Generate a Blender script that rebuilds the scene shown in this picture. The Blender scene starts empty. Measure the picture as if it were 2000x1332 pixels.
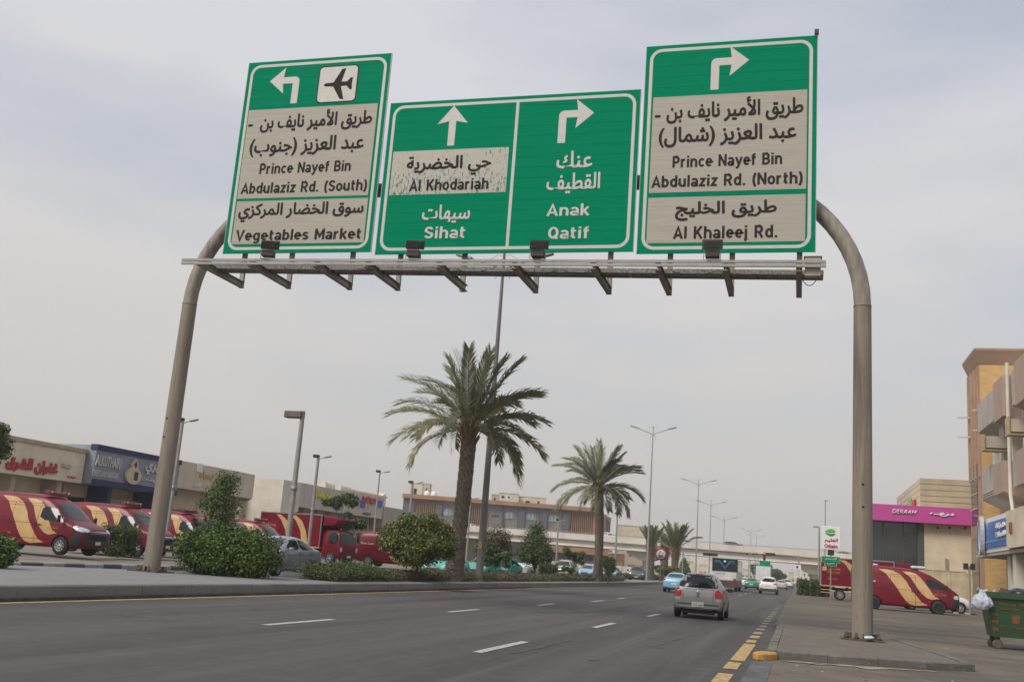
import bpy, bmesh, math, random, unicodedata
import numpy as np
from mathutils import Vector, Matrix, noise
from mathutils.bvhtree import BVHTree
R = math.radians
rnd = random.Random(7)
sc = bpy.context.scene
col = sc.collection

# ------------------------------------------------------------------ camera
F_PX = 1976.0; PITCH = R(12.14); ROLL = R(4.29); YAW = R(16.36); EYE = 1.5
cam = bpy.data.cameras.new('camera'); cam.sensor_width = 36.0; cam.lens = F_PX / 2000 * 36
cam.clip_end = 6000; cam.clip_start = 0.1
camo = bpy.data.objects.new('camera', cam); col.objects.link(camo)
camo.matrix_world = (Matrix.Translation((0, 0, EYE)) @ Matrix.Rotation(YAW, 4, 'Z')
                     @ Matrix.Rotation(math.pi/2 + PITCH, 4, 'X') @ Matrix.Rotation(ROLL, 4, 'Z'))
sc.camera = camo

# ------------------------------------------------------------------ light
SUN_EL, SUN_AZ = R(48), R(212)        # azimuth clockwise from +Y
world = bpy.data.worlds.new('World'); sc.world = world; world.use_nodes = True
nt = world.node_tree; nt.nodes.clear()
out = nt.nodes.new('ShaderNodeOutputWorld'); bg = nt.nodes.new('ShaderNodeBackground')
sky = nt.nodes.new('ShaderNodeTexSky'); sky.sky_type = 'NISHITA'; sky.sun_disc = False
sky.sun_elevation = SUN_EL; sky.sun_rotation = SUN_AZ; sky.dust_density = 3.0; sky.air_density = 1.0
bg.inputs['Strength'].default_value = 0.1
tc = nt.nodes.new('ShaderNodeTexCoord'); sep = nt.nodes.new('ShaderNodeSeparateXYZ')
nt.links.new(tc.outputs['Generated'], sep.inputs[0])
ramp = nt.nodes.new('ShaderNodeValToRGB')       # colour of the thin overcast from the horizon up
e = ramp.color_ramp.elements
e[0].position = 0.0; e[0].color = (5.3, 5.0, 4.7, 1)
e[1].position = 1.0; e[1].color = (6.2, 6.4, 7.0, 1)
x = e.new(0.12); x.color = (5.7, 5.5, 5.3, 1)
x = e.new(0.27); x.color = (6.1, 6.0, 6.0, 1)
x = e.new(0.45); x.color = (6.1, 6.15, 6.55, 1)
# ramps clamp to 1, so scale afterwards
for el in e: el.color = (el.color[0]/8, el.color[1]/8, el.color[2]/8, 1)
nt.links.new(sep.outputs['Z'], ramp.inputs[0])
vm = nt.nodes.new('ShaderNodeVectorMath'); vm.operation = 'SCALE'; vm.inputs['Scale'].default_value = 9.0
nt.links.new(ramp.outputs[0], vm.inputs[0])
mp = nt.nodes.new('ShaderNodeMapping'); mp.inputs['Scale'].default_value = (0.8, 1.0, 3.4); mp.inputs['Location'].default_value = (0.35, 0.1, 0.0)
nt.links.new(tc.outputs['Generated'], mp.inputs[0])
nz = nt.nodes.new('ShaderNodeTexNoise'); nz.inputs['Scale'].default_value = 1.9; nz.inputs['Detail'].default_value = 4; nz.inputs['Roughness'].default_value = 0.5
nt.links.new(mp.outputs[0], nz.inputs['Vector'])
mr = nt.nodes.new('ShaderNodeMapRange'); mr.inputs[1].default_value = 0.34; mr.inputs[2].default_value = 0.58
mr.inputs[3].default_value = 0.60; mr.inputs[4].default_value = 1.0
nt.links.new(nz.outputs[0], mr.inputs[0])
# the overcast closes towards the horizon
hz = nt.nodes.new('ShaderNodeMapRange'); hz.inputs[1].default_value = 0.10; hz.inputs[2].default_value = 0.32
hz.inputs[3].default_value = 1.0; hz.inputs[4].default_value = 0.0; nt.links.new(sep.outputs['Z'], hz.inputs[0])
mx = nt.nodes.new('ShaderNodeMath'); mx.operation = 'MAXIMUM'
nt.links.new(mr.outputs[0], mx.inputs[0]); nt.links.new(hz.outputs[0], mx.inputs[1])
mix = nt.nodes.new('ShaderNodeMix'); mix.data_type = 'RGBA'
sv = nt.nodes.new('ShaderNodeVectorMath'); sv.operation = 'SCALE'; sv.inputs['Scale'].default_value = 1.45; nt.links.new(sky.outputs[0], sv.inputs[0])
nt.links.new(mx.outputs[0], mix.inputs[0]); nt.links.new(sv.outputs[0], mix.inputs[6]); nt.links.new(vm.outputs[0], mix.inputs[7])
nt.links.new(mix.outputs[2], bg.inputs['Color']); nt.links.new(bg.outputs[0], out.inputs[0])
sl = bpy.data.lights.new('sun', 'SUN'); sl.energy = 2.9; sl.angle = R(26); sl.color = (1.0, 0.955, 0.89)
so = bpy.data.objects.new('sun', sl); col.objects.link(so)
sdir = Vector((math.sin(SUN_AZ)*math.cos(SUN_EL), math.cos(SUN_AZ)*math.cos(SUN_EL), math.sin(SUN_EL)))
so.rotation_euler = sdir.to_track_quat('Z', 'Y').to_euler(); so.location = (0, 0, 60)
sc.view_settings.view_transform = 'Standard'; sc.view_settings.look = 'None'
sc.view_settings.gamma = 1; sc.view_settings.exposure = 0; sc.view_settings.use_curve_mapping = False
sc.cycles.max_bounces = 6; sc.cycles.volume_bounces = 0; sc.cycles.transparent_max_bounces = 8

# ------------------------------------------------------------------ survey helpers: photo point -> place at a known distance
def ray(px, py):
    x = px-1000; y = -(py-666)
    u = x*math.cos(ROLL)-y*math.sin(ROLL); v = x*math.sin(ROLL)+y*math.cos(ROLL)
    fw = F_PX*math.cos(PITCH)-v*math.sin(PITCH); up = F_PX*math.sin(PITCH)+v*math.cos(PITCH)
    return Vector((u*math.cos(YAW)-fw*math.sin(YAW), u*math.sin(YAW)+fw*math.cos(YAW), up))
E0 = Vector((0, 0, EYE))
def G(px, py, z=0.0):
    d = ray(px, py); return E0 + d*((z-EYE)/d.z)
def PY(px, py, Y):
    d = ray(px, py); return E0 + d*(Y/d.y)
def PX(px, py, X):
    d = ray(px, py); return E0 + d*(X/d.x)

# ------------------------------------------------------------------ materials
def lin(c):
    return tuple(((v/255)/12.92 if v/255 <= 0.04045 else ((v/255+0.055)/1.055)**2.4) for v in c)
MATS = {}
def mat(name, color, rough=0.7, metal=0.0, var=0.12, scale=3.0, bump=0.0, bscale=30.0, spec=0.5, coat=0.0, alpha=1.0, trans=0.0, stretch=(1, 1, 1), emit=None, dirt=None):
    if name in MATS: return MATS[name]
    m = bpy.data.materials.new(name); m.use_nodes = True; n = m.node_tree; b = n.nodes['Principled BSDF']
    b.inputs['Roughness'].default_value = rough; b.inputs['Metallic'].default_value = metal
    b.inputs['Specular IOR Level'].default_value = spec; b.inputs['Coat Weight'].default_value = coat
    b.inputs['Coat Roughness'].default_value = 0.16
    b.inputs['Base Color'].default_value = (*color, 1)
    if trans: b.inputs['Transmission Weight'].default_value = trans
    if emit: b.inputs['Emission Color'].default_value = (*emit[0], 1); b.inputs['Emission Strength'].default_value = emit[1]
    t = n.nodes.new('ShaderNodeTexCoord'); mpn = n.nodes.new('ShaderNodeMapping'); mpn.inputs['Scale'].default_value = stretch
    n.links.new(t.outputs['Object'], mpn.inputs[0])
    if var or dirt:
        k = n.nodes.new('ShaderNodeTexNoise'); k.inputs['Scale'].default_value = scale; k.inputs['Detail'].default_value = 8; k.inputs['Roughness'].default_value = 0.62
        n.links.new(mpn.outputs[0], k.inputs['Vector'])
        mm = n.nodes.new('ShaderNodeMix'); mm.data_type = 'RGBA'
        lo = tuple(max(0, c*(1-var*1.6)) for c in color); hi = tuple(min(1, c*(1+var*1.2)) for c in color)
        if dirt: lo = dirt
        mm.inputs[6].default_value = (*lo, 1); mm.inputs[7].default_value = (*hi, 1)
        rr = n.nodes.new('ShaderNodeMapRange'); rr.inputs[1].default_value = 0.3; rr.inputs[2].default_value = 0.7
        n.links.new(k.outputs[0], rr.inputs[0]); n.links.new(rr.outputs[0], mm.inputs[0]); n.links.new(mm.outputs[2], b.inputs['Base Color'])
    if bump:
        k2 = n.nodes.new('ShaderNodeTexNoise'); k2.inputs['Scale'].default_value = bscale; k2.inputs['Detail'].default_value = 5
        n.links.new(mpn.outputs[0], k2.inputs['Vector'])
        bp = n.nodes.new('ShaderNodeBump'); bp.inputs['Strength'].default_value = bump; bp.inputs['Distance'].default_value = 0.02
        n.links.new(k2.outputs[0], bp.inputs['Height']); n.links.new(bp.outputs[0], b.inputs['Normal'])
    MATS[name] = m; return m
def multi_noise(name, base, layers, rough=0.85, bump=0.4, bscale=60, brickless=True):
    """ground material: several noise layers, each (scale, stretch, lo, hi, colour, amount)"""
    if name in MATS: return MATS[name]
    m = bpy.data.materials.new(name); m.use_nodes = True; n = m.node_tree; b = n.nodes['Principled BSDF']
    b.inputs['Roughness'].default_value = rough; b.inputs['Specular IOR Level'].default_value = 0.3
    t = n.nodes.new('ShaderNodeTexCoord'); rgb = n.nodes.new('ShaderNodeRGB'); rgb.outputs[0].default_value = (*base, 1)
    cur = rgb.outputs[0]
    for i, (s, st, lo, hi, c, amt) in enumerate(layers):
        mpn = n.nodes.new('ShaderNodeMapping'); mpn.inputs['Scale'].default_value = st; mpn.inputs['Location'].default_value = (i*13.7, i*5.1, 0)
        n.links.new(t.outputs['Object'], mpn.inputs[0])
        k = n.nodes.new('ShaderNodeTexNoise'); k.inputs['Scale'].default_value = s; k.inputs['Detail'].default_value = 9; k.inputs['Roughness'].default_value = 0.65
        n.links.new(mpn.outputs[0], k.inputs['Vector'])
        r = n.nodes.new('ShaderNodeMapRange'); r.inputs[1].default_value = lo; r.inputs[2].default_value = hi; r.inputs[3].default_value = 0; r.inputs[4].default_value = amt
        n.links.new(k.outputs[0], r.inputs[0])
        mm = n.nodes.new('ShaderNodeMix'); mm.data_type = 'RGBA'; mm.inputs[7].default_value = (*c, 1)
        n.links.new(r.outputs[0], mm.inputs[0]); n.links.new(cur, mm.inputs[6]); cur = mm.outputs[2]
    n.links.new(cur, b.inputs['Base Color'])
    k2 = n.nodes.new('ShaderNodeTexNoise'); k2.inputs['Scale'].default_value = bscale; k2.inputs['Detail'].default_value = 6
    n.links.new(t.outputs['Object'], k2.inputs['Vector'])
    bp = n.nodes.new('ShaderNodeBump'); bp.inputs['Strength'].default_value = bump; bp.inputs['Distance'].default_value = 0.01
    n.links.new(k2.outputs[0], bp.inputs['Height']); n.links.new(bp.outputs[0], b.inputs['Normal'])
    MATS[name] = m; return m

asph = (0.080, 0.074, 0.071)
M_road = multi_noise('road_asphalt', asph, [
    (0.22, (2.4, 0.07, 1), 0.42, 0.62, (0.049, 0.046, 0.044), 0.85),
    (0.5, (3.2, 0.05, 1), 0.5, 0.68, (0.114, 0.108, 0.100), 0.6),
    (2.2, (1, 1, 1), 0.5, 0.75, (0.125, 0.118, 0.107), 0.35), (0.9, (1, .4, 1), 0.58, 0.66, (0.045, 0.042, 0.039), 0.55), (14, (1, .6, 1), 0.66, 0.74, (0.037, 0.034, 0.033), 0.6),
    (90, (1, 1, 1), 0.5, 0.8, (0.125, 0.118, 0.108), 0.5),
    (120, (1, 1, 1), 0.52, 0.8, (0.029, 0.029, 0.028), 0.6)], bump=0.5, bscale=140)
M_lot = multi_noise('lot_asphalt', (0.110, 0.094, 0.074), [
    (0.16, (1, 1.2, 1), 0.44, 0.58, (0.174, 0.147, 0.109), 0.85), (0.5, (0.5, 1.4, 1), 0.46, 0.60, (0.081, 0.070, 0.057), 0.75),
    (1.3, (0.3, 2.5, 1), 0.5, 0.66, (0.072, 0.064, 0.050), 0.7),
    (0.8, (1, 1, 1), 0.55, 0.72, (0.180, 0.149, 0.109), 0.7),
    (60, (1, 1, 1), 0.5, 0.8, (0.139, 0.124, 0.096), 0.45),
    (3, (1, 1.3, 1), 0.60, 0.68, (0.043, 0.038, 0.030), 0.7), (16, (1, 1, 1), 0.66, 0.74, (0.035, 0.031, 0.025), 0.6)], bump=0.5, bscale=90)
M_conc = multi_noise('median_concrete', (0.193, 0.191, 0.194), [
    (0.6, (1, 1, 1), 0.45, 0.7, (0.164, 0.162, 0.160), 0.7),
    (5, (1, 1, 1), 0.5, 0.7, (0.254, 0.254, 0.254), 0.6),
    (1.8, (1, 1, 1), 0.56, 0.68, (0.139, 0.131, 0.123), 0.6)], bump=0.25, bscale=40)
M_kerb = multi_noise('kerb_concrete', (0.185, 0.178, 0.172), [
    (0.7, (1, 1, 1), 0.45, 0.7, (0.13, 0.12, 0.112), 0.8),
    (6, (1, 0.5, 2), 0.5, 0.7, (0.24, 0.235, 0.225), 0.6),
    (22, (1, 1, 1), 0.58, 0.72, (0.10, 0.09, 0.082), 0.6)], bump=0.4, bscale=35)
M_gutter = mat('gutter_concrete', (0.095, 0.093, 0.092), 0.85, var=0.3, scale=2, bump=0.4, bscale=50)
M_sand = multi_noise('sandy_ground', (0.30, 0.25, 0.19), [
    (0.05, (1, 1, 1), 0.4, 0.7, (0.22, 0.19, 0.15), 0.7), (2, (1, 1, 1), 0.5, 0.7, (0.36, 0.30, 0.23), 0.5)])
M_yel = mat('yellow_paint', (0.44, 0.285, 0.09), 0.85, var=0.3, scale=9, dirt=(0.15, 0.12, 0.08))
M_yelw = mat('worn_yellow_paint', (0.25, 0.19, 0.115), 0.8, var=0.35, scale=9, dirt=(0.14, 0.125, 0.105))
M_yelk = mat('orange_kerb_paint', (0.40, 0.215, 0.035), 0.8, var=0.3, scale=18, dirt=(0.30, 0.16, 0.05))
M_whp = mat('white_paint', (0.40, 0.395, 0.38), 0.85, var=0.3, scale=11, dirt=(0.16, 0.155, 0.148))
M_steel = mat('galvanised_steel', (0.26, 0.225, 0.185), 0.6, 0.15, var=0.24, scale=2.5, stretch=(3, 3, 0.5), bump=0.08)
M_steel2 = mat('grey_steel', (0.30, 0.285, 0.26), 0.55, 0.25, var=0.12, scale=4)
M_post = multi_noise('painted_post', (0.235, 0.195, 0.150), [(2.2, (2.4, 2.4, .16), .42, .62, (.165, .135, .105), .8), (5, (2.2, 2.2, .12), .52, .66, (.30, .26, .205), .6), (1.1, (1, 1, 1), .52, .68, (.20, .185, .16), .6), (9, (1, 1, .6), .62, .70, (.12, .085, .055), .6)], rough=.62, bump=.15, bscale=14)
M_green = mat('sign_green', (0.0, 0.205, 0.102), 0.85, var=0.08, scale=2.0, stretch=(0.3, 1, 9), spec=0.0)
M_greenedge = mat('sign_aluminium', (0.33, 0.33, 0.32), 0.5, 0.4)
M_beige = mat('sign_cream', (0.365, 0.335, 0.275), 0.6, var=0.09, scale=2.2, stretch=(0.3, 1, 9), spec=0.4)
M_swh = mat('sign_white', (0.50, 0.48, 0.44), 0.5, var=0.05, scale=5)
M_sbk = mat('sign_black', (0.036, 0.029, 0.026), 0.8, var=0, spec=0.05)
M_lamp = mat('flood_lamp_black', (0.035, 0.028, 0.024), 0.5, 0.2, var=0.3, scale=12)
M_black = mat('black_rubber', (0.018, 0.018, 0.019), 0.75, var=0.3, scale=10)
M_blackp = mat('black_plastic', (0.022, 0.023, 0.025), 0.45, var=0.1)
M_dark = mat('dark_void', (0.012, 0.012, 0.013), 0.9, var=0)
M_glass = mat('car_glass', (0.008, 0.012, 0.013), 0.10, var=0.5, scale=1.2, spec=0.45, coat=0.0)
M_glassl = mat('building_glass', (0.03, 0.034, 0.036), 0.12, var=0.3, scale=0.6, spec=0.8)
M_rim = mat('alloy_rim', (0.45, 0.45, 0.46), 0.35, 0.7, var=0.05)
M_chrome = mat('chrome', (0.62, 0.63, 0.65), 0.15, 1.0, var=0)
M_lens = mat('headlight_lens', (0.55, 0.60, 0.66), 0.12, 0.3, var=0.25, scale=12, spec=0.9)
M_tail = mat('tail_lens', (0.42, 0.012, 0.010), 0.15, var=0.3, scale=9, spec=0.8)
M_tailon = mat('lit_brake_lens', (0.30, 0.008, 0.008), 0.15, var=0.6, scale=14, emit=((1.0, 0.03, 0.015), 0.07))
M_plate = mat('number_plate', (0.60, 0.58, 0.53), 0.5, var=0.12, scale=25)
M_wht = mat('white_print', (0.72, 0.72, 0.72), 0.5, var=0.03)
def paint(name, c, metal=0.0, var=0.06, rough=0.38): return mat(name, c, rough, metal, var=var, scale=2.5, coat=0.55)
M_maroon = mat('maroon_paint', (0.155, 0.002, 0.014), 0.45, 0.0, var=0.22, scale=1.1, coat=0.22, spec=0.25)
M_gold = mat('gold_livery', (0.52, 0.335, 0.145), 0.45, var=0.12, scale=1.6, coat=0.15, spec=0.3)
M_goldt = mat('gold_lettering', (0.60, 0.32, 0.10), 0.45, var=0)
M_silver = paint('silver_beige_paint', (0.275, 0.272, 0.262), 0.4, rough=0.42)
M_grey = paint('grey_blue_paint', (0.25, 0.272, 0.31), 0.35)
M_taxi = paint('green_taxi_paint', (0.0, 0.36, 0.245))
M_taxi2 = paint('dark_green_taxi_paint', (0.0, 0.20, 0.095))
M_blue = paint('light_blue_paint', (0.16, 0.40, 0.52), 0.1)
M_whitec = paint('white_car_paint', (0.66, 0.66, 0.65))
M_blackc = paint('black_car_paint', (0.03, 0.032, 0.036))
M_beigec = paint('beige_car_paint', (0.42, 0.38, 0.30))

# ------------------------------------------------------------------ object helpers
def link(name, me, m=None, parent=None, loc=None, rot=None):
    o = bpy.data.objects.new(name, me); col.objects.link(o)
    if m is not None and me is not None and len(me.materials) == 0: me.materials.append(m)
    if parent is not None: o.parent = parent
    if loc is not None: o.location = loc
    if rot is not None: o.rotation_euler = rot
    return o
def tag(o, label=None, cat=None, group=None, kind=None):
    if label: o['label'] = label
    if cat: o['category'] = cat
    if group: o['group'] = group
    if kind: o['kind'] = kind
    return o
def thing(name, label, cat, loc=(0, 0, 0), rz=0.0, group=None):
    o = bpy.data.objects.new(name, None); col.objects.link(o); o.empty_display_size = 0.3
    o.location = loc; o.rotation_euler = (0, 0, rz); return tag(o, label, cat, group)
def kids(o): return [c for c in ALLK.get(o.name, [])]
ALLK = {}
def copy_tree(root, loc, rz, label, group=None, skip=()):
    r = root.copy(); col.objects.link(r); r.location = loc; r.rotation_euler = (0, 0, rz); r['label'] = label
    if group: r['group'] = group
    for ch in list(root.children):
        if ch.name.split('.')[0] in skip: continue
        c = ch.copy(); col.objects.link(c); c.parent = r
        for g in ch.children:
            d = g.copy(); col.objects.link(d); d.parent = c
    return r
class MB:
    def __init__(s): s.v = []; s.f = []; s.mi = []; s.sm = []
    def add(s, v, f, mi=0, sm=False):
        k = len(s.v); s.v += [tuple(p) for p in v]; s.f += [tuple(i+k for i in q) for q in f]; s.mi += [mi]*len(f); s.sm += [sm]*len(f); return s
    def box(s, x0, x1, y0, y1, z0, z1, mi=0):
        if x0 > x1: x0, x1 = x1, x0
        if y0 > y1: y0, y1 = y1, y0
        v = [(x, y, z) for z in (z0, z1) for y in (y0, y1) for x in (x0, x1)]
        return s.add(v, [(0, 2, 3, 1), (4, 5, 7, 6), (0, 1, 5, 4), (2, 6, 7, 3), (0, 4, 6, 2), (1, 3, 7, 5)], mi)
    def bar(s, a, b, w, h=None, mi=0, up=(0, 0, 1)):
        a = Vector(a); b = Vector(b); d = (b-a).normalized(); h = w if h is None else h
        u = Vector(up)
        if abs(d.dot(u)) > 0.98: u = Vector((1, 0, 0))
        r = d.cross(u).normalized(); q = r.cross(d).normalized()
        v = []
        for p in (a, b):
            for i, j in ((-1, -1), (1, -1), (1, 1), (-1, 1)): v.append(p+r*(i*w/2)+q*(j*h/2))
        return s.add(v, [(0, 3, 2, 1), (4, 5, 6, 7), (0, 1, 5, 4), (1, 2, 6, 5), (2, 3, 7, 6), (3, 0, 4, 7)], mi)
    def tube(s, pts, rad, n=10, mi=0, caps=True):
        pts = [Vector(p) for p in pts]
        if not isinstance(rad, (list, tuple)): rad = [rad]*len(pts)
        v = []; f = []; prev = None
        for i, p in enumerate(pts):
            d = (pts[min(i+1, len(pts)-1)]-pts[max(i-1, 0)]).normalized()
            if prev is None:
                u = Vector((0, 0, 1)) if abs(d.z) < 0.9 else Vector((1, 0, 0)); a = d.cross(u).normalized()
            else: a = (prev-d*prev.dot(d)).normalized()
            prev = a; b = d.cross(a)
            for k in range(n):
                t = 2*math.pi*k/n; v.append(p+(a*math.cos(t)+b*math.sin(t))*rad[i])
        for i in range(len(pts)-1):
            for k in range(n):
                k2 = (k+1) % n; f.append((i*n+k, i*n+k2, (i+1)*n+k2, (i+1)*n+k))
        s.add(v, f, mi, True)
        if caps:
            m_ = len(pts)-1
            s.add(v[:n], [tuple(range(n-1, -1, -1))], mi); s.add(v[m_*n:], [tuple(range(n))], mi)
        return s
    def lathe(s, prof, n=16, axis='z', c=(0, 0, 0), mi=0):
        v = []; f = []
        for r_, h in prof:
            for k in range(n):
                t = 2*math.pi*k/n; a, b = r_*math.cos(t), r_*math.sin(t)
                p = (a, b, h) if axis == 'z' else ((a, h, b) if axis == 'y' else (h, a, b))
                v.append((p[0]+c[0], p[1]+c[1], p[2]+c[2]))
        for i in range(len(prof)-1):
            for k in range(n):
                k2 = (k+1) % n; f.append((i*n+k, i*n+k2, (i+1)*n+k2, (i+1)*n+k))
        return s.add(v, f, mi, True)
    def prism(s, poly, z0, z1, mi=0, axis='z', side=True):
        """poly: 2D points; axis 'z' -> (x,y), 'y' -> (x,z) extruded along y, 'x' -> (y,z) along x"""
        n = len(poly)
        def P(a, b, h): return (a, b, h) if axis == 'z' else ((a, h, b) if axis == 'y' else (h, a, b))
        v = [P(a, b, z0) for a, b in poly]+[P(a, b, z1) for a, b in poly]
        f = [tuple(range(n)), tuple(range(2*n-1, n-1, -1))]
        f += [(i, i+n, (i+1) % n+n, (i+1) % n) for i in range(n)]
        return s.add(v, f, mi)
    def mesh(s, name):
        me = bpy.data.meshes.new(name); me.from_pydata(s.v, [], s.f)
        me.polygons.foreach_set('material_index', s.mi); me.polygons.foreach_set('use_smooth', s.sm)
        bm = bmesh.new(); bm.from_mesh(me); bmesh.ops.recalc_face_normals(bm, faces=bm.faces); bm.to_mesh(me); bm.free()
        return me
    def build(s, name, m, parent=None, loc=None, rot=None, bevel=0.0):
        me = s.mesh(name)
        for q in (m if isinstance(m, (list, tuple)) else [m]): me.materials.append(q)
        if bevel:
            bm = bmesh.new(); bm.from_mesh(me)
            bmesh.ops.remove_doubles(bm, verts=bm.verts, dist=1e-5)
            es = [e_ for e_ in bm.edges if len(e_.link_faces) == 2 and e_.calc_face_angle(0) > 0.6]
            bmesh.ops.bevel(bm, geom=es, offset=bevel, segments=1, profile=0.5, affect='EDGES'); bm.to_mesh(me); bm.free()
        return link(name, me, None, parent, loc, rot)
def bx(name, m, parent, x0, x1, y0, y1, z0, z1, bevel=0.0):
    return MB().box(x0, x1, y0, y1, z0, z1).build(name, m, parent, bevel=bevel)
def from_np(name, V, Fq, m, parent=None, mi=None, smooth=False):
    me = bpy.data.meshes.new(name); nv, nf, k = len(V), len(Fq), Fq.shape[1]
    me.vertices.add(nv); me.vertices.foreach_set('co', V.astype(np.float32).ravel())
    me.loops.add(nf*k); me.loops.foreach_set('vertex_index', Fq.astype(np.int32).ravel())
    me.polygons.add(nf); me.polygons.foreach_set('loop_start', np.arange(0, nf*k, k, dtype=np.int32))
    if mi is not None: me.polygons.foreach_set('material_index', mi.astype(np.int32))
    if smooth: me.polygons.foreach_set('use_smooth', np.ones(nf, dtype=bool))
    me.update(calc_edges=True)
    for q in (m if isinstance(m, (list, tuple)) else [m]): me.materials.append(q)
    return link(name, me, None, parent)

# ------------------------------------------------------------------ lettering (joined Arabic letters in display order)
TAB = {}
for c_ in range(0xFE70, 0xFEFD):
    d_ = unicodedata.decomposition(chr(c_)).split()
    if len(d_) == 2 and d_[0][0] == '<': TAB.setdefault(chr(int(d_[1], 16)), {})[d_[0]] = chr(c_)
    if len(d_) == 3 and d_[1] == '0644': TAB.setdefault('\u0644'+chr(int(d_[2], 16)), {})[d_[0]] = chr(c_)
def ar(s):
    t = []; i = 0
    while i < len(s):
        if s[i:i+2] in TAB: t.append(s[i:i+2]); i += 2
        else: t.append(s[i]); i += 1
    o = []
    for k, a in enumerate(t):
        f = TAB.get(a)
        if not f: o.append({'(': ')', ')': '('}.get(a, a)); continue
        pv = k > 0 and '<initial>' in TAB.get(t[k-1], {})
        nx = k+1 < len(t) and '<final>' in TAB.get(t[k+1], {}) and '<initial>' in f
        o.append(f.get('<medial>' if pv and nx else '<final>' if pv else '<initial>' if nx else '<isolated>', a))
    return ''.join(reversed(o))
def text_mesh(body, x0, x1, z0=None, z1=None, off=0.012, depth=0.004, base=None, height=None, shear=0.0):
    """letters fitted into a box of a vertical plane: x0..x1 by z0..z1 (x right, z up, facing -y)"""
    cu = bpy.data.curves.new('lettering', 'FONT'); cu.body = body; cu.size = 1; cu.offset = off; cu.resolution_u = 3; cu.shear = shear
    o = bpy.data.objects.new('lettering', cu); col.objects.link(o)
    bpy.context.view_layer.update()
    me = bpy.data.meshes.new_from_object(o.evaluated_get(bpy.context.evaluated_depsgraph_get()))
    bpy.data.objects.remove(o); bpy.data.curves.remove(cu)
    bm = bmesh.new(); bm.from_mesh(me)
    bmesh.ops.remove_doubles(bm, verts=bm.verts, dist=1e-5)
    xs = [v.co.x for v in bm.verts]; ys = [v.co.y for v in bm.verts]
    ax, bx_ = min(xs), max(xs); ay, by = min(ys), max(ys)
    sx = (x1-x0)/(bx_-ax)
    if z0 is not None: sy = (z1-z0)/(by-ay); oz = z0-ay*sy
    else: sy = height; oz = base
    # neighbouring joined letters overlap: give each island its own tiny step forward
    seen = set(); isl = 0
    for v in bm.verts:
        if v in seen: continue
        st = [v]; seen.add(v); grp = []
        while st:
            q = st.pop(); grp.append(q)
            for e_ in q.link_edges:
                w = e_.other_vert(q)
                if w not in seen: seen.add(w); st.append(w)
        for q in grp: q.co = Vector((x0+(q.co.x-ax)*sx, -0.0015*(isl % 5), oz+q.co.y*sy))
        isl += 1
    r = bmesh.ops.extrude_face_region(bm, geom=bm.faces[:])
    for v in r['geom']:
        if isinstance(v, bmesh.types.BMVert): v.co.y -= depth
    bmesh.ops.recalc_face_normals(bm, faces=bm.faces)
    bm.to_mesh(me); bm.free(); me.materials.clear()
    return me
def lettering(name, body, m, parent, x0, x1, z0, z1, y, off=0.0, depth=0.004, rz=0.0, loc=None, shear=0.0, bold=0.0):
    me = text_mesh(body, x0+bold, x1-bold, z0+bold, z1-bold, 0.0 if bold else off, depth, shear=shear)
    if bold:
        bm = bmesh.new(); src = bmesh.new(); src.from_mesh(me)
        k = 0
        for dx, dz in ((1, 0), (-1, 0), (0, 1), (0, -1), (0.7, 0.7), (-0.7, 0.7), (0.7, -0.7), (-0.7, -0.7)):
            tmp = me.copy(); tmp.transform(Matrix.Translation((dx*bold, -0.0004*k, dz*bold))); bm.from_mesh(tmp); bpy.data.meshes.remove(tmp); k += 1
        bm.to_mesh(me); bm.free(); src.free()
    me.materials.append(m)
    o = link(name, me, None, parent, loc if loc is not None else (0, y, 0), (0, 0, rz)); return o
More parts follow.
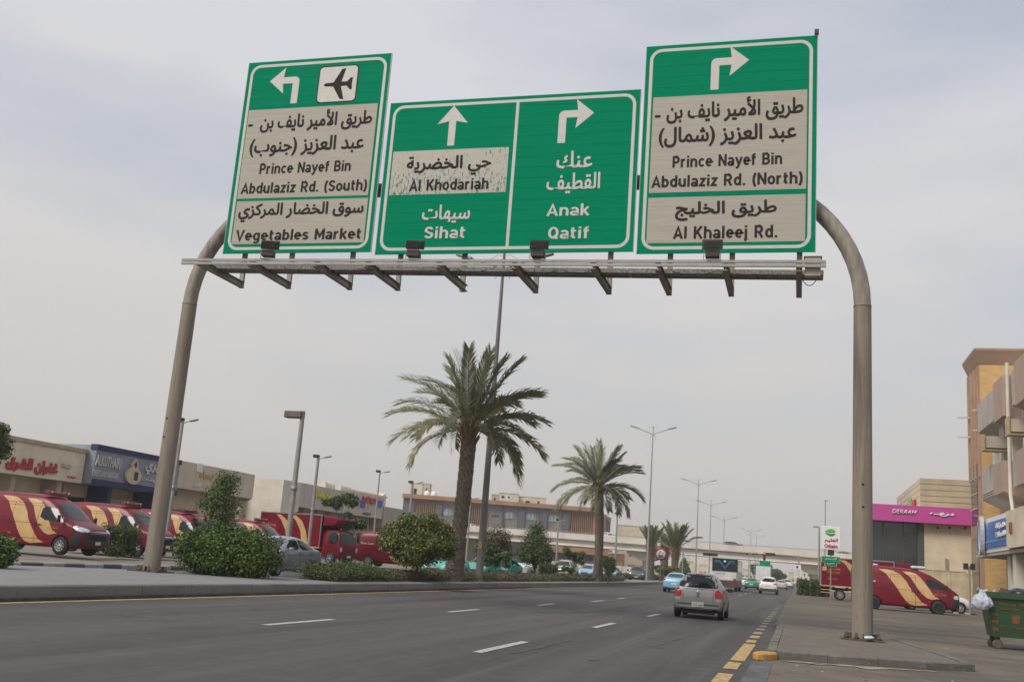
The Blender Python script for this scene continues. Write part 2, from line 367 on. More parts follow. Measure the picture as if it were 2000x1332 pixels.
# road sign capitals and small letters drawn as even strokes
def _arc(cx, cy, rx, ry, a0, a1, n=9): return [(cx+rx*math.cos(R(a0+(a1-a0)*i/n)), cy+ry*math.sin(R(a0+(a1-a0)*i/n))) for i in range(n+1)]
T, B_, M_, H_ = 0.92, 0.08, 0.50, 0.65
_o = _arc(0.26, 0.365, 0.19, 0.285, 90, 450, 18)
GL = {
 'A': (0.64, [[(0.05, 0.0), (0.32, 0.93), (0.59, 0.0)], [(0.15, 0.28), (0.49, 0.28)]]),
 'B': (0.58, [[(0.08, 0), (0.08, 1)], [(0.08, T), (0.30, T)]+_arc(0.30, 0.71, 0.17, 0.21, 90, -90)+[(0.08, M_)], [(0.3, M_)]+_arc(0.31, 0.29, 0.19, 0.21, 90, -90)+[(0.08, B_)]]),
 'K': (0.60, [[(0.08, 0), (0.08, 1)], [(0.52, 1.0), (0.10, 0.36)], [(0.24, 0.55), (0.54, 0.0)]]),
 'M': (0.72, [[(0.08, 0), (0.08, 1)], [(0.64, 0), (0.64, 1)], [(0.08, 0.93), (0.36, 0.30), (0.64, 0.93)]]),
 'N': (0.62, [[(0.08, 0), (0.08, 1)], [(0.54, 0), (0.54, 1)], [(0.08, 0.95), (0.54, 0.05)]]),
 'P': (0.56, [[(0.08, 0), (0.08, 1)], [(0.08, T), (0.28, T)]+_arc(0.28, 0.68, 0.19, 0.24, 90, -90)+[(0.08, 0.44)]]),
 'Q': (0.62, [_arc(0.31, 0.5, 0.23, 0.42, 90, 450, 22), [(0.34, 0.28), (0.56, -0.02)]]),
 'R': (0.60, [[(0.08, 0), (0.08, 1)], [(0.08, T), (0.30, T)]+_arc(0.30, 0.69, 0.18, 0.23, 90, -90)+[(0.08, 0.46)], [(0.30, 0.46), (0.52, 0.0)]]),
 'S': (0.56, [_arc(0.28, 0.70, 0.19, 0.22, 15, 200, 9)+[(0.17, 0.56), (0.38, 0.44)]+_arc(0.28, 0.30, 0.20, 0.22, 30, -165, 9)]),
 'V': (0.62, [[(0.05, 1), (0.31, 0.05), (0.57, 1)]]),
 'a': (0.50, [_arc(0.24, 0.47, 0.175, 0.18, 155, 0, 7)+[(0.415, 0.0)], _arc(0.23, 0.20, 0.165, 0.135, 40, 320, 14), [(0.35, 0.33), (0.415, 0.38)], [(0.34, 0.12), (0.415, 0.2)]]),
 'b': (0.52, [[(0.08, 0), (0.08, 1)], _arc(0.26, 0.365, 0.18, 0.285, 150, -150, 16)]),
 'c': (0.48, [_arc(0.26, 0.365, 0.18, 0.285, 40, 320, 16)]),
 'd': (0.54, [[(0.45, 0), (0.45, 1)], _arc(0.27, 0.365, 0.18, 0.285, 30, 330, 16)]),
 'e': (0.52, [[(0.08, 0.37), (0.44, 0.37)]+_arc(0.26, 0.37, 0.18, 0.28, 0, 315, 18)]),
 'f': (0.36, [[(0.15, 0), (0.15, 0.78)]+_arc(0.29, 0.78, 0.14, 0.14, 180, 80, 6), [(0.02, 0.64), (0.34, 0.64)]]),
 'g': (0.54, [_arc(0.27, 0.365, 0.18, 0.285, 30, 330, 16), [(0.45, 0.72), (0.45, 0.0)]+_arc(0.27, -0.03, 0.18, 0.17, 0, -150, 9)]),
 'h': (0.54, [[(0.08, 0), (0.08, 1)], [(0.08, 0.42)]+_arc(0.27, 0.45, 0.185, 0.20, 165, 0, 8)+[(0.455, 0)]]),
 'i': (0.20, [[(0.10, 0), (0.10, 0.72)], [(0.10, 0.83), (0.10, 0.985)]]),
 'j': (0.22, [[(0.12, 0.72), (0.12, -0.08)]+_arc(0.0, -0.08, 0.12, 0.12, 0, -80, 5), [(0.12, 0.83), (0.12, 0.985)]]),
 'k': (0.50, [[(0.08, 0), (0.08, 1)], [(0.44, 0.72), (0.09, 0.26)], [(0.20, 0.42), (0.46, 0.0)]]),
 'l': (0.20, [[(0.10, 0), (0.10, 1)]]),
 'n': (0.54, [[(0.08, 0), (0.08, 0.72)], [(0.08, 0.42)]+_arc(0.27, 0.45, 0.185, 0.20, 165, 0, 8)+[(0.455, 0)]]),
 'o': (0.52, [_o]),
 'r': (0.38, [[(0.08, 0), (0.08, 0.72)], [(0.08, 0.40)]+_arc(0.28, 0.42, 0.20, 0.225, 170, 75, 6)]),
 's': (0.46, [_arc(0.23, 0.50, 0.145, 0.15, 20, 200, 7)+[(0.15, 0.40), (0.32, 0.33)]+_arc(0.23, 0.22, 0.155, 0.145, 30, -160, 7)]),
 't': (0.36, [[(0.14, 0.93), (0.14, 0.22)]+_arc(0.28, 0.22, 0.14, 0.14, 180, 280, 6), [(0.02, 0.64), (0.34, 0.64)]]),
 'u': (0.54, [[(0.08, 0.72), (0.08, 0.28)]+_arc(0.265, 0.28, 0.185, 0.20, 180, 350, 8), [(0.45, 0.72), (0.45, 0)]]),
 'y': (0.52, [[(0.05, 0.72), (0.27, 0.10)], [(0.48, 0.72), (0.27, 0.05), (0.19, -0.14), (0.04, -0.19)]]),
 'z': (0.46, [[(0.04, 0.64), (0.38, 0.64), (0.08, 0.08), (0.43, 0.08)]]),
 '(': (0.28, [_arc(0.42, 0.42, 0.32, 0.68, 125, 235, 9)]), ')': (0.28, [_arc(-0.14, 0.42, 0.32, 0.68, 55, -55, 9)]),
 '.': (0.20, [[(0.10, 0), (0.10, 0.17)]]), ' ': (0.30, []),
 '8': (0.54, [_arc(0.27, 0.71, 0.165, 0.21, -90, 270, 16), _arc(0.27, 0.29, 0.19, 0.21, 90, 450, 16)]), '0': (0.54, [_arc(0.27, 0.5, 0.18, 0.42, 90, 450, 20)]),
}
def stroke_text(name, s, m, parent, x0, x1, zb, cap, y, w=0.175, gap=0.09, depth=0.004):
    adv = sum(GL[c][0]+gap for c in s)-gap; sx = (x1-x0)/adv; mb = MB(); x = 0.0; q = 0
    for c in s:
        wd, st = GL[c]
        for P in st:
            q += 1; P = [Vector(((x+a)*1.0, b_, 0)) for a, b_ in P]; closed = (P[0]-P[-1]).length < 1e-4; n = len(P); Lp = []; Rp = []
            for i in range(n):
                if closed: d1 = (P[i]-P[i-1 if i else n-2]).normalized(); d2 = (P[(i+1) if i < n-1 else 1]-P[i]).normalized()
                else: d1 = (P[i]-P[i-1]).normalized() if i else (P[1]-P[0]).normalized(); d2 = (P[i+1]-P[i]).normalized() if i < n-1 else d1
                t = (d1+d2).normalized(); k = min(1.0/max(0.35, t.dot(d1)), 2.2); nn = Vector((-t.y, t.x, 0))*w/2*k
                Lp.append(P[i]+nn); Rp.append(P[i]-nn)
            yy = y-depth-0.0006*(q % 3); v = []
            for a, b_ in zip(Lp, Rp):
                v += [(x0+a.x*sx, yy, zb+a.y*cap), (x0+b_.x*sx, yy, zb+b_.y*cap)]
            mb.add(v, [(2*i, 2*i+1, 2*i+3, 2*i+2) for i in range(n-1)])
        x += wd+gap
    me = bpy.data.meshes.new(name); me.from_pydata(mb.v, [], mb.f); bm = bmesh.new(); bm.from_mesh(me)
    for f in bm.faces:
        if f.normal.y > 0: f.normal_flip()
    bm.to_mesh(me); bm.free(); me.materials.append(m); return link(name, me, None, parent)

# =================================================================== GROUND
def sheet(name, poly, z, m, kind='structure'):
    n = len(poly)
    zz = z if isinstance(z, (list, tuple)) else [z]*n
    me = bpy.data.meshes.new(name); me.from_pydata([(p[0], p[1], q) for p, q in zip(poly, zz)], [], [tuple(range(n))])
    bm = bmesh.new(); bm.from_mesh(me); bmesh.ops.recalc_face_normals(bm, faces=bm.faces)
    for f in bm.faces:
        if f.normal.z < 0: f.normal_flip()
    bmesh.ops.triangulate(bm, faces=bm.faces); bm.to_mesh(me); bm.free()
    o = link(name, me, m); o['kind'] = kind; return o
sheet('ground', [(-3000, -300), (3000, -300), (3000, 5000), (-3000, 5000)], -0.06, M_sand)
RX0, RX1 = -15.2, -0.92            # main carriageway
sheet('road', [(RX0-2.6, -60), (RX1+0.4, -60), (RX1+0.4, 560), (RX0-2.6, 560)], 0.0, M_road)
# yellow median line, lane dashes, right yellow block line
def strip(name, x0, x1, y0, y1, z, m): return sheet(name, [(x0, y0), (x1, y0), (x1, y1), (x0, y1)], z, m)
me_l = strip('edge_line', -14.42, -14.23, -20, 190, 0.008, M_yel)
def seg_px(name, a, b, w, m):
    A, B = G(*a), G(*b); X = (A.x+B.x)/2
    return strip(name, X-w/2, X+w/2, A.y, B.y, 0.008, m)
dsh = []
for a, b in [((500, 1219), (665, 1211)), ((868, 1194.5), (942, 1190.5)), ((1044, 1181.5), (1088, 1179.5)), ((1154, 1174.5), (1181, 1172.5)), ((1205, 1169), (1222, 1167.5)),
             ((920, 1273), (1035, 1254)), ((1155, 1225), (1204, 1217)), ((1262, 1203.5), (1291, 1199))]:
    o = seg_px('lane_dash', a, b, 0.17, M_whp); dsh.append(o)
for X in (-9.05, -4.7):
    y = 62.0 if X < -6 else 68.0
    while y < 190:
        dsh.append(strip('lane_dash', X-0.085, X+0.085, y+20, y+23, 0.008, M_whp)); y += 9
# right block markings (pairs of short yellow blocks along the kerb)
yb_ = [(11.0, 12.6), (13.2, 14.7), (15.35, 16.9), (17.8, 19.25), (19.67, 24.86), (25.4, 26.5), (27.4, 28.6), (29.4, 30.7), (31.8, 32.9), (34.0, 35.1), (36.3, 37.3), (38.6, 39.6), (41, 42), (43.5, 44.5), (46, 47), (49, 50), (52, 53), (56, 57), (60, 61), (65, 66)]
for k, (ya_, yc_) in enumerate(yb_): strip('kerb_block_marking', -1.19, -0.96 if k != 4 else -0.93, ya_, yc_, 0.008, M_yel if k < 7 else M_yelw)
# gutter strip beside the right kerb
gut = MB()
y = 6.0
while y < 19.9:
    gut.box(-0.80, -0.44, y, min(y+2.0, 19.9)-0.012, -0.02, 0.012); y += 2.0
g_ = gut.build('gutter', M_gutter); g_['kind'] = 'structure'
for i in range(60):
    pass
# lot on the right
def zlot(y): return 0.0 if y < 24 else (0.15+0.2*min(1, max(0, (y-34)/16)))
lot_o = MB()
ys = [-40, 21.3, 24, 30, 34, 38, 42, 46, 50, 60, 80, 120, 170]
v = []; f = []
for i, y in enumerate(ys):
    z = 0.004 if y < 23 else (0.03 if y < 25 else (0.08 if y < 31 else zlot(y)))
    v += [(-0.62, y, z), (60, y, z)]
for i in range(len(ys)-1): f.append((2*i, 2*i+1, 2*i+3, 2*i+2))
lot_o.add(v, f); o = lot_o.build('parking_lot', M_lot); o['kind'] = 'structure'

# ---- raised corner island with the right post: kerb stones and slab
isl_poly = [(-0.40, 21.05), (3.15, 22.65), (2.95, 25.5), (2.45, 29.5), (2.3, 34.0), (-0.40, 34.0)]
m_ = MB(); m_.prism(isl_poly, -0.02, 0.15); o = m_.build('sidewalk', multi_noise('dusty_concrete', (0.141, 0.122, 0.097), [
    (1.2, (1, 1, 1), 0.42, 0.65, (0.102, 0.088, 0.070), 0.8), (7, (1, 1, 1), 0.5, 0.7, (0.183, 0.158, 0.122), 0.6), (0.5, (1, 3, 1), 0.52, 0.64, (0.077, 0.069, 0.056), 0.5)], bump=0.4)); o['kind'] = 'structure'
M_kerb2 = multi_noise('dirty_kerb', (0.145, 0.136, 0.118), [(0.9, (1, 1, 1), .42, .62, (.095, .088, .072), .85), (6, (1, 1, 2), .5, .7, (.22, .205, .18), .6), (18, (1, 1, 1), .56, .68, (.065, .058, .048), .7)], bump=.5, bscale=30)
def kerb_run(pts, w, z0, z1, n_len, mats, parent_name='kerb', name='kerb_stone', seed=1, inner=+1, round_first=False):
    """a kerb laid stone by stone along a polyline"""
    root = bpy.data.objects.new(parent_name, None); col.objects.link(root); root['kind'] = 'structure'
    rr = random.Random(seed); cnt = 0; spare = MB()
    for a, b in zip(pts[:-1], pts[1:]):
        a = Vector((a[0], a[1], 0)); b = Vector((b[0], b[1], 0)); L = (b-a).length; n = max(1, round(L/n_len)); d = (b-a)/n; q = Vector((-d.y, d.x, 0)).normalized()*w*inner
        for i in range(n):
            p0 = a+d*i; p1 = a+d*(i+1)-d.normalized()*0.012; dz = rr.uniform(-0.006, 0.006); ch = 0.03
            off = q.normalized()*rr.uniform(-0.006, 0.006)
            prof = [(0, z0), (0, z1-ch+dz), (ch, z1+dz), (w, z1+dz), (w, z0)]
            vs = []
            for p in (p0, p1):
                for s_, z in prof: vs.append(tuple(p+off+q.normalized()*s_+Vector((0, 0, z))))
            fs = [(0, 1, 2, 3, 4), (9, 8, 7, 6, 5)]+[(j, j+5, (j+1) % 5+5, (j+1) % 5) for j in range(5)]
            if cnt < 300:
                mb = MB(); mb.add(vs, fs); mb.build(name, mats[cnt % len(mats)], root)
            else: spare.add(vs, fs)
            cnt += 1
    if spare.v: o = spare.build('kerb_course', mats[0], root); o['kind'] = 'stuff'
    return root
kerb_run([(-0.36, 20.86), (2.42, 21.86), (3.36, 22.5)], 0.2, -0.02, 0.172, 0.95, [M_kerb2], seed=2)
kerb_run([(3.36, 22.62), (3.12, 25.5), (2.65, 29.5), (2.5, 34.0)], 0.2, -0.02, 0.166, 1.1, [M_kerb2], seed=5)
# rounded orange painted nose
m_ = MB(); pl = []
for i in range(9):
    pass
m_.prism([(-0.37, 20.82), (-0.46, 20.55), (-0.60, 20.34), (-0.74, 20.30), (-0.82, 20.42), (-0.80, 20.66), (-0.66, 20.98), (-0.42, 21.04)], -0.02, 0.135)
nose = m_.build('kerb_nose', M_yelk, bevel=0.03); nose['kind'] = 'structure'
kerb_run([(-0.60, 21.2), (-0.60, 33.9)], 0.19, -0.02, 0.155, 1.0, [M_kerb2], seed=8, inner=-1)
kerb_run([(-0.72, 34.0), (-0.72, 130.0)], 0.2, -0.02, 0.12, 1.0, [M_kerb2], seed=9, inner=-1)

# ---- central median
med = [(-14.75, -10), (-14.75, 118), (-17.6, 118), (-17.6, 45), (-18.0, 33.5), (-20.4, 28.9), (-21.7, 24.2), (-27, 19.5), (-45, 12), (-45, -10)]
m_ = MB(); m_.prism(med, -0.04, 0.30); o = m_.build('median', M_conc); o['kind'] = 'structure'
kerb_run([(-14.62, -6), (-14.60, 45), (-14.3, 80), (-14.45, 118.3)], 0.24, -0.02, 0.305, 1.0, [M_kerb], seed=3)
m_ = MB(); m_.box(-14.61, -14.50, -6, 118.3, -0.02, 0.075); o = m_.build('gutter', mat('dark_kerb_foot', (0.065, 0.058, 0.052), 0.9, var=0.3, scale=3)); o['kind'] = 'structure'
# second median beyond the turning gap
m_ = MB(); m_.prism([(-14.9, 121), (-14.9, 196), (-18.3, 196), (-18.3, 121)], -0.04, 0.28); o = m_.build('median', M_conc); o['kind'] = 'structure'
kerb_run([(-14.8, 121), (-14.8, 196)], 0.24, -0.02, 0.285, 1.5, [M_kerb], seed=4)
# opposite road, its kerb and the left parking area
sheet('service_road', [(-17.4, -20), (-17.4, 300), (-23.4, 300), (-24.2, 26), (-60, -20)], [0.12]*5, M_road)
sheet('edge_line', [(-23.05, 12), (-22.9, 12), (-22.9, 120), (-23.05, 120)], 0.132, M_whp)
M_k1 = mat('kerb_light_stone', (0.33, 0.315, 0.29), 0.85, var=0.2, scale=4, bump=0.3); M_k2 = mat('kerb_dark_stone', (0.10, 0.097, 0.095), 0.85, var=0.25, scale=4, bump=0.3)
kerb_run([(-23.25, 12), (-23.25, 120)], 0.22, 0.08, 0.30, 1.0, [M_k1, M_k2], seed=6)
sheet('parking_lane', [(-23.4, 5), (-23.4, 300), (-41.0, 300), (-80, 300), (-80, 5)], [0.28, 0.28, 0.38, 0.38, 0.38], mat('paved_lot', (0.19, 0.165, 0.14), 0.9, var=0.25, scale=0.8, bump=0.3))

# cracks on the road, as thin sunk dark lines of tar
def crack(a, b, name='road_crack', w=0.035, m=None, z=0.006, seed=0):
    rr = random.Random(seed); A, B = G(*a), G(*b); mb = MB(); pts = []
    n = 16
    for i in range(n+1):
        p = A.lerp(B, i/n); pts.append(Vector((p.x+rr.uniform(-0.06, 0.06), p.y+rr.uniform(-0.08, 0.08), z)))
    for p, q in zip(pts[:-1], pts[1:]):
        d = (q-p).normalized(); r_ = Vector((-d.y, d.x, 0))*w*rr.uniform(0.3, 1)/2
        mb.add([p-r_, q-r_, q+r_, p+r_], [(0, 1, 2, 3)])
    o = mb.build(name, m or mat('tar', (0.035, 0.033, 0.031), 0.9, var=0.2), None)
    return tag(o, kind='structure')
crack((1000, 1276), (1118, 1249), w=0.12, seed=1, m=mat('skid_mark', (0.062, 0.059, 0.057), 0.85, var=0.2, scale=2))
crack((1270, 1263), (1330, 1247), w=0.10, seed=2, m=MATS['skid_mark']); crack((1200, 1184), (1276, 1184.5), w=0.05, seed=3)
crack((1460, 1205), (1300, 1196), w=0.05, seed=4); crack((1370, 1250), (1500, 1256), w=0.04, seed=5); crack((1620, 1231), (1670, 1234), w=0.06, seed=6, z=0.13)

crack((1560, 1300), (1700, 1290), w=.03, seed=11, z=.02); crack((1720, 1250), (1850, 1240), w=.04, seed=12, z=.10); crack((1840, 1262), (1930, 1275), w=.035, seed=13, z=.05); crack((1500, 1195), (1600, 1188), w=.05, seed=14, z=.37)
M_patch = mat('asphalt_patch', (0.060, 0.057, 0.054), .9, var=.3, scale=2, bump=.3)
def patch_px(a, b, c, d, z, m=None, name='asphalt_patch'):
    P = [G(*q) for q in (a, b, c, d)]; return sheet(name, [(p.x, p.y) for p in P], z, m or M_patch)
rr = random.Random(5)
for i in range(26):
    lane = rr.choice((-2.9, -6.9, -11.6)); cx_, cy_ = lane+rr.gauss(0, .25), rr.uniform(15, 60); n_ = 9; rad_ = rr.uniform(.04, .16)
    sheet('oil_drip', [(cx_+rad_*rr.uniform(.6, 1.2)*math.cos(2*math.pi*j/n_), cy_+rad_*2.2*rr.uniform(.6, 1.2)*math.sin(2*math.pi*j/n_)) for j in range(n_)], .0052+.00005*i, MATS['skid_mark'])
sheet('dust_strip', [(-14.49, -5)]+[(-14.49, 96)]+[(-14.49+rr.uniform(.02, .11), 96-j*1.6) for j in range(63)], .0045, mat('kerb_dust', (.115, .10, .083), .95, var=.35, scale=5))
patch_px((1040, 1192), (1130, 1190), (1150, 1195), (1060, 1198), .0065); pass
rr = random.Random(91)
for i in range(46):
    x = rr.uniform(-.45, 3.6); y = rr.uniform(15.5, 20.4) if i % 2 else rr.uniform(25, 40); z = .02 if y < 22 else .16
    if i > 30: x = rr.uniform(-14.1, -13.2); y = rr.uniform(17, 60); z = .01
    if y > 22 and i <= 30: x = rr.uniform(3.4, 9); z = .09
    s_ = rr.uniform(.015, .045); mb = MB(); mb.add([(0, 0, 0), (s_, s_*.3, 0), (s_*.6, s_, 0), (-s_*.3, s_*.7, 0), (s_*.3, s_*.4, s_*.7)], [(0, 1, 4), (1, 2, 4), (2, 3, 4), (3, 0, 4), (3, 2, 1, 0)])
    o = mb.build('pebble', M_k1 if i % 3 else M_k2, None, loc=(x, y, z)); o['kind'] = 'structure'

# =================================================================== SIGN GANTRY
GY = 28.0; PYY = 28.25          # posts and pipes stand just behind the boards
gantry = thing('sign_gantry', 'tall tubular overhead frame on two bent grey brown posts carrying the green road signs', 'sign gantry', (1.58, PYY, 0.15))
def rel(o, root): return (o[0]-root.location.x, o[1]-root.location.y, o[2]-root.location.z)
gx, gz = 1.58, 0.15
LX = -19.45-gx; PZ = 12.72-gz; RA = 3.75
def post_part(sign, x0, zb):
    s = 1 if sign < 0 else -1
    lower = MB(); lower.lathe([(0.262, zb), (0.258, zb+2), (0.232, 8.75)], 28, c=(x0, 0, 0)); lower.build('post', M_post, gantry)
    col_ = MB(); col_.lathe([(0.232, 8.751), (0.238, 8.752), (0.238, 8.80), (0.228, 8.801)], 28, c=(x0, 0, 0)); col_.build('joint_ring', M_post, gantry)
    arc = []
    for i in range(15):
        t = math.pi/2*i/14; arc.append((x0+s*(RA-RA*math.cos(t)), 0, 8.80+(PZ-8.80)*math.sin(t)))
    MB().tube(arc, 0.226, 26).build('bend', M_steel, gantry)
post_part(1, 0.0, 0.0); post_part(-1, LX, 0.15)
MB().tube([(LX+RA, 0, PZ), (-RA, 0, PZ)], 0.222, 22).build('top_pipe', M_steel, gantry)
MB().tube([(LX+0.35, 0, 10.2-gz+0.03), (-0.62, 0, 10.2-gz)], 0.0, 3).build('tie_rod', M_steel, gantry) if False else None
# base plates, stiffeners, bolts
for x0, zb in ((0, 0.0), (LX, 0.15)):
    MB().box(x0-0.52, x0+0.52, -0.5, 0.5, zb, zb+0.035).build('base_plate', mat('rusty_plate', (0.085, 0.062, 0.045), 0.85, var=0.4, scale=8, bump=0.4), gantry)
    for i in range(8):
        t = 2*math.pi*i/8+0.39; bx_, by = x0+0.42*math.cos(t), 0.40*math.sin(t)
        b = MB(); b.lathe([(0.0, 0.0), (0.062, 0.0), (0.062, 0.06), (0.035, 0.062), (0.035, 0.145), (0.0, 0.15)], 6, c=(bx_, by, zb+0.034)); b.build('anchor_bolt', MATS['rusty_plate'], gantry)
    for i in range(4):
        t = 2*math.pi*i/4; c, s_ = math.cos(t), math.sin(t)
        MB().bar((x0+c*0.24, s_*0.24, zb+0.10), (x0+c*0.36, s_*0.36, zb+0.10), 0.02, 0.14).build('stiffener', MATS['rusty_plate'], gantry)
for z in (3.35, 3.93): MB().lathe([(0, 0), (0.03, 0), (0.03, 0.012), (0, 0.012)], 10, axis='y', c=(0.0, -0.262, z)).build('inspection_hole', M_dark, gantry)
for z, dx in ((6.35, -0.06), (5.75, -0.08)): MB().lathe([(0, 0), (0.035, 0), (0.035, 0.012), (0, 0.012)], 10, axis='y', c=(LX+dx+0.0, -0.248, z-1.4)).build('inspection_hole', M_dark, gantry)
# brackets (I beams towards the traffic) with uprights behind the boards
brx = [-17.45, -15.75, -13.62, -12.0, -9.82, -7.6, -5.40, -3.66, -1.92, -0.09]
def zat(x): return 9.52 + (x+17.4)*(-0.30/17.3)     # the walkway sags slightly to the right
for x in brx:
    z = zat(x)-gz; X = x-gx
    b = MB(); b.box(X-0.075, X+0.075, -2.75, -0.2, z+0.085, z+0.10); b.box(X-0.075, X+0.075, -2.75, -0.2, z-0.10, z-0.085); b.box(X-0.007, X+0.007, -2.74, -0.21, z-0.085, z+0.085)
    b.build('bracket', M_steel, gantry)
for x in [-17.45, -15.75, -13.62, -12.0, -9.9, -7.6, -5.40, -3.66, -1.92, -0.09]:
    X = x-gx; z0 = zat(x)-gz-0.12; top = 16.0 if (x < -13 or x > -4.6) else 14.9
    b = MB(); b.box(X-0.075, X+0.075, -0.33, -0.315, z0, top); b.box(X-0.075, X+0.075, -0.26, -0.245, z0, top); b.box(X-0.007, X+0.007, -0.315, -0.26, z0, top)
    b.build('upright', M_steel, gantry)
# front rail: two channels
for dz in (0.0, -0.105):
    b = MB(); b.bar((-18.05-gx, -2.74, 9.595-gz+dz), (0.56-gx, -2.74, 9.36-gz+dz), 0.06, 0.075); b.build('rail', M_steel2, gantry)
# walkway decking: two long perforated planks
for y0, y1, n_ in ((-1.95, -1.60, 0), (-1.57, -1.22, 1)):
    for i in range(7):
        xa = -17.6+i*2.6; xb = min(xa+2.58, 0.52)
        b = MB(); b.bar((xa-gx, (y0+y1)/2, zat(xa)+0.125-gz), (xb-gx, (y0+y1)/2, zat(xb)+0.125-gz), y1-y0, 0.045)
        b.bar((xa-gx, y0+0.01, zat(xa)+0.11-gz), (xb-gx, y0+0.01, zat(xb)+0.11-gz), 0.018, 0.13)
        b.build('walkway_plank', mat('perforated_steel', (0.20, 0.185, 0.165), 0.7, 0.2, var=0.45, scale=16, stretch=(1, 1, 1)), gantry)
# electric box at the right end of the rail, cables
b = MB(); b.box(0.05-gx, 0.44-gx, -2.66, -2.44, 9.02-gz, 9.52-gz); b.build('junction_box', mat('box_cream', (0.40, 0.35, 0.28), 0.6, var=0.2, scale=6), gantry, bevel=0.01)
bx('box_cover', M_steel2, gantry, 0.02-gx, 0.47-gx, -2.69, -2.41, 9.522-gz, 9.54-gz)
def sagcable(a, b, sag, n=10, r=0.012):
    a, b = Vector(a), Vector(b); pts = [a.lerp(b, i/n)-Vector((0, 0, sag*math.sin(math.pi*i/n))) for i in range(n+1)]
    return MB().tube(pts, r, 5)
for xa, xb, sg in ((-0.05, 0.38, 0.22), (-9.3, -8.4, 0.10), (-7.4, -6.4, 0.12), (-6.2, -5.5, 0.10), (-12.3, -11.6, 0.05), (-3.3, -2.2, 0.09)):
    sagcable((xa-gx, -2.6, zat(xa)-0.1-gz if xa < -1 else 9.0-gz), (xb-gx, -2.6, zat(xb)-0.1-gz if xa < -1 else 9.0-gz), sg).build('cable', M_blackp, gantry)
bx('lightning_tip', M_lamp, gantry, 0.24-gx, 0.36-gx, -0.62, -0.52, 16.86-gz, 17.0-gz)

# ---- boards
def rrect(x0, x1, z0, z1, r, n=6):
    P = []
    for cx, cz, a in ((x1-r, z1-r, 0), (x0+r, z1-r, 90), (x0+r, z0+r, 180), (x1-r, z0+r, 270)):
        for i in range(n+1):
            t = R(a+90*i/n); P.append((cx+r*math.cos(t), cz+r*math.sin(t)))
    return P
def ring(mb, outer, inner, y, d):
    n = len(outer)
    v = [(a, y, b) for a, b in outer]+[(a, y, b) for a, b in inner]+[(a, y-d, b) for a, b in outer]+[(a, y-d, b) for a, b in inner]
    f = []
    for i in range(n):
        j = (i+1) % n; f += [(2*n+i, 2*n+j, 3*n+j, 3*n+i), (i, j, 2*n+j, 2*n+i), (n+i, 3*n+i, 3*n+j, n+j)]
    mb.add(v, f)
def board(name, label, x0, x1, z0, z1, plank=0.335):
    root = thing(name, label, 'road sign', (x0, 27.72, z0)); W, H = x1-x0, z1-z0; n = round(H/plank); ph = H/n; rr = random.Random(int(W*100))
    for i in range(n):
        a, b_ = i*ph+0.0008, (i+1)*ph-0.0008; dy = rr.uniform(0, 0.002); c = 0.003
        pr = [(0.0, a+c), (0.0, b_-c), (c, b_), (0.035, b_), (0.035, a), (c, a)]
        mb = MB(); mb.prism([(q[0]+dy, q[1]) for q in pr], 0, W, axis='x'); 
        mb.build('plank', M_green, root)
    bx('edge_trim', M_greenedge, root, -0.018, -0.002, -0.004, 0.05, 0, H); bx('edge_trim', M_greenedge, root, W+0.002, W+0.018, -0.004, 0.05, 0, H)
    mb = MB(); m_ = 0.115; ring(mb, rrect(m_, W-m_, m_, H-m_, 0.36), rrect(m_+0.095, W-m_-0.095, m_+0.095, H-m_-0.095, 0.27), -0.002, 0.003); mb.build('border', M_swh, root)
    return root
def panel(root, x0, x1, z0, z1, m=None, name='cream_panel', y=-0.004):
    ox, oz = root.location.x, root.location.z
    return MB().box(x0-ox, x1-ox, y-0.004, y, z0-oz, z1-oz).build(name, m or M_beige, root)
def words(root, s, x0, x1, z0, z1, m, y=-0.010, off=0.012, name='lettering'):
    ox, oz = root.location.x, root.location.z
    if ord(s[1]) < 128 and z1-z0 < 1:
        return stroke_text(name, s, m, root, x0-ox, x1-ox, z0-oz, z1-z0, y, w=.175 if m is M_sbk else .158)
    return lettering(name, s, m, root, x0-ox, x1-ox, z0-oz, z1-oz, y, bold=0.015 if m is M_sbk else 0.012)
    return lettering(name, s, m, root, x0-ox, x1-ox, z0-oz, z1-oz, y, off)
def poly(root, pts, m, y=-0.003, d=0.004, name='arrow'):
    ox, oz = root.location.x, root.location.z
    mb = MB(); mb.prism([(a-ox, b-oz) for a, b in pts], y-d, y, axis='y'); return mb.build(name, m, root)
# left sign
L = board('road_sign', 'green and cream sign pointing left to the airport, leftmost board on the gantry', -18.12, -12.93, 10.49, 17.24)
bent = lambda cx, z, s: None
def bent_arrow(root, xtip, xstem, ztop, zbot, w=0.235, hw=0.47, hl=0.50):
    s = 1 if xtip > xstem else -1; xo = xstem-s*w/2; xi = xstem+s*w/2; xh = xtip-s*hl; P = [(xo, zbot), (xo, ztop-0.16)]
    for i in range(1, 6):
        t = R(90*i/5); P.append((xo+s*0.16*(1-math.cos(t)), ztop-0.16+0.16*math.sin(t)))
    zc = ztop-w/2
    P += [(xh, ztop), (xh-s*0.05, zc+hw), (xtip, zc), (xh-s*0.05, zc-hw), (xh, ztop-w), (xi, ztop-w), (xi, zbot)]
    poly(root, P, M_swh)
bent_arrow(L, -17.24, -16.26, 16.62, 15.66)
poly(L, rrect(-15.45, -14.02, 15.60, 16.92, 0.15), M_sbk, -0.003, 0.002, 'airport_panel_frame')
poly(L, rrect(-15.41, -14.06, 15.64, 16.88, 0.13), M_swh, -0.005, 0.003, 'airport_panel')
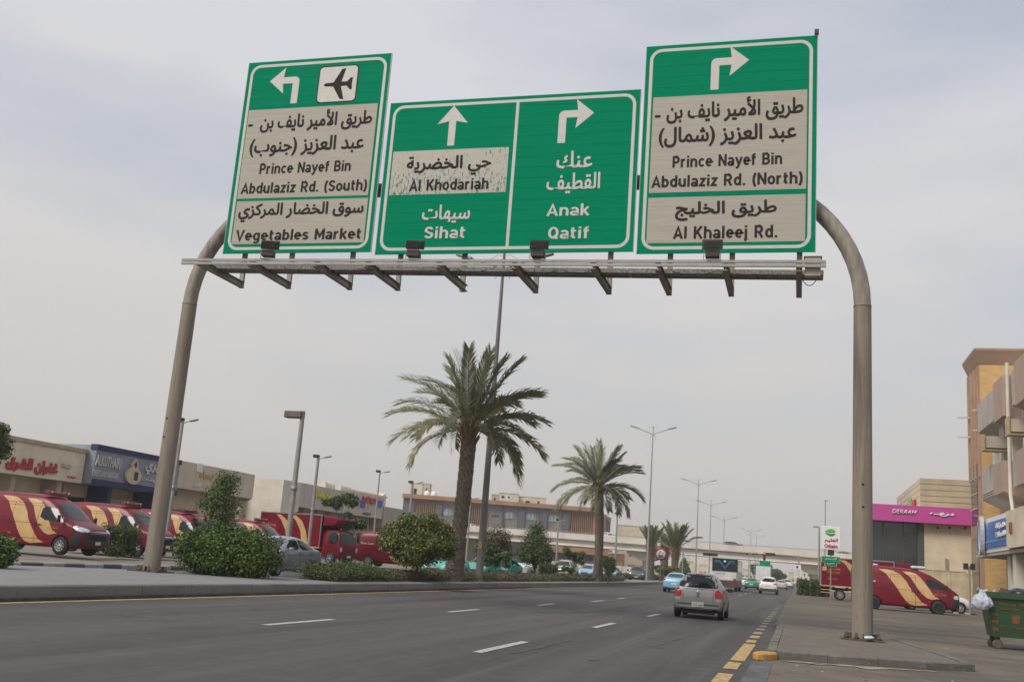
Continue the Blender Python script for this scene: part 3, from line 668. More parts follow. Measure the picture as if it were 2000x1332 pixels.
air = [(-15.24, 16.24), (-15.16, 16.30), (-14.98, 16.31), (-14.88, 16.32), (-14.62, 16.78), (-14.48, 16.80), (-14.60, 16.33), (-14.40, 16.33), (-14.28, 16.46), (-14.20, 16.46), (-14.22, 16.25),
       (-14.20, 16.04), (-14.28, 16.04), (-14.40, 16.18), (-14.60, 16.17), (-14.46, 15.70), (-14.60, 15.72), (-14.88, 16.17), (-14.98, 16.18), (-15.16, 16.19)]
poly(L, air, M_sbk, -0.0085, 0.003, 'aeroplane_symbol')
panel(L, -17.88, -13.22, 12.36, 15.49); panel(L, -17.86, -13.20, 10.80, 12.27)
words(L, ar('طريق الأمير نايف بن')+'', -17.38, -13.36, 14.63, 15.38, M_sbk, off=0.02)
poly(L, [(-17.83, 14.90), (-17.83, 14.98), (-17.66, 14.98), (-17.66, 14.90)], M_sbk, -0.0095, 0.004, 'dash')
words(L, ar('عبد العزيز (جنوب)'), -17.66, -13.55, 13.80, 14.46, M_sbk, off=0.02)
words(L, 'Prince Nayef Bin', -17.18, -13.92, 13.20, 13.57, M_sbk, off=0.018)
words(L, 'Abdulaziz Rd. (South)', -17.76, -13.28, 12.53, 12.90, M_sbk, off=0.018)
words(L, ar('سوق الخضار المركزي'), -17.75, -13.31, 11.55, 12.19, M_sbk, off=0.02)
words(L, 'Vegetables Market', -17.72, -13.30, 10.92, 11.28, M_sbk, off=0.018)
# centre sign
Cn = board('road_sign', 'wide green sign split by a white line, Sihat left and Qatif right, middle of gantry', -12.76, -4.72, 10.40, 15.47)
ox, oz = Cn.location.x, Cn.location.z
MB().box(-8.56-ox, -8.465-ox, -0.0055, -0.002, 10.6-oz, 15.27-oz).build('divider', M_swh, Cn)
poly(Cn, [(-10.715, 13.92), (-10.715, 14.74), (-11.10, 14.66), (-10.60, 15.26), (-10.10, 14.66), (-10.485, 14.74), (-10.485, 13.92)], M_swh)
bent_arrow(Cn, -6.10, -7.06, 14.90, 13.85)
words(Cn, ar('عنك'), -7.16, -6.06, 13.02, 13.58, M_swh, off=0.03)
words(Cn, ar('القطيف'), -7.42, -5.79, 12.22, 12.88, M_swh, off=0.03)
words(Cn, 'Anak', -7.35, -6.07, 11.53, 11.90, M_swh, off=0.04)
words(Cn, 'Qatif', -7.27, -6.03, 10.82, 11.19, M_swh, off=0.04)
words(Cn, ar('سيهات'), -11.32, -9.76, 11.36, 11.98, M_swh, off=0.03)
words(Cn, 'Sihat', -11.19, -9.86, 10.89, 11.27, M_swh, off=0.04)
# weathered cream sheet: peeled scratches where the green shows through
mw = bpy.data.materials.new('peeling_cream'); mw.use_nodes = True; n = mw.node_tree; b = n.nodes['Principled BSDF']; b.inputs['Roughness'].default_value = 0.5
t = n.nodes.new('ShaderNodeTexCoord'); mpn = n.nodes.new('ShaderNodeMapping'); mpn.inputs['Scale'].default_value = (15, 1, 5.5); mpn.inputs['Rotation'].default_value = (0, R(-24), 0)
n.links.new(t.outputs['Object'], mpn.inputs[0]); k = n.nodes.new('ShaderNodeTexNoise'); k.inputs['Scale'].default_value = 1.0; k.inputs['Detail'].default_value = 7; k.inputs['Roughness'].default_value = 0.7
n.links.new(mpn.outputs[0], k.inputs['Vector'])
k2 = n.nodes.new('ShaderNodeTexNoise'); k2.inputs['Scale'].default_value = 1.1; n.links.new(t.outputs['Object'], k2.inputs['Vector'])
sp = n.nodes.new('ShaderNodeSeparateXYZ'); n.links.new(t.outputs['Object'], sp.inputs[0])
lowz = n.nodes.new('ShaderNodeMapRange'); lowz.inputs[1].default_value = 2.0; lowz.inputs[2].default_value = 3.4; lowz.inputs[3].default_value = 0.05; lowz.inputs[4].default_value = -0.015; n.links.new(sp.outputs['Z'], lowz.inputs[0])
ad = n.nodes.new('ShaderNodeMath'); ad.operation = 'ADD'; n.links.new(k.outputs[0], ad.inputs[0]); n.links.new(lowz.outputs[0], ad.inputs[1])
ad2 = n.nodes.new('ShaderNodeMath'); ad2.operation = 'MULTIPLY_ADD'; ad2.inputs[1].default_value = 0.22; n.links.new(k2.outputs[0], ad2.inputs[0]); n.links.new(ad.outputs[0], ad2.inputs[2])
rr_ = n.nodes.new('ShaderNodeMapRange'); rr_.inputs[1].default_value = 0.690; rr_.inputs[2].default_value = 0.715; n.links.new(ad2.outputs[0], rr_.inputs[0])
mm = n.nodes.new('ShaderNodeMix'); mm.data_type = 'RGBA'; mm.inputs[6].default_value = (0.40, 0.375, 0.31, 1); mm.inputs[7].default_value = (0.06, 0.15, 0.11, 1)
n.links.new(rr_.outputs[0], mm.inputs[0]); n.links.new(mm.outputs[2], b.inputs['Base Color'])
pp = panel(Cn, -12.50, -8.69, 12.33, 13.79, mw); pp['label'] = 'scratched and peeling cream panel'
words(Cn, ar('حي الخضرية'), -12.0, -9.22, 12.92, 13.60, M_sbk, off=0.02)
words(Cn, 'Al Khodariah', -11.83, -9.25, 12.45, 12.82, M_sbk, off=0.018)
# right sign
Rn = board('road_sign', 'green and cream sign pointing right to the northern road, rightmost board on the gantry', -4.60, 0.32, 10.33, 16.85)
bent_arrow(Rn, -1.58, -2.55, 16.32, 15.32)
panel(Rn, -4.33, 0.06, 12.17, 15.17); panel(Rn, -4.34, 0.05, 10.64, 12.02)
words(Rn, ar('طريق الأمير نايف بن'), -3.92, -0.04, 14.28, 15.05, M_sbk, off=0.02)
poly(Rn, [(-4.26, 14.52), (-4.26, 14.60), (-4.10, 14.60), (-4.10, 14.52)], M_sbk, -0.0095, 0.004, 'dash')
words(Rn, ar('عبد العزيز (شمال)'), -4.12, -0.22, 13.56, 14.20, M_sbk, off=0.02)
words(Rn, 'Prince Nayef Bin', -3.68, -0.60, 12.93, 13.29, M_sbk, off=0.018)
words(Rn, 'Abdulaziz Rd. (North)', -4.26, -0.03, 12.33, 12.69, M_sbk, off=0.018)
words(Rn, ar('طريق الخليج'), -3.55, -0.72, 11.30, 11.88, M_sbk, off=0.02)
words(Rn, 'Al Khaleej Rd.', -3.57, -0.69, 10.76, 11.13, M_sbk, off=0.018)

# ---- flood lamps standing on the front rail
def flood(px, label, tilt):
    p = PY(px, 505, 25.5)
    t = thing('flood_lamp', label, 'flood lamp', (p.x, 25.5, zat(p.x)+0.125 if False else 9.595+(p.x+18.05)*(-0.235/18.6)+0.04), R(tilt), 'flood lamps along the gantry rail')
    b = MB(); v = []
    # housing: a box flaring towards its glass, tilted up towards the boards
    fr = [(-0.27, 0.34), (0.27, 0.34), (0.27, 0.62), (-0.27, 0.62)]; bk = [(-0.19, 0.20), (0.19, 0.20), (0.19, 0.40), (-0.19, 0.40)]
    vv = [(a, 0.18, c+0.0) for a, c in fr]+[(a, -0.16, c+0.06) for a, c in bk]
    b.add(vv, [(0, 1, 2, 3), (7, 6, 5, 4), (0, 4, 5, 1), (1, 5, 6, 2), (2, 6, 7, 3), (3, 7, 4, 0)]); b.build('housing', M_lamp, t, bevel=0.015)
    for i in range(9):
        xx = -0.17+i*0.0425; MB().box(xx-0.004, xx+0.004, -0.19, -0.05, 0.26, 0.50).build('cooling_fin', M_lamp, t)
    MB().box(-0.25, 0.25, 0.181, 0.19, 0.36, 0.60).build('lens', M_glassl, t)
    bx('gear_box', M_lamp, t, -0.16, 0.20, -0.12, 0.12, 0.055, 0.24, bevel=0.012)
    b = MB(); b.tube([(-0.2, 0, 0.22), (-0.21, 0, 0.02), (-0.18, 0, 0.0), (0.2, 0, 0.0), (0.23, 0, 0.02), (0.22, 0, 0.22)], 0.010, 6); b.build('yoke', M_steel2, t)
    return t
for px, lb, tl in ((522, 'black flood lamp under the vegetables market sign, leftmost on the rail', 12), (806, 'black flood lamp below the Sihat lettering', 6),
                   (1049, 'black flood lamp just left of the Qatif lettering', 4), (1390, 'black flood lamp covering the Khaleej lettering, rightmost on the rail', 2)):
    flood(px, lb, tl)

# drifted sand along the right kerb front
rr = random.Random(77); sd = MB()
top_ = [(-0.3+i*.22, 20.72+i*.22*.36-rr.uniform(.02, .10)) for i in range(14)]; bot_ = [(a, b-rr.uniform(.25, .9)*(1-abs(i-7)/9)) for i, (a, b) in enumerate(top_)]
P_ = top_+bot_[::-1]; sheet('sand_drift', P_, 0.016, multi_noise('drift_sand', (.30, .25, .19), [(3, (1, 1, 1), .42, .6, (.17, .15, .13), .9), (40, (1, 1, 1), .5, .7, (.38, .33, .26), .5)]))
# litter at the foot of the right post
m_ = MB(); m_.tube([(0, 0, 0), (0.16, -0.03, 0.02), (0.22, -0.03, 0.015)], [0.045, 0.045, 0.018], 10)
o = m_.build('plastic_bottle', mat('pale_plastic', (0.45, 0.58, 0.58), 0.25, var=0.3, scale=20), None, loc=(1.60, 27.68, 0.24)); tag(o, 'small crushed pale bottle lying against the foot of the right gantry post', 'bottle')

# =================================================================== VEHICLES
def skin(stations, name='body', lv=2, crease=0.55):
    bm = bmesh.new(); rings = []
    for (x, zb, zk, zt, wl, wm, wk, wt) in stations:
        zm = zb+(zk-zb)*0.5; ed = min(0.10, max(0.02, (zt-zk)*0.35))
        half = [(0, zb), (wl*0.93, zb), (wl, zb+0.07), (wm, zm), (wk, zk), (wt+0.02, zt-ed), (wt*0.80, zt), (0, zt+0.025)]
        P = [(y, z) for y, z in half]+[(-y, z) for y, z in reversed(half[1:-1])]
        rings.append([bm.verts.new((x, y, z)) for y, z in P])
    n = len(rings[0])
    for a, b in zip(rings[:-1], rings[1:]):
        for k in range(n): bm.faces.new((a[k], a[(k+1) % n], b[(k+1) % n], b[k]))
    for r, rev in ((rings[0], False), (rings[-1], True)):
        # cap as quads bridging left and right
        for k in range(n//2):
            q = [r[k], r[k+1], r[(n-k-1) % n], r[(n-k) % n]]
            q2 = []
            for v in q:
                if v not in q2: q2.append(v)
            if len(q2) >= 3: bm.faces.new(q2 if rev else q2[::-1])
    bmesh.ops.recalc_face_normals(bm, faces=bm.faces)
    cl = bm.edges.layers.float.new('crease_edge')
    for e_ in bm.edges:
        if len(e_.link_faces) == 2 and e_.calc_face_angle(0) > 1.0: e_[cl] = crease*0.6
    for a, b in zip(rings[:-1], rings[1:]):
        for k in (4, n-4):
            e_ = bm.edges.get((a[k], b[k]))
            if e_: e_[cl] = crease*0.5
    me = bpy.data.meshes.new(name); bm.to_mesh(me); bm.free()
    o = bpy.data.objects.new(name, me); col.objects.link(o); s_ = o.modifiers.new('s', 'SUBSURF'); s_.levels = lv; s_.render_levels = lv
    bpy.context.view_layer.update()
    m2 = bpy.data.meshes.new_from_object(o.evaluated_get(bpy.context.evaluated_depsgraph_get())); bpy.data.objects.remove(o); bpy.data.meshes.remove(me)
    m2.name = name; return m2
def bvh_of(me):
    return BVHTree.FromPolygons([v.co[:] for v in me.vertices], [p.vertices[:] for p in me.polygons])
def cut_wheels(me, xs, r, halfw, zc):
    o = bpy.data.objects.new('tmp', me); col.objects.link(o); tools = []
    mb = MB()
    for x in xs:
        for s in (-1, 1):
            mb2 = [(r*math.cos(2*math.pi*k/28)+x, r*math.sin(2*math.pi*k/28)+zc) for k in range(28)]
            mb.prism(mb2, s*(halfw-0.30), s*(halfw+0.35), axis='y')
    tm = mb.mesh('cut'); t = bpy.data.objects.new('cut', tm); col.objects.link(t)
    b = o.modifiers.new('b', 'BOOLEAN'); b.operation = 'DIFFERENCE'; b.solver = 'EXACT'; b.object = t
    bpy.context.view_layer.update()
    m2 = bpy.data.meshes.new_from_object(o.evaluated_get(bpy.context.evaluated_depsgraph_get()))
    bpy.data.objects.remove(o); bpy.data.objects.remove(t); bpy.data.meshes.remove(tm)
    m2.polygons.foreach_set('use_smooth', [True]*len(m2.polygons))
    try: m2.set_sharp_from_angle(angle=R(38))
    except Exception: pass
    return m2
def chaikin(P, n):
    for _ in range(n):
        Q = []
        for i in range(len(P)):
            a, b = P[i], P[(i+1) % len(P)]
            Q += [(a[0]*0.8+b[0]*0.2, a[1]*0.8+b[1]*0.2), (a[0]*0.2+b[0]*0.8, a[1]*0.2+b[1]*0.8)]
        P = Q
    return P
def decal(bv, pts, view, m, name, parent, off=0.006, rnd_=1, cell=0.12, both=False):
    """a thin piece of its own (glass, lamp, trim, print) lying on the body; view: 'R' right side, 'L' left, 'F' front, 'B' back, 'T' top"""
    if both:
        decal(bv, pts, 'R', m, name, parent, off, rnd_, cell); return decal(bv, pts, 'L', m, name, parent, off, rnd_, cell)
    P = chaikin(pts, rnd_) if rnd_ else pts
    bm = bmesh.new(); bm.faces.new([bm.verts.new((a, b, 0)) for a, b in P])
    for ax in (0, 1):
        lo = min(p[ax] for p in P); hi = max(p[ax] for p in P); k = max(1, int((hi-lo)/cell))
        for i in range(1, k+1):
            c = lo+(hi-lo)*i/(k+1); no = (1, 0, 0) if ax == 0 else (0, 1, 0); co = (c, 0, 0) if ax == 0 else (0, c, 0)
            bmesh.ops.bisect_plane(bm, geom=bm.verts[:]+bm.edges[:]+bm.faces[:], plane_co=co, plane_no=no)
    for v in bm.verts:
        a, b = v.co.x, v.co.y
        o_, d = {'R': (Vector((a, -3, b)), Vector((0, 1, 0))), 'L': (Vector((a, 3, b)), Vector((0, -1, 0))), 'F': (Vector((8, a, b)), Vector((-1, 0, 0))),
                 'B': (Vector((-8, a, b)), Vector((1, 0, 0))), 'T': (Vector((a, b, 6)), Vector((0, 0, -1)))}[view]
        h = bv.ray_cast(o_, d)
        if h[0] is None:
            h = bv.find_nearest({'R': Vector((a, -1, b)), 'L': Vector((a, 1, b)), 'F': Vector((2.5, a, b)), 'B': Vector((-2.5, a, b)), 'T': Vector((a, b, 2))}[view])
        nrm = h[1]
        if nrm.dot(d) > 0: nrm = -nrm
        v.co = h[0]+nrm*off*0.5-d*off*0.5
    for f in bm.faces: f.smooth = True
    bmesh.ops.recalc_face_normals(bm, faces=bm.faces)
    me = bpy.data.meshes.new(name); bm.to_mesh(me); bm.free(); me.materials.append(m); return link(name, me, None, parent)
WH = {}
def wheel(parent, x, y, r, w=0.20, spokes=7, rimm=None, key='car'):
    rimm = rimm or M_rim; k = (key, r, w, spokes, rimm.name)
    if k not in WH:
        t = MB(); t.lathe([(r*0.60, -w/2), (r*0.66, -w/2-0.004), (r*0.93, -w/2), (r, -w/2+0.03), (r, w/2-0.03), (r*0.93, w/2), (r*0.66, w/2+0.004), (r*0.60, w/2)], 26, 'y'); t.lathe([(0, -w/2+0.06), (r*0.62, -w/2+0.05), (r*0.62, w/2-0.05), (0, w/2-0.06)], 20, 'y')
        tm = t.mesh('wheel'); tm.materials.append(M_black)
        q = MB(); q.lathe([(r*0.62, -w/2+0.05), (r*0.62, -w/2+0.0), (r*0.57, -w/2-0.002), (r*0.54, -w/2+0.05)], 26, 'y'); q.lathe([(0, -w/2-0.005), (r*0.16, -w/2-0.003), (r*0.17, -w/2+0.05)], 12, 'y')
        for i in range(spokes):
            t_ = 2*math.pi*i/spokes; c, s = math.cos(t_), math.sin(t_); q.bar((c*r*0.12, -w/2+0.018, s*r*0.12), (c*r*0.57, -w/2+0.010, s*r*0.57), r*0.15, 0.03, up=(0, 1, 0))
        qm = q.mesh('rim'); qm.materials.append(rimm); WH[k] = (tm, qm)
    tm, qm = WH[k]
    o = link('wheel', tm, None, parent, (x, y, r), (0, 0, 0 if y < 0 else math.pi)); link('rim', qm, None, o); return o
def headpiece(bv, P, view, m, name, t, **k):
    decal(bv, P, view, m, name, t, **k); decal(bv, [(-a, b) for a, b in P], view, m, name, t, **k)

def make_hatch(pm, label, plate=True, group=None, lit=True):
    t = thing('parked_car', label, 'car'); t.name = 'hatchback_car'
    st = [(1.87, .34, .52, .62, .60, .68, .64, .50), (1.78, .24, .66, .76, .70, .80, .76, .62), (1.35, .20, .80, .93, .78, .845, .80, .66), (0.98, .19, .88, 1.02, .80, .848, .82, .66),
          (0.55, .19, .92, 1.28, .80, .848, .83, .60), (.10, .19, .93, 1.49, .80, .848, .82, .525), (-.55, .19, .95, 1.53, .80, .848, .82, .53), (-1.25, .20, .98, 1.50, .80, .848, .815, .515), (-1.55, .21, 1.0, 1.45, .79, .845, .80, .49),
          (-1.72, .25, .99, 1.14, .78, .84, .79, .63), (-1.83, .28, .86, .97, .76, .82, .77, .62), (-1.875, .33, .60, .70, .70, .78, .74, .60)]
    me = skin(st); bv = bvh_of(me); me = cut_wheels(me, (1.20, -1.26), 0.345, 0.80, 0.29); link('body', me, pm, t)
    decal(bv, [(-.52, 1.435), (.52, 1.435), (.66, 1.09), (.60, 1.03), (-.60, 1.03), (-.66, 1.09)], 'B', M_glass, 'rear_window', t, off=.012)
    decal(bv, [(-.55, 1.478), (.55, 1.478), (.53, 1.445), (-.53, 1.445)], 'B', pm, 'spoiler', t, off=0.05, rnd_=0)
    decal(bv, [(-.13, 1.47), (.13, 1.47), (.12, 1.445), (-.12, 1.445)], 'B', M_tailon if lit else M_tail, 'brake_light', t, off=.066, rnd_=0)
    decal(bv, [(-.60, 1.38), (.60, 1.38), (.55, 1.05), (-.55, 1.05)], 'F', M_glass, 'windscreen', t, off=.01)
    decal(bv, [(.62, .99), (.12, 1.36), (.02, 1.40), (-.16, 1.405), (-.16, .985)], 'R', M_glass, 'side_window', t, both=True)
    decal(bv, [(-.25, .985), (-.25, 1.41), (-.9, 1.40), (-.98, 1.0)], 'R', M_glass, 'side_window', t, both=True)
    decal(bv, [(-1.06, 1.02), (-1.0, 1.37), (-1.32, 1.30), (-1.40, 1.12)], 'R', M_glass, 'quarter_window', t, both=True)
    headpiece(bv, [(.54, .76), (.58, .96), (.68, 1.00), (.78, .88), (.80, .72), (.64, .71)], 'B', M_tailon if lit else M_tail, 'tail_light', t, off=.02, cell=.05)
    headpiece(bv, [(.60, .60), (.60, .69), (.80, .69), (.82, .60)], 'B', M_rim, 'reflector', t, off=.016, cell=.05)
    decal(bv, [(-.70, .50), (.70, .50), (.70, .46), (-.70, .46)], 'B', M_blackp, 'bumper_seam', t, off=.006, rnd_=0)
    decal(bv, [(-.50, .985), (.50, .985), (.50, .975), (-.50, .975)], 'B', M_blackp, 'hatch_seam', t, off=.006, rnd_=0)
    for s in (-1, 1): decal(bv, [(s*.51, .98), (s*.52, .98), (s*.50, .52), (s*.49, .52)], 'B', M_blackp, 'hatch_seam', t, off=.006, rnd_=0)
    decal(bv, [(-.78, .36), (.78, .36), (.74, .24), (-.74, .24)], 'B', M_blackp, 'bumper_foot', t, off=.012, rnd_=0)
    decal(bv, [(-.20, .40), (.20, .40), (.20, .56), (-.20, .56)], 'B', M_plate, 'licence_plate', t, off=.03, rnd_=0)
    lettering('plate_print', '3471', M_sbk, t, .03, .17, .42, .49, 0, off=0, depth=.002, rz=0, loc=(-1.912, 0, 0)).rotation_euler = (0, 0, R(-90))
    lettering('plate_print', ar('ح ن د'), M_sbk, t, -.16, -.02, .42, .53, 0, off=0, depth=.002, loc=(-1.912, 0, 0)).rotation_euler = (0, 0, R(-90))
    lettering('window_sticker', ar('بسم الله'), M_rim, t, -.02, .26, 1.08, 1.16, 0, off=0.0, depth=.001, loc=(-1.80, 0, 0)).rotation_euler = (0, R(-14), R(-90))
    b = MB(); b.lathe([(0.05, 0), (0.062, 0), (0.062, .012), (0.05, .012)], 18, 'x', (-1.885, 0, .87)); b.tube([(-1.888, -.05, .87), (-1.888, .05, .87)], .006, 5); b.tube([(-1.888, 0, .83), (-1.888, 0, .91)], .006, 5); b.build('emblem', M_chrome, t)
    b = MB(); b.tube([(-1.86, .0, 1.02), (-1.82, -.30, 1.05)], .009, 5); b.build('rear_wiper', M_blackp, t)
    b = MB(); b.tube([(-1.89, 0.04, .77), (-1.87, -0.04, .74)], .018, 6); b.build('badge', M_blackp, t)
    for s in (-1, 1):
        b = MB(); b.add([(.72+a*.10, s*(.90+c*.09), .98+d*.065) for a in (-.5, .5) for c in (-1, 1) for d in (-1, 1)], [(0, 1, 3, 2), (4, 6, 7, 5), (0, 4, 5, 1), (2, 3, 7, 6), (0, 2, 6, 4), (1, 5, 7, 3)]); b.build('mirror', M_blackp, t, bevel=.02)
    decal(bv, [(-1.52, .86), (-1.86, .90), (-1.80, .68), (-1.6, .66)], 'R', M_tail, 'tail_light', t, both=True)
    for x in (-1.0, 0.66, -.2): decal(bv, [(x, .30), (x+.012, .30), (x+.012, .97), (x, .97)], 'R', M_blackp, 'door_seam', t, rnd_=0, both=True)
    headpiece(bv, [(.45, .62), (.50, .80), (.66, .82), (.70, .66)], 'F', M_lens, 'headlight', t, off=.01, cell=.06)
    decal(bv, [(-.40, .60), (.40, .60), (.36, .44), (-.36, .44)], 'F', M_blackp, 'grille', t)
    b = MB(); b.box(-1.80, -1.5, -.55, .55, .17, .26); b.tube([(-1.93, -.5, .24), (-1.7, -.5, .24)], .028, 8); b.build('underbody', M_dark, t)
    for x in (1.20, -1.26):
        for s in (-1, 1): wheel(t, x, s*.735, .30, .19)
    return t
def make_sedan(pm, label, roof_sign=False, beacon=False, name='sedan_car'):
    t = thing(name, label, 'car')
    st = [(2.22, .36, .52, .60, .60, .70, .66, .50), (2.12, .26, .66, .74, .72, .82, .78, .62), (1.6, .21, .80, .90, .80, .86, .82, .68), (1.05, .20, .88, .99, .82, .865, .83, .68),
          (.55, .20, .91, 1.24, .82, .865, .83, .60), (.05, .20, .93, 1.43, .82, .865, .835, .57), (-.5, .20, .95, 1.455, .82, .865, .835, .57), (-1.0, .20, .97, 1.39, .82, .865, .83, .56),
          (-1.45, .21, .99, 1.17, .81, .86, .82, .62), (-1.75, .22, 1.0, 1.055, .80, .855, .80, .68), (-2.08, .26, .93, 1.02, .76, .83, .77, .64), (-2.20, .34, .62, .74, .68, .78, .74, .58)]
    me = skin(st); bv = bvh_of(me); me = cut_wheels(me, (1.36, -1.28), 0.355, 0.82, 0.30); link('body', me, pm, t)
    decal(bv, [(-.60, 1.36), (.60, 1.36), (.66, 1.03), (-.66, 1.03)], 'F', M_glass, 'windscreen', t, off=.01)
    decal(bv, [(-.58, 1.34), (.58, 1.34), (.64, 1.09), (-.64, 1.09)], 'B', M_glass, 'rear_window', t, off=.01)
    decal(bv, [(.72, .98), (.18, 1.31), (.02, 1.35), (-.22, 1.36), (-.22, .98)], 'R', M_glass, 'side_window', t, both=True)
    decal(bv, [(-.30, .98), (-.30, 1.36), (-.86, 1.30), (-1.38, 1.07), (-1.30, 1.01)], 'R', M_glass, 'side_window', t, both=True)
    headpiece(bv, [(.46, .62), (.48, .76), (.66, .84), (.76, .80), (.76, .68)], 'F', M_lens, 'headlight', t, off=.012, cell=.06)
    decal(bv, [(1.80, .74), (1.84, .80), (2.12, .72), (2.14, .64)], 'R', M_lens, 'headlight', t, both=True, cell=.06)
    decal(bv, [(-.40, .70), (.40, .70), (.34, .42), (-.34, .42)], 'F', M_blackp, 'grille', t, off=.01)
    decal(bv, [(-.38, .72), (.38, .72), (.38, .69), (-.38, .69)], 'F', M_chrome, 'grille_bar', t, off=.02, rnd_=0)
    headpiece(bv, [(.48, .80), (.50, .95), (.74, .97), (.78, .82)], 'B', M_tail, 'tail_light', t, off=.014, cell=.05)
    decal(bv, [(-2.12, .84), (-2.12, .95), (-1.78, .97), (-1.9, .84)], 'R', M_tail, 'tail_light', t, both=True, cell=.06)
    decal(bv, [(-.20, .70), (.20, .70), (.20, .56), (-.20, .56)], 'B', M_plate, 'licence_plate', t, off=.02, rnd_=0)
    decal(bv, [(-.20, .46), (.20, .46), (.20, .34), (-.20, .34)], 'F', M_plate, 'licence_plate', t, off=.02, rnd_=0)
    decal(bv, [(-.74, .38), (.74, .38), (.70, .26), (-.70, .26)], 'B', M_blackp, 'bumper_foot', t, off=.01, rnd_=0)
    for x in (.62, -.26, -1.12): decal(bv, [(x, .32), (x+.012, .32), (x+.012, .95), (x, .95)], 'R', M_blackp, 'door_seam', t, rnd_=0, both=True)
    decal(bv, [(-1.1, .83), (1.2, .76), (1.2, .75), (-1.1, .82)], 'R', M_blackp, 'side_crease', t, rnd_=0, both=True, off=.002)
    for x in (-.12, -1.02): decal(bv, [(x, .83), (x-.17, .83), (x-.17, .86), (x, .86)], 'R', M_chrome, 'door_handle', t, both=True, off=.02, cell=.05)
    for s in (-1, 1):
        b = MB(); b.add([(.66+a*.12, s*(.93+c*.09), 1.0+d*.06) for a in (-.5, .5) for c in (-1, 1) for d in (-1, 1)], [(0, 1, 3, 2), (4, 6, 7, 5), (0, 4, 5, 1), (2, 3, 7, 6), (0, 2, 6, 4), (1, 5, 7, 3)]); b.build('mirror', pm, t, bevel=.025)
    if roof_sign: b = MB(); b.prism([(-.22, 0), (.22, 0), (.18, .13), (-.18, .13)], -.07, .07, axis='x'); o = b.build('roof_sign', M_wht, t); o.location = (-.2, 0, 1.47)
    for x in (1.36, -1.28):
        for s in (-1, 1): wheel(t, x, s*.76, .31, .20)
    return t
def make_suv(pm, label, name='suv_car', front_dark=False):
    t = thing(name, label, 'car')
    st = [(2.22, .42, .70, .82, .66, .76, .72, .58), (2.12, .34, .84, .98, .78, .88, .84, .70), (1.6, .28, .96, 1.08, .86, .92, .88, .76), (1.15, .27, 1.02, 1.14, .88, .925, .89, .74),
          (.7, .27, 1.06, 1.44, .88, .925, .89, .66), (.25, .27, 1.07, 1.65, .88, .925, .89, .64), (-.6, .27, 1.09, 1.70, .88, .925, .89, .64), (-1.5, .28, 1.11, 1.66, .88, .925, .885, .63), (-1.86, .30, 1.12, 1.56, .87, .92, .87, .62),
          (-2.05, .34, 1.08, 1.22, .84, .90, .84, .68), (-2.18, .38, .88, 1.02, .80, .86, .82, .66), (-2.22, .44, .70, .80, .74, .82, .78, .62)]
    me = skin(st); bv = bvh_of(me); me = cut_wheels(me, (1.40, -1.32), 0.41, 0.87, 0.36); link('body', me, pm, t)
    decal(bv, [(-.68, 1.57), (.68, 1.57), (.76, 1.18), (-.76, 1.18)], 'F', M_glass, 'windscreen', t, off=.01)
    decal(bv, [(-.64, 1.55), (.64, 1.55), (.72, 1.20), (-.72, 1.20)], 'B', M_glass, 'rear_window', t, off=.01)
    decal(bv, [(.86, 1.12), (.36, 1.52), (.2, 1.57), (-.14, 1.58), (-.14, 1.13)], 'R', M_glass, 'side_window', t, both=True)
    decal(bv, [(-.24, 1.13), (-.24, 1.58), (-1.1, 1.56), (-1.16, 1.15)], 'R', M_glass, 'side_window', t, both=True)
    decal(bv, [(-1.24, 1.15), (-1.2, 1.55), (-1.62, 1.50), (-1.78, 1.20)], 'R', M_glass, 'quarter_window', t, both=True)
    headpiece(bv, [(.50, .78), (.52, .94), (.72, .98), (.82, .94), (.82, .80)], 'F', M_lens, 'headlight', t, off=.012, cell=.06)
    decal(bv, [(-.46, .92), (.46, .92), (.40, .62), (-.40, .62)], 'F', M_blackp, 'grille', t, off=.01)
    for z in (.86, .78, .70): decal(bv, [(-.44, z), (.44, z), (.44, z-.025), (-.44, z-.025)], 'F', M_chrome, 'grille_bar', t, off=.02, rnd_=0)
    headpiece(bv, [(.50, .96), (.54, 1.08), (.78, 1.12), (.84, .94)], 'B', M_tail, 'tail_light', t, off=.014, cell=.05)
    headpiece(bv, [(.58, .58), (.58, .62), (.78, .62), (.78, .58)], 'B', M_tail, 'reflector', t, off=.014, rnd_=0)
    decal(bv, [(-.22, .88), (.22, .88), (.22, .74), (-.22, .74)], 'B', M_plate, 'licence_plate', t, off=.02, rnd_=0)
    decal(bv, [(-.22, .58), (.22, .58), (.22, .46), (-.22, .46)], 'F', M_plate, 'licence_plate', t, off=.02, rnd_=0)
    decal(bv, [(-.80, .54), (.80, .54), (.76, .36), (-.76, .36)], 'B', M_blackp, 'bumper_foot', t, off=.012, rnd_=0)
    decal(bv, [(-.80, .50), (.80, .50), (.76, .36), (-.76, .36)], 'F', M_blackp, 'bumper_foot', t, off=.008, rnd_=0)
    for x in (.74, -.19, -1.2): decal(bv, [(x, .40), (x+.012, .40), (x+.012, 1.1), (x, 1.1)], 'R', M_blackp, 'door_seam', t, rnd_=0, both=True)
    for s in (-1, 1):
        b = MB(); b.add([(.80+a*.12, s*(1.0+c*.10), 1.14+d*.08) for a in (-.5, .5) for c in (-1, 1) for d in (-1, 1)], [(0, 1, 3, 2), (4, 6, 7, 5), (0, 4, 5, 1), (2, 3, 7, 6), (0, 2, 6, 4), (1, 5, 7, 3)]); b.build('mirror', pm, t, bevel=.025)
        MB().tube([(.1, s*.60, 1.74), (-1.5, s*.60, 1.73)], .018, 6).build('roof_rail', M_rim, t)
    for x in (1.40, -1.32):
        for s in (-1, 1): wheel(t, x, s*.80, .36, .23)
    return t
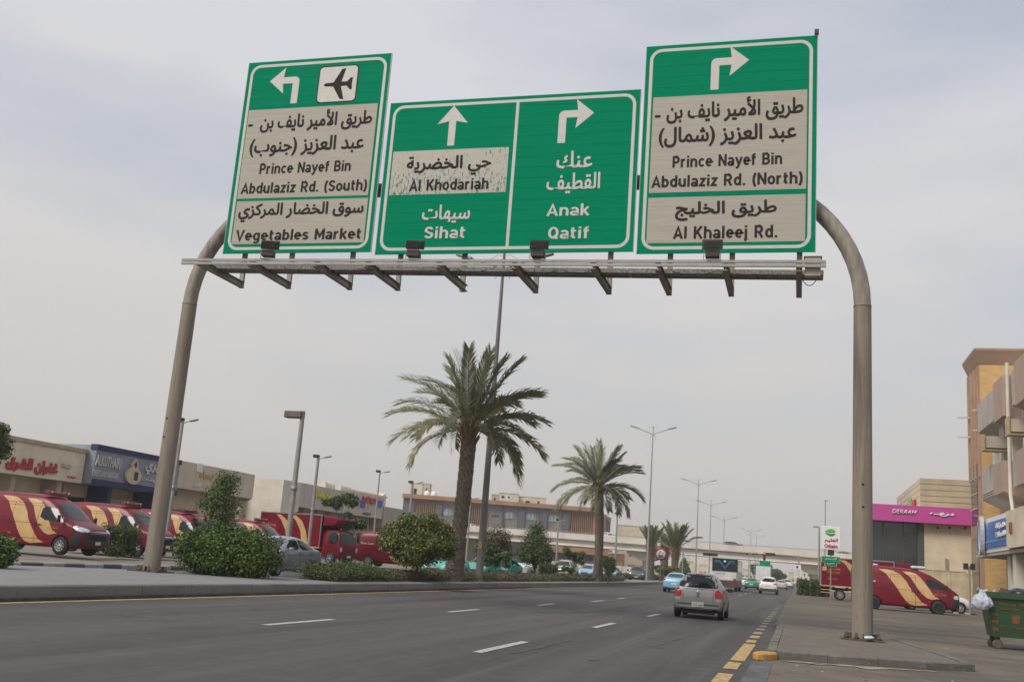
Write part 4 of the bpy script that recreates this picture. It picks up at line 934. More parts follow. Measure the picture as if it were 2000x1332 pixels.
def liveries(bv, t, nose):
    b2 = [(-4.0, 2.12), (-3.63, 1.91), (-3.45, 1.67), (-3.24, 1.41), (-3.05, 1.14), (-2.89, .88), (-2.66, .57), (-2.47, .43), (-2.2, .36)]
    r2 = [(-1.58, .43), (-1.87, .54), (-2.05, .75), (-2.26, 1.01), (-2.47, 1.28), (-2.6, 1.54), (-2.92, 1.91), (-3.30, 2.08), (-3.6, 2.12)]
    b1 = [(-2.8, 2.07), (-2.42, 1.8), (-2.26, 1.54), (-2.1, 1.28), (-1.9, 1.01), (-1.63, .80), (-1.42, .73)]
    r1 = [(-1.03, .80), (-1.26, .91), (-1.42, 1.12), (-1.53, 1.28), (-1.71, 1.54), (-1.92, 1.8), (-2.16, 2.0), (-2.45, 2.07)]
    for P in (b2+r2, b1+r1): decal(bv, [(nose+a, b) for a, b in P], 'R', M_gold, 'gold_stripe', t, off=.004, rnd_=0, cell=.10, both=True)
def make_van(new, label, group):
    t = thing('delivery_van', label, 'van', group=group); pm = M_maroon
    if new:
        st = [(2.69, .42, .80, .93, .72, .80, .76, .60), (2.60, .34, .96, 1.06, .84, .90, .86, .70), (2.25, .28, 1.08, 1.20, .90, .94, .90, .76), (1.85, .26, 1.16, 1.30, .92, .95, .91, .76),
              (1.35, .26, 1.24, 1.74, .92, .95, .91, .72), (.85, .26, 1.28, 2.10, .92, .95, .92, .70), (.3, .26, 1.3, 2.25, .92, .95, .925, .72), (-1.2, .26, 1.3, 2.29, .92, .95, .925, .72), (-2.4, .27, 1.3, 2.26, .92, .95, .925, .72),
              (-2.62, .30, 1.28, 2.18, .90, .94, .91, .70), (-2.68, .40, 1.2, 2.0, .84, .88, .86, .64)]
    else:
        st = [(2.66, .40, .86, .98, .74, .80, .76, .62), (2.56, .32, 1.02, 1.14, .86, .90, .86, .72), (2.25, .28, 1.12, 1.34, .90, .93, .89, .74), (1.85, .26, 1.18, 1.62, .92, .94, .90, .72),
              (1.35, .26, 1.22, 1.92, .92, .94, .91, .70), (.85, .26, 1.26, 2.14, .92, .94, .91, .70), (.2, .26, 1.28, 2.24, .92, .94, .915, .72), (-1.2, .26, 1.3, 2.28, .92, .94, .92, .72), (-2.4, .27, 1.3, 2.26, .92, .94, .92, .72),
              (-2.62, .30, 1.28, 2.18, .90, .93, .90, .70), (-2.68, .40, 1.2, 2.0, .84, .88, .86, .64)]
    me = skin(st); bv = bvh_of(me)
    fx, rx = (1.72, -1.75) if new else (1.62, -1.55)
    me = cut_wheels(me, (fx, rx), 0.41, 0.88, 0.345); link('body', me, pm, t)
    liveries(bv, t, 2.69 if not new else 2.55)
    if new:
        decal(bv, [(-.58, 1.98), (.58, 1.98), (.74, 1.36), (-.74, 1.36)], 'F', M_glass, 'windscreen', t, off=.01)
        decal(bv, [(1.86, 1.22), (1.80, 1.32), (1.30, 1.68), (1.12, 1.75), (.60, 1.80), (.60, 1.28)], 'R', M_glass, 'side_window', t, both=True)
        headpiece(bv, [(.46, .93), (.50, 1.02), (.80, 1.12), (.86, .98), (.70, .90)], 'F', M_lens, 'headlight', t, off=.014, cell=.06)
        decal(bv, [(2.66, .90), (2.55, 1.02), (2.22, 1.16), (2.16, 1.10), (2.3, .96)], 'R', M_lens, 'headlight', t, both=True, cell=.05, off=.012)
        decal(bv, [(2.68, .36), (2.68, .84), (2.5, .90), (2.22, .88), (2.16, .40)], 'R', M_blackp, 'bumper', t, both=True, rnd_=0, off=.010)
        decal(bv, [(-.86, .36), (-.86, .84), (.86, .84), (.86, .36)], 'F', M_blackp, 'bumper', t, off=.008)
        for z in (.96, .90): decal(bv, [(-.48, z), (.48, z), (.48, z-.035), (-.48, z-.035)], 'F', M_chrome, 'grille_bar', t, off=.03, rnd_=0)
        decal(bv, [(-.5, .80), (.5, .80), (.5, .64), (-.5, .64)], 'F', M_dark, 'grille', t, off=.02, rnd_=0)
        decal(bv, [(-.16, .58), (.16, .58), (.16, .46), (-.16, .46)], 'F', M_plate, 'licence_plate', t, off=.04, rnd_=0)
    else:
        decal(bv, [(-.56, 1.98), (.56, 1.98), (.72, 1.32), (-.72, 1.32)], 'F', M_glass, 'windscreen', t, off=.01)
        decal(bv, [(2.14, 1.22), (2.04, 1.30), (1.62, 1.62), (1.44, 1.70), (1.10, 1.73), (1.02, 1.70), (1.10, 1.38), (1.5, 1.26)], 'R', M_glass, 'side_window', t, both=True)
        headpiece(bv, [(.52, .80), (.52, 1.0), (.82, 1.02), (.84, .82)], 'F', M_lens, 'headlight', t, off=.012, cell=.06)
        decal(bv, [(2.62, .82), (2.56, 1.0), (2.36, 1.0), (2.34, .84)], 'R', M_lens, 'headlight', t, both=True, cell=.05, off=.012)
        decal(bv, [(2.66, .36), (2.66, .80), (2.34, .80), (2.24, .60), (2.22, .36)], 'R', M_blackp, 'bumper', t, both=True, rnd_=0, off=.010)
        decal(bv, [(-.86, .36), (-.86, .78), (.86, .78), (.86, .36)], 'F', M_blackp, 'bumper', t, off=.008)
        decal(bv, [(-.5, .96), (.5, .96), (.5, .84), (-.5, .84)], 'F', M_dark, 'grille', t, off=.012)
    # seams, rails, handles
    for x in (.50, -.72, 1.86 if new else 2.12):
        decal(bv, [(x, .34), (x+.014, .34), (x+.014, 1.9 if x < 1 else 1.2), (x, 1.9 if x < 1 else 1.2)], 'R', mat('seam_dark', (0.05, .004, .008), .6, var=0), 'door_seam', t, rnd_=0, both=True, off=.010)
    for z, x1 in ((1.90, .55), (1.14, .45), (1.80, .55), (.56, 1.1)): decal(bv, [(-2.5, z), (x1, z), (x1, z-.012), (-2.5, z-.012)], 'R', MATS['seam_dark'], 'panel_groove', t, rnd_=0, both=True, off=.009, cell=.3)
    for x in (.38, .66): decal(bv, [(x-.09, 1.06), (x+.09, 1.06), (x+.09, 1.11), (x-.09, 1.11)], 'R', M_blackp, 'door_handle', t, both=True, off=.03, cell=.05)
    decal(bv, [(-.62, 1.95), (.62, 1.95), (.7, 1.4), (-.7, 1.4)], 'B', M_glass, 'rear_window', t, off=.01)
    headpiece(bv, [(.74, .9), (.74, 1.5), (.88, 1.5), (.88, .9)], 'B', M_tail, 'tail_light', t, off=.012, cell=.1)
    for s in (-1, 1):
        x = 1.62 if new else 2.0
        b = MB(); b.add([(x+a*.10, s*(1.07+c*.07), 1.36+d*.14) for a in (-.5, .5) for c in (-1, 1) for d in (-1, 1)], [(0, 1, 3, 2), (4, 6, 7, 5), (0, 4, 5, 1), (2, 3, 7, 6), (0, 2, 6, 4), (1, 5, 7, 3)]); b.build('mirror', M_blackp, t, bevel=.03)
    yy = -.962
    tx = (1.0, 1.55) if new else (1.35, 2.0)
    o = lettering('door_print', ar('خدمات النقل'), M_goldt, t, tx[0], tx[1], .93, 1.08, yy, off=0.0, depth=.003)
    o = lettering('side_print', 'Post Line', M_wht, t, -2.35, -1.45, 1.42, 1.56, yy, off=0.0, depth=.003)
    for x in (fx, rx):
        for s in (-1, 1): wheel(t, x, s*.83, .345, .22, 9, M_rim if new else M_black, 'van')
    return t
def add_beacon(t, x=.50, z=2.255):
    b = MB(); b.box(x-.13, x+.13, -.60, .60, z-.03, z+.12); b.build('light_bar', mat('beacon_red', (.18, .006, .012), .2, var=.2, scale=8, coat=.6), t, bevel=.02)
    for s in (-1, 1):
        MB().box(x-.13, x+.13, s*.34, s*.62, z+.02, z+.165).build('beacon_lamp', MATS['beacon_red'], t, bevel=.03)
        MB().lathe([(0, .132), (.05, .132), (.055, .12)], 12, 'x', (x, s*.48, z+.09)).build('beacon_reflector', M_chrome, t)
def make_truck(label):
    t = thing('box_truck', label, 'truck', group='maroon and gold box trucks')
    # cargo box from x=-3.0..2.0 ; cab 2.1..3.7
    bx('cargo_box', M_maroon, t, -2.9, 2.35, -1.05, 1.05, 1.02, 3.10, bevel=.015)
    for z in (1.0, 3.10): bx('box_rail', M_rim if z > 2 else M_goldt, t, -2.94, 2.39, -1.08, 1.08, z, z+.07)
    for x in (-2.94, 2.34): 
        for s in (-1, 1): bx('corner_post', M_rim, t, x, x+.06, s*1.055, s*1.085, 1.07, 3.10)
    b = MB(); b.prism([(2.40, 2.42), (2.40, 3.10), (3.62, 3.02), (3.70, 2.86), (3.40, 2.50)], -.95, .95, axis='y'); b.build('wind_deflector', M_maroon, t, bevel=.05)
    S1 = [(-1.55, 3.02), (-1.15, 3.02), (-.55, 2.65), (-.15, 2.0), (.10, 1.12), (-.42, 1.12), (-.62, 2.0), (-1.1, 2.68)]
    S2 = [(-.25, 3.02), (.15, 3.02), (.75, 2.65), (1.15, 2.0), (1.40, 1.12), (.88, 1.12), (.68, 2.0), (.2, 2.68)]
    for P in (S1, S2):
        for s in (-1, 1):
            b = MB(); b.prism(P, s*1.052, s*1.058, axis='y'); b.build('gold_stripe', M_gold, t)
    MB().prism([(-2.8, 2.15), (-2.8, 2.45), (-2.5, 2.45), (-2.5, 2.15)], -1.06, -1.052, axis='y').build('logo_square', M_goldt, t)
    lettering('box_print', ar('بوست لاين'), M_goldt, t, -2.42, -1.5, 2.2, 2.5, -1.056, depth=.003); lettering('box_print', 'Post Line', M_goldt, t, -2.42, -1.5, 2.0, 2.12, -1.056, depth=.003)
    lettering('box_print', ar('خدمات النقل'), M_goldt, t, -2.45, -1.7, 1.5, 1.66, -1.056, depth=.003)
    me = skin([(4.02, .55, 1.05, 1.20, .86, .92, .90, .78), (3.98, .45, 1.25, 1.42, .92, .96, .94, .84), (3.86, .45, 1.35, 1.9, .94, .97, .95, .84), (3.68, .45, 1.38, 2.20, .94, .97, .95, .80), (3.2, .45, 1.4, 2.28, .94, .97, .95, .80), (2.6, .45, 1.4, 2.26, .94, .97, .95, .80), (2.45, .5, 1.4, 2.18, .90, .94, .92, .74)])
    bv = bvh_of(me); me = cut_wheels(me, (3.28,), .44, .93, .40); link('cab', me, M_maroon, t)
    decal(bv, [(-.80, 2.12), (.80, 2.12), (.90, 1.46), (-.90, 1.46)], 'F', M_glass, 'windscreen', t, off=.012)
    decal(bv, [(3.80, 1.45), (3.62, 2.08), (2.98, 2.12), (2.98, 1.5), (3.3, 1.3)], 'R', M_glass, 'side_window', t, both=True)
    headpiece(bv, [(.70, .86), (.70, 1.14), (.92, 1.18), (.92, .86)], 'F', M_lens, 'headlight', t, off=.02, cell=.08)
    decal(bv, [(-.6, .98), (.6, .98), (.55, .84), (-.55, .84)], 'F', M_blackp, 'grille', t, off=.012)
    decal(bv, [(-.9, .66), (.9, .66), (.86, .5), (-.86, .5)], 'F', M_maroon, 'bumper', t, off=.05, rnd_=0)
    decal(bv, [(-.2, .64), (.2, .64), (.2, .52), (-.2, .52)], 'F', M_plate, 'licence_plate', t, off=.06, rnd_=0)
    MB().lathe([(.07, 0), (.07, .06), (.0, .12)], 12, c=(3.45, -.3, 2.28)).build('beacon_lamp', mat('beacon_orange', (.6, .16, .03), .3, var=0), t)
    for s in (-1, 1): bx('mirror', M_blackp, t, 3.78, 3.9, s*1.08, s*1.24, 1.5, 1.95, bevel=.02)
    b = MB(); b.box(-2.9, 3.0, -.45, -.35, .72, .92); b.box(-2.9, 3.0, .35, .45, .72, .92)
    for x in (-2.8, -2, -1, 0, 1, 2): b.box(x, x+.1, -1.0, 1.0, .92, 1.0)
    b.build('chassis', M_dark, t)
    for z in (.50, .72):
        for xa, xb in ((-2.9, -2.1), (-.9, 2.0)):
            for s in (-1, 1): bx('side_guard', M_goldt, t, xa, xb, s*1.0, s*1.03, z, z+.05)
    bx('fuel_tank', M_dark, t, .6, 1.6, -.95, -.5, .45, .9, bevel=.05)
    for x in (3.28, -1.5):
        for s in (-1, 1): wheel(t, x, s*.86, .40, .26, 8, M_rim, 'truck')
    return t
def place(t, p, heading, z=None):
    """heading in degrees from +X; p gives the ground point of the vehicle centre"""
    t.location = (p[0], p[1], p[2] if z is None else z); t.rotation_euler = (0, 0, R(heading)); return t
VG = 'maroon and gold delivery vans in parking rows'
# silver hatchback braking in the right lane
hatch = make_hatch(M_silver, 'dusty silver beige hatchback with lit brake lights, nearest car on the road'); place(hatch, (-3.28, 37.7, 0), 90.0)
# vans along the left parking row, noses to the road
van = make_van(True, 'maroon van with gold stripes, nearest of the left row in front of cream shop', VG); add_beacon(van)
place(van, (-28.95, 34.4, 0.40), 0)
LBL = ['maroon van with gold stripes half behind the left gantry post, by the trimmed hedge', 'maroon van just right of the left gantry post, partly behind the big bush',
       'maroon van whose roof shows over the big bush, left of small tree', 'maroon van of the left row just left of the box truck behind the bush']
for (x, y), lb in zip([(-30.4, 41.2), (-30.7, 46.4), (-31.2, 51.0), (-31.6, 55.4)], LBL):
    copy_tree(van, (x, y, 0.38), R(0), lb, VG)
copy_tree(van, (-25.7, 64.5, 0.36), 0, 'maroon van with white lettering behind the yellow flowering tree, beside the box truck', VG, skip=('light_bar', 'beacon_lamp', 'beacon_reflector'))
van2 = make_van(False, 'maroon van with gold stripes and dark wheels parked in the right lot behind gantry post', VG)
bx('roof_unit', mat('roof_unit_white', (.6, .62, .62), .5, var=.2, scale=6), van2, .35, 1.05, -.35, .35, 2.26, 2.40, bevel=.04)
bx('roof_vent', MATS['roof_unit_white'], van2, -1.6, -1.3, -.2, .2, 2.28, 2.38, bevel=.05)
place(van2, (PY(1766, 1180, 59.0).x, 59.0, 0.33), -2)
truck = make_truck('maroon box truck with gold stripes and an orange roof beacon, left parking row'); place(truck, (-30.7, 60.2, 0.36), -13); truck.scale = (.95, .95, .95)
tr2 = copy_tree(truck, (PY(1603, 1140, 80.0).x+2.75, 80.0, 0.35), 0, 'maroon box truck behind the round retail sign on the right, striped side guards', 'maroon and gold box trucks')
# cars
sedan = make_sedan(M_grey, 'grey blue sedan passing behind the big round bush on the opposite road'); place(sedan, (-18.75, 34.9, 0.28), -91)
def recol(src, loc, heading, label, m, old, name=None):
    r = copy_tree(src, loc, R(heading), label)
    if name: r.name = name
    for c in r.children:
        if c.type == 'MESH' and any(s_ == old for s_ in c.data.materials):
            c.data = c.data.copy()
            for i, s_ in enumerate(c.data.materials):
                if s_ == old: c.data.materials[i] = m
    return r
def on_road(px, py, z=0.0): p = G(px, py, z); return p
def svc(px, X=-20.2): p = PX(px, 1100, X); return (X, p.y, 0.12)
tx = recol(sedan, svc(872, -20.0), -90, 'green taxi facing us, left of the large palm trunk', M_taxi, M_grey)
tx2 = recol(sedan, svc(944, -20.3), -90, 'green taxi facing us between the palm trunk and the lamp post', M_taxi, M_grey)
tx3 = recol(sedan, svc(985, -19.8), -90, 'green taxi partly hidden by the small tree right of the lamp post', M_taxi, M_grey)
suv = make_suv(M_whitec, 'white off roader facing us on the opposite road right of the green taxis'); place(suv, svc(1026, -19.8), -90)
recol(suv, svc(1104, -20.5), -90, 'beige off roader facing us behind the clipped box shrub', M_beigec, M_whitec)
recol(sedan, svc(1058, -23.9), -90, 'pale sedan standing left of the clipped box shrub', M_whitec, M_grey)
recol(sedan, svc(1150, -21.5), -90, 'light blue sedan facing us left of the second palm', M_blue, M_grey)
recol(sedan, svc(1197, -20.8), -90, 'slate blue sedan facing us right of the second palm', paint('slate_paint', (.10, .16, .20)), M_grey)
# on our side of the road
recol(sedan, (G(1316, 1157).x, G(1316, 1157).y+2, 0), 90, 'light blue sedan seen from behind, left of the silver hatchback', M_blue, M_grey)
sv = recol(suv, (G(1500, 1160).x, G(1500, 1160).y+2, 0), 90, 'white off roader seen from behind in the right lane', M_whitec, M_whitec)
recol(sedan, (G(1467, 1151).x, G(1467, 1151).y+2, 0), 90, 'dark green taxi seen from behind, left of white off roader', M_taxi2, M_grey)
recol(sedan, (G(1526, 1151).x, G(1526, 1151).y+2, 0), 90, 'beige sedan seen from behind, just right of the white off roader', M_beigec, M_grey)
recol(suv, (G(1539, 1150).x-.2, G(1539, 1150).y+14, 0), 90, 'small white off roader farther ahead by the right kerb', M_whitec, M_whitec)
recol(sedan, (G(1449, 1146).x, G(1449, 1146).y+4, 0), 90, 'white sedan seen from behind, far ahead between coach and green taxi', M_whitec, M_grey)
recol(suv, (-7.2, 215, 0), 90, 'grey off roader far ahead under the flyover', M_grey, M_whitec); recol(sedan, (-3.2, 232, 0), 90, 'dark sedan far ahead in the right lane under the flyover', M_blackc, M_grey)
recol(sedan, (-10.8, 228, 0), 90, 'white sedan far ahead in the left lane under the flyover', M_whitec, M_grey); recol(suv, (-3.4, 262, 0), 90, 'silver off roader beyond the flyover', M_silver, M_whitec)
# dark pickup waiting in the turning gap
def make_pickup(label):
    t = thing('pickup_truck', label, 'pickup'); pm = M_blackc
    st = [(2.55, .50, .82, .96, .74, .84, .80, .66), (2.45, .40, .95, 1.10, .82, .90, .86, .74), (1.9, .34, 1.05, 1.16, .88, .93, .89, .78), (1.35, .33, 1.08, 1.20, .88, .93, .89, .74), (.9, .33, 1.12, 1.52, .88, .93, .89, .66), (.45, .33, 1.12, 1.74, .88, .93, .89, .62),
          (-.6, .33, 1.12, 1.76, .88, .93, .89, .62), (-.95, .33, 1.12, 1.60, .88, .93, .89, .62), (-1.02, .33, 1.08, 1.14, .88, .93, .89, .80), (-2.4, .36, 1.08, 1.13, .88, .93, .89, .82), (-2.55, .42, 1.0, 1.08, .84, .90, .86, .76)]
    me = skin(st); bv = bvh_of(me); me = cut_wheels(me, (1.62, -1.6), .43, .88, .38); link('body', me, pm, t)
    decal(bv, [(-.62, 1.66), (.62, 1.66), (.74, 1.24), (-.74, 1.24)], 'F', M_glass, 'windscreen', t, off=.01)
    decal(bv, [(1.05, 1.16), (.5, 1.62), (-.1, 1.64), (-.1, 1.16)], 'R', M_glass, 'side_window', t, both=True); decal(bv, [(-.18, 1.16), (-.18, 1.64), (-.7, 1.62), (-.84, 1.18)], 'R', M_glass, 'side_window', t, both=True)
    headpiece(bv, [(.56, .80), (.56, .98), (.82, 1.0), (.82, .82)], 'F', M_lens, 'headlight', t, off=.012, cell=.06)
    decal(bv, [(-.5, .98), (.5, .98), (.46, .70), (-.46, .70)], 'F', M_chrome, 'grille', t, off=.014)
    decal(bv, [(-.86, .64), (.86, .64), (.8, .44), (-.8, .44)], 'F', mat('tan_trim', (.16, .12, .08), .6, var=.1), 'bumper', t, off=.02, rnd_=0)
    decal(bv, [(-.2, .60), (.2, .60), (.2, .48), (-.2, .48)], 'F', M_plate, 'licence_plate', t, off=.04, rnd_=0)
    for s in (-1, 1): bx('mirror', M_blackp, t, .85, .97, s*.95, s*1.16, 1.14, 1.32, bevel=.02)
    for x in (1.62, -1.6):
        for s in (-1, 1): wheel(t, x, s*.80, .38, .24, 6)
    return t
pk = make_pickup('black pickup facing us in the median gap, left of the tall lamp post'); q = PX(1240, 1131, -18.3); place(pk, (-18.2, q.y+1, .06), -84)
# coach ahead
def make_coach(label):
    t = thing('coach', label, 'bus'); 
    bx('body', mat('coach_white', (.58, .57, .55), .4, var=.1, scale=1), t, -5.8, 5.8, -1.25, 1.25, .95, 3.2, bevel=.12)
    bx('skirt', mat('coach_skirt', (.10, .045, .035), .5, var=.2), t, -5.78, 5.78, -1.23, 1.23, .38, .94, bevel=.04)
    bx('rear_window', M_glass, t, -5.84, -5.78, -1.24, 1.24, 1.90, 3.17, bevel=.02)
    for s in (-1, 1):
        bx('side_windows', M_glass, t, -5.3, 5.2, s*1.252, s*1.268, 1.95, 2.95)
        bx('tail_light', M_tail, t, -5.86, -5.80, s*.85, s*1.12, 1.05, 1.25)
    b = MB(); cb = mat('coach_blue_print', (.02, .20, .36), .4, var=0)
    for s in (-1, 1):
        for k, w in ((0, .06), (.14, .05)): b.prism([(s*1.0, 2.95-k), (s*.48, 2.95-k), (0, 2.3-k), (0, 2.3-k-w), (s*.52, 2.95-k-w), (s*1.0, 2.95-k-w)], -5.85, -5.845, axis='x')
    b.build('chevron_print', cb, t)
    bx('emblem', M_wht, t, -5.852, -5.845, -.10, .10, 2.8, 2.98)
    lettering('rear_print', ar('نقل جماعي'), mat('blue_print', (.05, .1, .2), .5, var=0), t, -.9, .0, 1.55, 1.78, 0, depth=.004, loc=(-5.812, 0, 0)).rotation_euler = (0, 0, R(-90))
    bx('licence_plate', M_plate, t, -5.83, -5.80, -.26, .26, 1.05, 1.2)
    for x in (3.6, -3.2, -4.3):
        for s in (-1, 1): wheel(t, x, s*1.06, .48, .28, 8, M_rim, 'bus')
    return t
co = make_coach('white coach with dark rear window and blue chevrons, ahead of the silver hatchback'); p = G(1424, 1155.5); place(co, (p.x-.8, p.y+10, 0), 90.5)
# white box lorry ahead
def make_lorry(label):
    t = thing('box_lorry', label, 'lorry'); wm = mat('lorry_white', (.62, .62, .62), .5, var=.12, scale=1)
    bx('cargo_box', wm, t, -3.2, 1.6, -1.2, 1.2, 1.1, 3.5, bevel=.03); bx('door_seam', M_rim, t, -3.22, -3.19, -.01, .01, 1.2, 3.4)
    bx('cab', paint('lorry_blue', (.05, .14, .35)), t, 1.75, 3.3, -1.05, 1.05, .5, 2.6, bevel=.1); bx('windscreen', M_glass, t, 3.29, 3.32, -.9, .9, 1.6, 2.4)
    bx('chassis', M_dark, t, -3.1, 2.6, -.5, .5, .7, 1.08); bx('bumper', M_blackp, t, -3.25, -3.1, -1.1, 1.1, .55, .7)
    for x in (2.4, -1.9):
        for s in (-1, 1): wheel(t, x, s*.95, .45, .28, 8, M_rim, 'truck')
    return t
p = G(1491, 1146.5); place(make_lorry('white box lorry far ahead behind the white off roader'), (p.x, p.y, 0), 90)

# =================================================================== BUILDINGS
def wallmat(name, c, **k): return mat(name, c, 0.85, var=k.pop('var', 0.12), scale=k.pop('scale', 0.7), bump=0.15, bscale=20, **k)
W_cream = wallmat('cream_cladding', (0.68, 0.60, 0.45)); W_taupe = wallmat('taupe_cladding', (0.58, 0.48, 0.375)); W_blue = wallmat('blue_grey_cladding', (0.25, 0.27, 0.31), stretch=(1, 1, 1))
W_navy = wallmat('navy_trim', (0.025, 0.032, 0.11)); W_sand = wallmat('sand_render', (0.62, 0.52, 0.38)); W_tan = wallmat('tan_brick_render', (0.44, 0.36, 0.25), var=0.2, scale=4)
W_pale = wallmat('pale_render', (0.60, 0.55, 0.46)); W_grey = wallmat('grey_taupe_cladding', (0.48, 0.43, 0.38)); W_shut = mat('shutter_steel', (0.33, 0.28, 0.21), 0.5, 0.2, var=0.15, scale=1.5, stretch=(1, 1, 6))
W_shutg = mat('shutter_grey', (0.22, 0.195, 0.17), 0.55, 0.2, var=0.15, scale=1.5)
W_trim = wallmat('door_trim', (0.42, 0.36, 0.28)); M_red = mat('red_letters', (0.42, 0.02, 0.02), 0.45, var=0.1); M_lsil = mat('silver_letters', (0.55, 0.55, 0.53), 0.35, 0.3, var=0.08)
M_lgold = mat('golden_letters', (0.50, 0.36, 0.12), 0.45, 0.1, var=0.1); M_lyel = mat('yellow_letters', (0.60, 0.50, 0.03), 0.5, var=0.1); M_lblue = mat('blue_letters', (0.03, 0.08, 0.42), 0.5, var=0.1)
AX = -42.0; GZ = 0.36
def shutter(t, u0, u1, y, z0, z1, m, box=True):
    n = max(6, int((z1-z0)/0.11)); b = MB(); h = (z1-z0)/n
    for i in range(n):
        za = z0+i*h; b.add([(u0, y, za), (u1, y, za), (u1, y-.03, za+h*.5), (u0, y-.03, za+h*.5), (u1, y, za+h), (u0, y, za+h)], [(0, 1, 2, 3), (3, 2, 4, 5)])
    o = b.build('roller_shutter', m, t)
    if box: bx('shutter_box', W_trim, t, u0-.08, u1+.08, y-.30, y-.035, z1-.02, z1+.38, bevel=.02)
    return o
def shop(label, px0, px1, ztop, zfas, m, front=0.0, items=(), depth=11.0, wall=W_cream, name='shop_building', panels=True, pw=2.4, cap=None, rows=2, X=AX, recess=1.5):
    y0 = PX(px0, 950, X).y; y1 = PX(px1, 950, X).y; W = y1-y0
    t = thing(name, label, 'building', (X+front, y0, GZ), math.pi/2)
    zt, zf = ztop-GZ, zfas-GZ
    bx('wall', wall, t, 0.01, W-0.01, recess, depth, -.3, zt-.25)
    bx('fascia', m, t, 0, W, 0.03, recess-.01, zf, zt)
    bx('parapet', m, t, 0, W, recess, depth+.05, zt-.24, zt-.02)
    if panels:
        n = max(1, round(W/pw)); pwid = W/n; h = (zt-zf)/rows
        for r_ in range(rows):
            for i in range(n):
                bx('panel', m, t, i*pwid+.008, (i+1)*pwid-.008, 0.0, 0.028, zf+r_*h+.008, zf+(r_+1)*h-.008)
    if cap: bx('coping', cap, t, -.06, W+.06, -.10, .45, zt-.02, zt+.20)
    for it in items:
        a, b_, kind, top = it[:4]; u0 = PX(a, 1000, X).y-y0; u1 = PX(b_, 1000, X).y-y0; top = top-GZ
        if kind == 's': shutter(t, u0, u1, recess-.03, 0, top, W_shut)
        elif kind == 'g': shutter(t, u0, u1, recess-.03, 0, top, W_shutg)
        elif kind == 'd':
            bx('door', M_glassl, t, u0, u1, recess-.05, recess-.012, 0, top); bx('door_frame', W_trim, t, u0-.07, u1+.07, recess-.09, recess-.055, top+.002, top+.09)
            for u in (u0, (u0+u1)/2, u1): bx('door_frame', W_trim, t, u-.035, u+.035, recess-.09, recess-.055, 0, top)
        elif kind == 'v': bx('open_front', M_dark, t, u0, u1, recess-.02, recess-.012, 0, top)
        elif kind == 'c': bx('column', it[4] if len(it) > 4 else W_trim, t, u0, u1, .35, recess-.015, -.2, zf-.01)
    return t, W, y0
def sgn(t, y0, s, pa, pb, za, zb, m, bold=0.0, dep=.06, X=AX, off=0.0, name='sign_letters'):
    u0 = PX(pa, 920, X).y-y0; u1 = PX(pb, 920, X).y-y0
    return lettering(name, s, m, t, u0, u1, za-GZ, zb-GZ, -.03, off=off, depth=dep, bold=bold)
def zx(px, py): return PX(px, py, AX).z
t, W, y0 = shop('low cream shop with red Arabic lettering on its long fascia, far left', -75, 158, zx(100, 872), zx(100, 936), W_cream, items=[(-60, -10, 's', 2.9), (6, 16, 'v', 3.1), (33, 52, 'd', 3.0), (58, 92, 's', 2.9), (99, 112, 'd', 3.0), (21, 30, 'c', 3), (113, 122, 'c', 3)], cap=W_tan)
sgn(t, y0, ar('غفران الشرق'), 8, 111, zx(8, 912)-.15, zx(60, 890)-.15, M_red, bold=.05); sgn(t, y0, ar('مؤسسة'), 118, 137, zx(128, 915), zx(128, 905), mat('pale_letters', (.55, .40, .40), .5, var=0), bold=.02)
sgn(t, y0, '0138267', 132, 149, zx(140, 934), zx(140, 930), M_red, dep=.03)
b = MB(); b.box(5.5, 8.0, 4, 5, 5.6, 6.0); o = b.build('roof_unit', W_pale, t)
t, W, y0 = shop('blue grey carpet shop with navy trim and silver letters beside the gantry post', 161, 331, zx(230, 879), zx(230, 953), W_blue, front=.6, items=[(163, 195, 'v', 3.3), (211, 286, 's', 3.1), (292, 300, 'v', 3), (198, 206, 'c', 3, W_navy), (288, 291, 'c', 3, W_navy), (304, 329, 's', 2.9)], depth=11.6, wall=W_sand, recess=1.9)
zt, zf = zx(230, 879)-GZ, zx(230, 953)-GZ
bx('navy_band', W_navy, t, -.06, W+.06, -.10, .40, zt-.26, zt+.06); bx('navy_band', W_navy, t, -.02, W+.02, -.06, -.005, zf-.02, zf+.34)
sgn(t, y0, 'ALKUTHAIRI', 166, 216, zx(190, 907)-.12, zx(190, 892)+.08, M_lsil, bold=.012, dep=.05); sgn(t, y0, 'CARPET LAND FURNITURE', 163, 215, zx(190, 930)-.05, zx(190, 921)+.05, M_lsil, bold=.006, dep=.03)
sgn(t, y0, ar('الكثيري'), 266, 316, zx(290, 931)+.1, zx(290, 900), M_lsil, bold=.03, dep=.05); sgn(t, y0, ar('والمفروشات'), 262, 312, zx(285, 948)+.2, zx(285, 935)+.1, M_lsil, bold=.015, dep=.04)
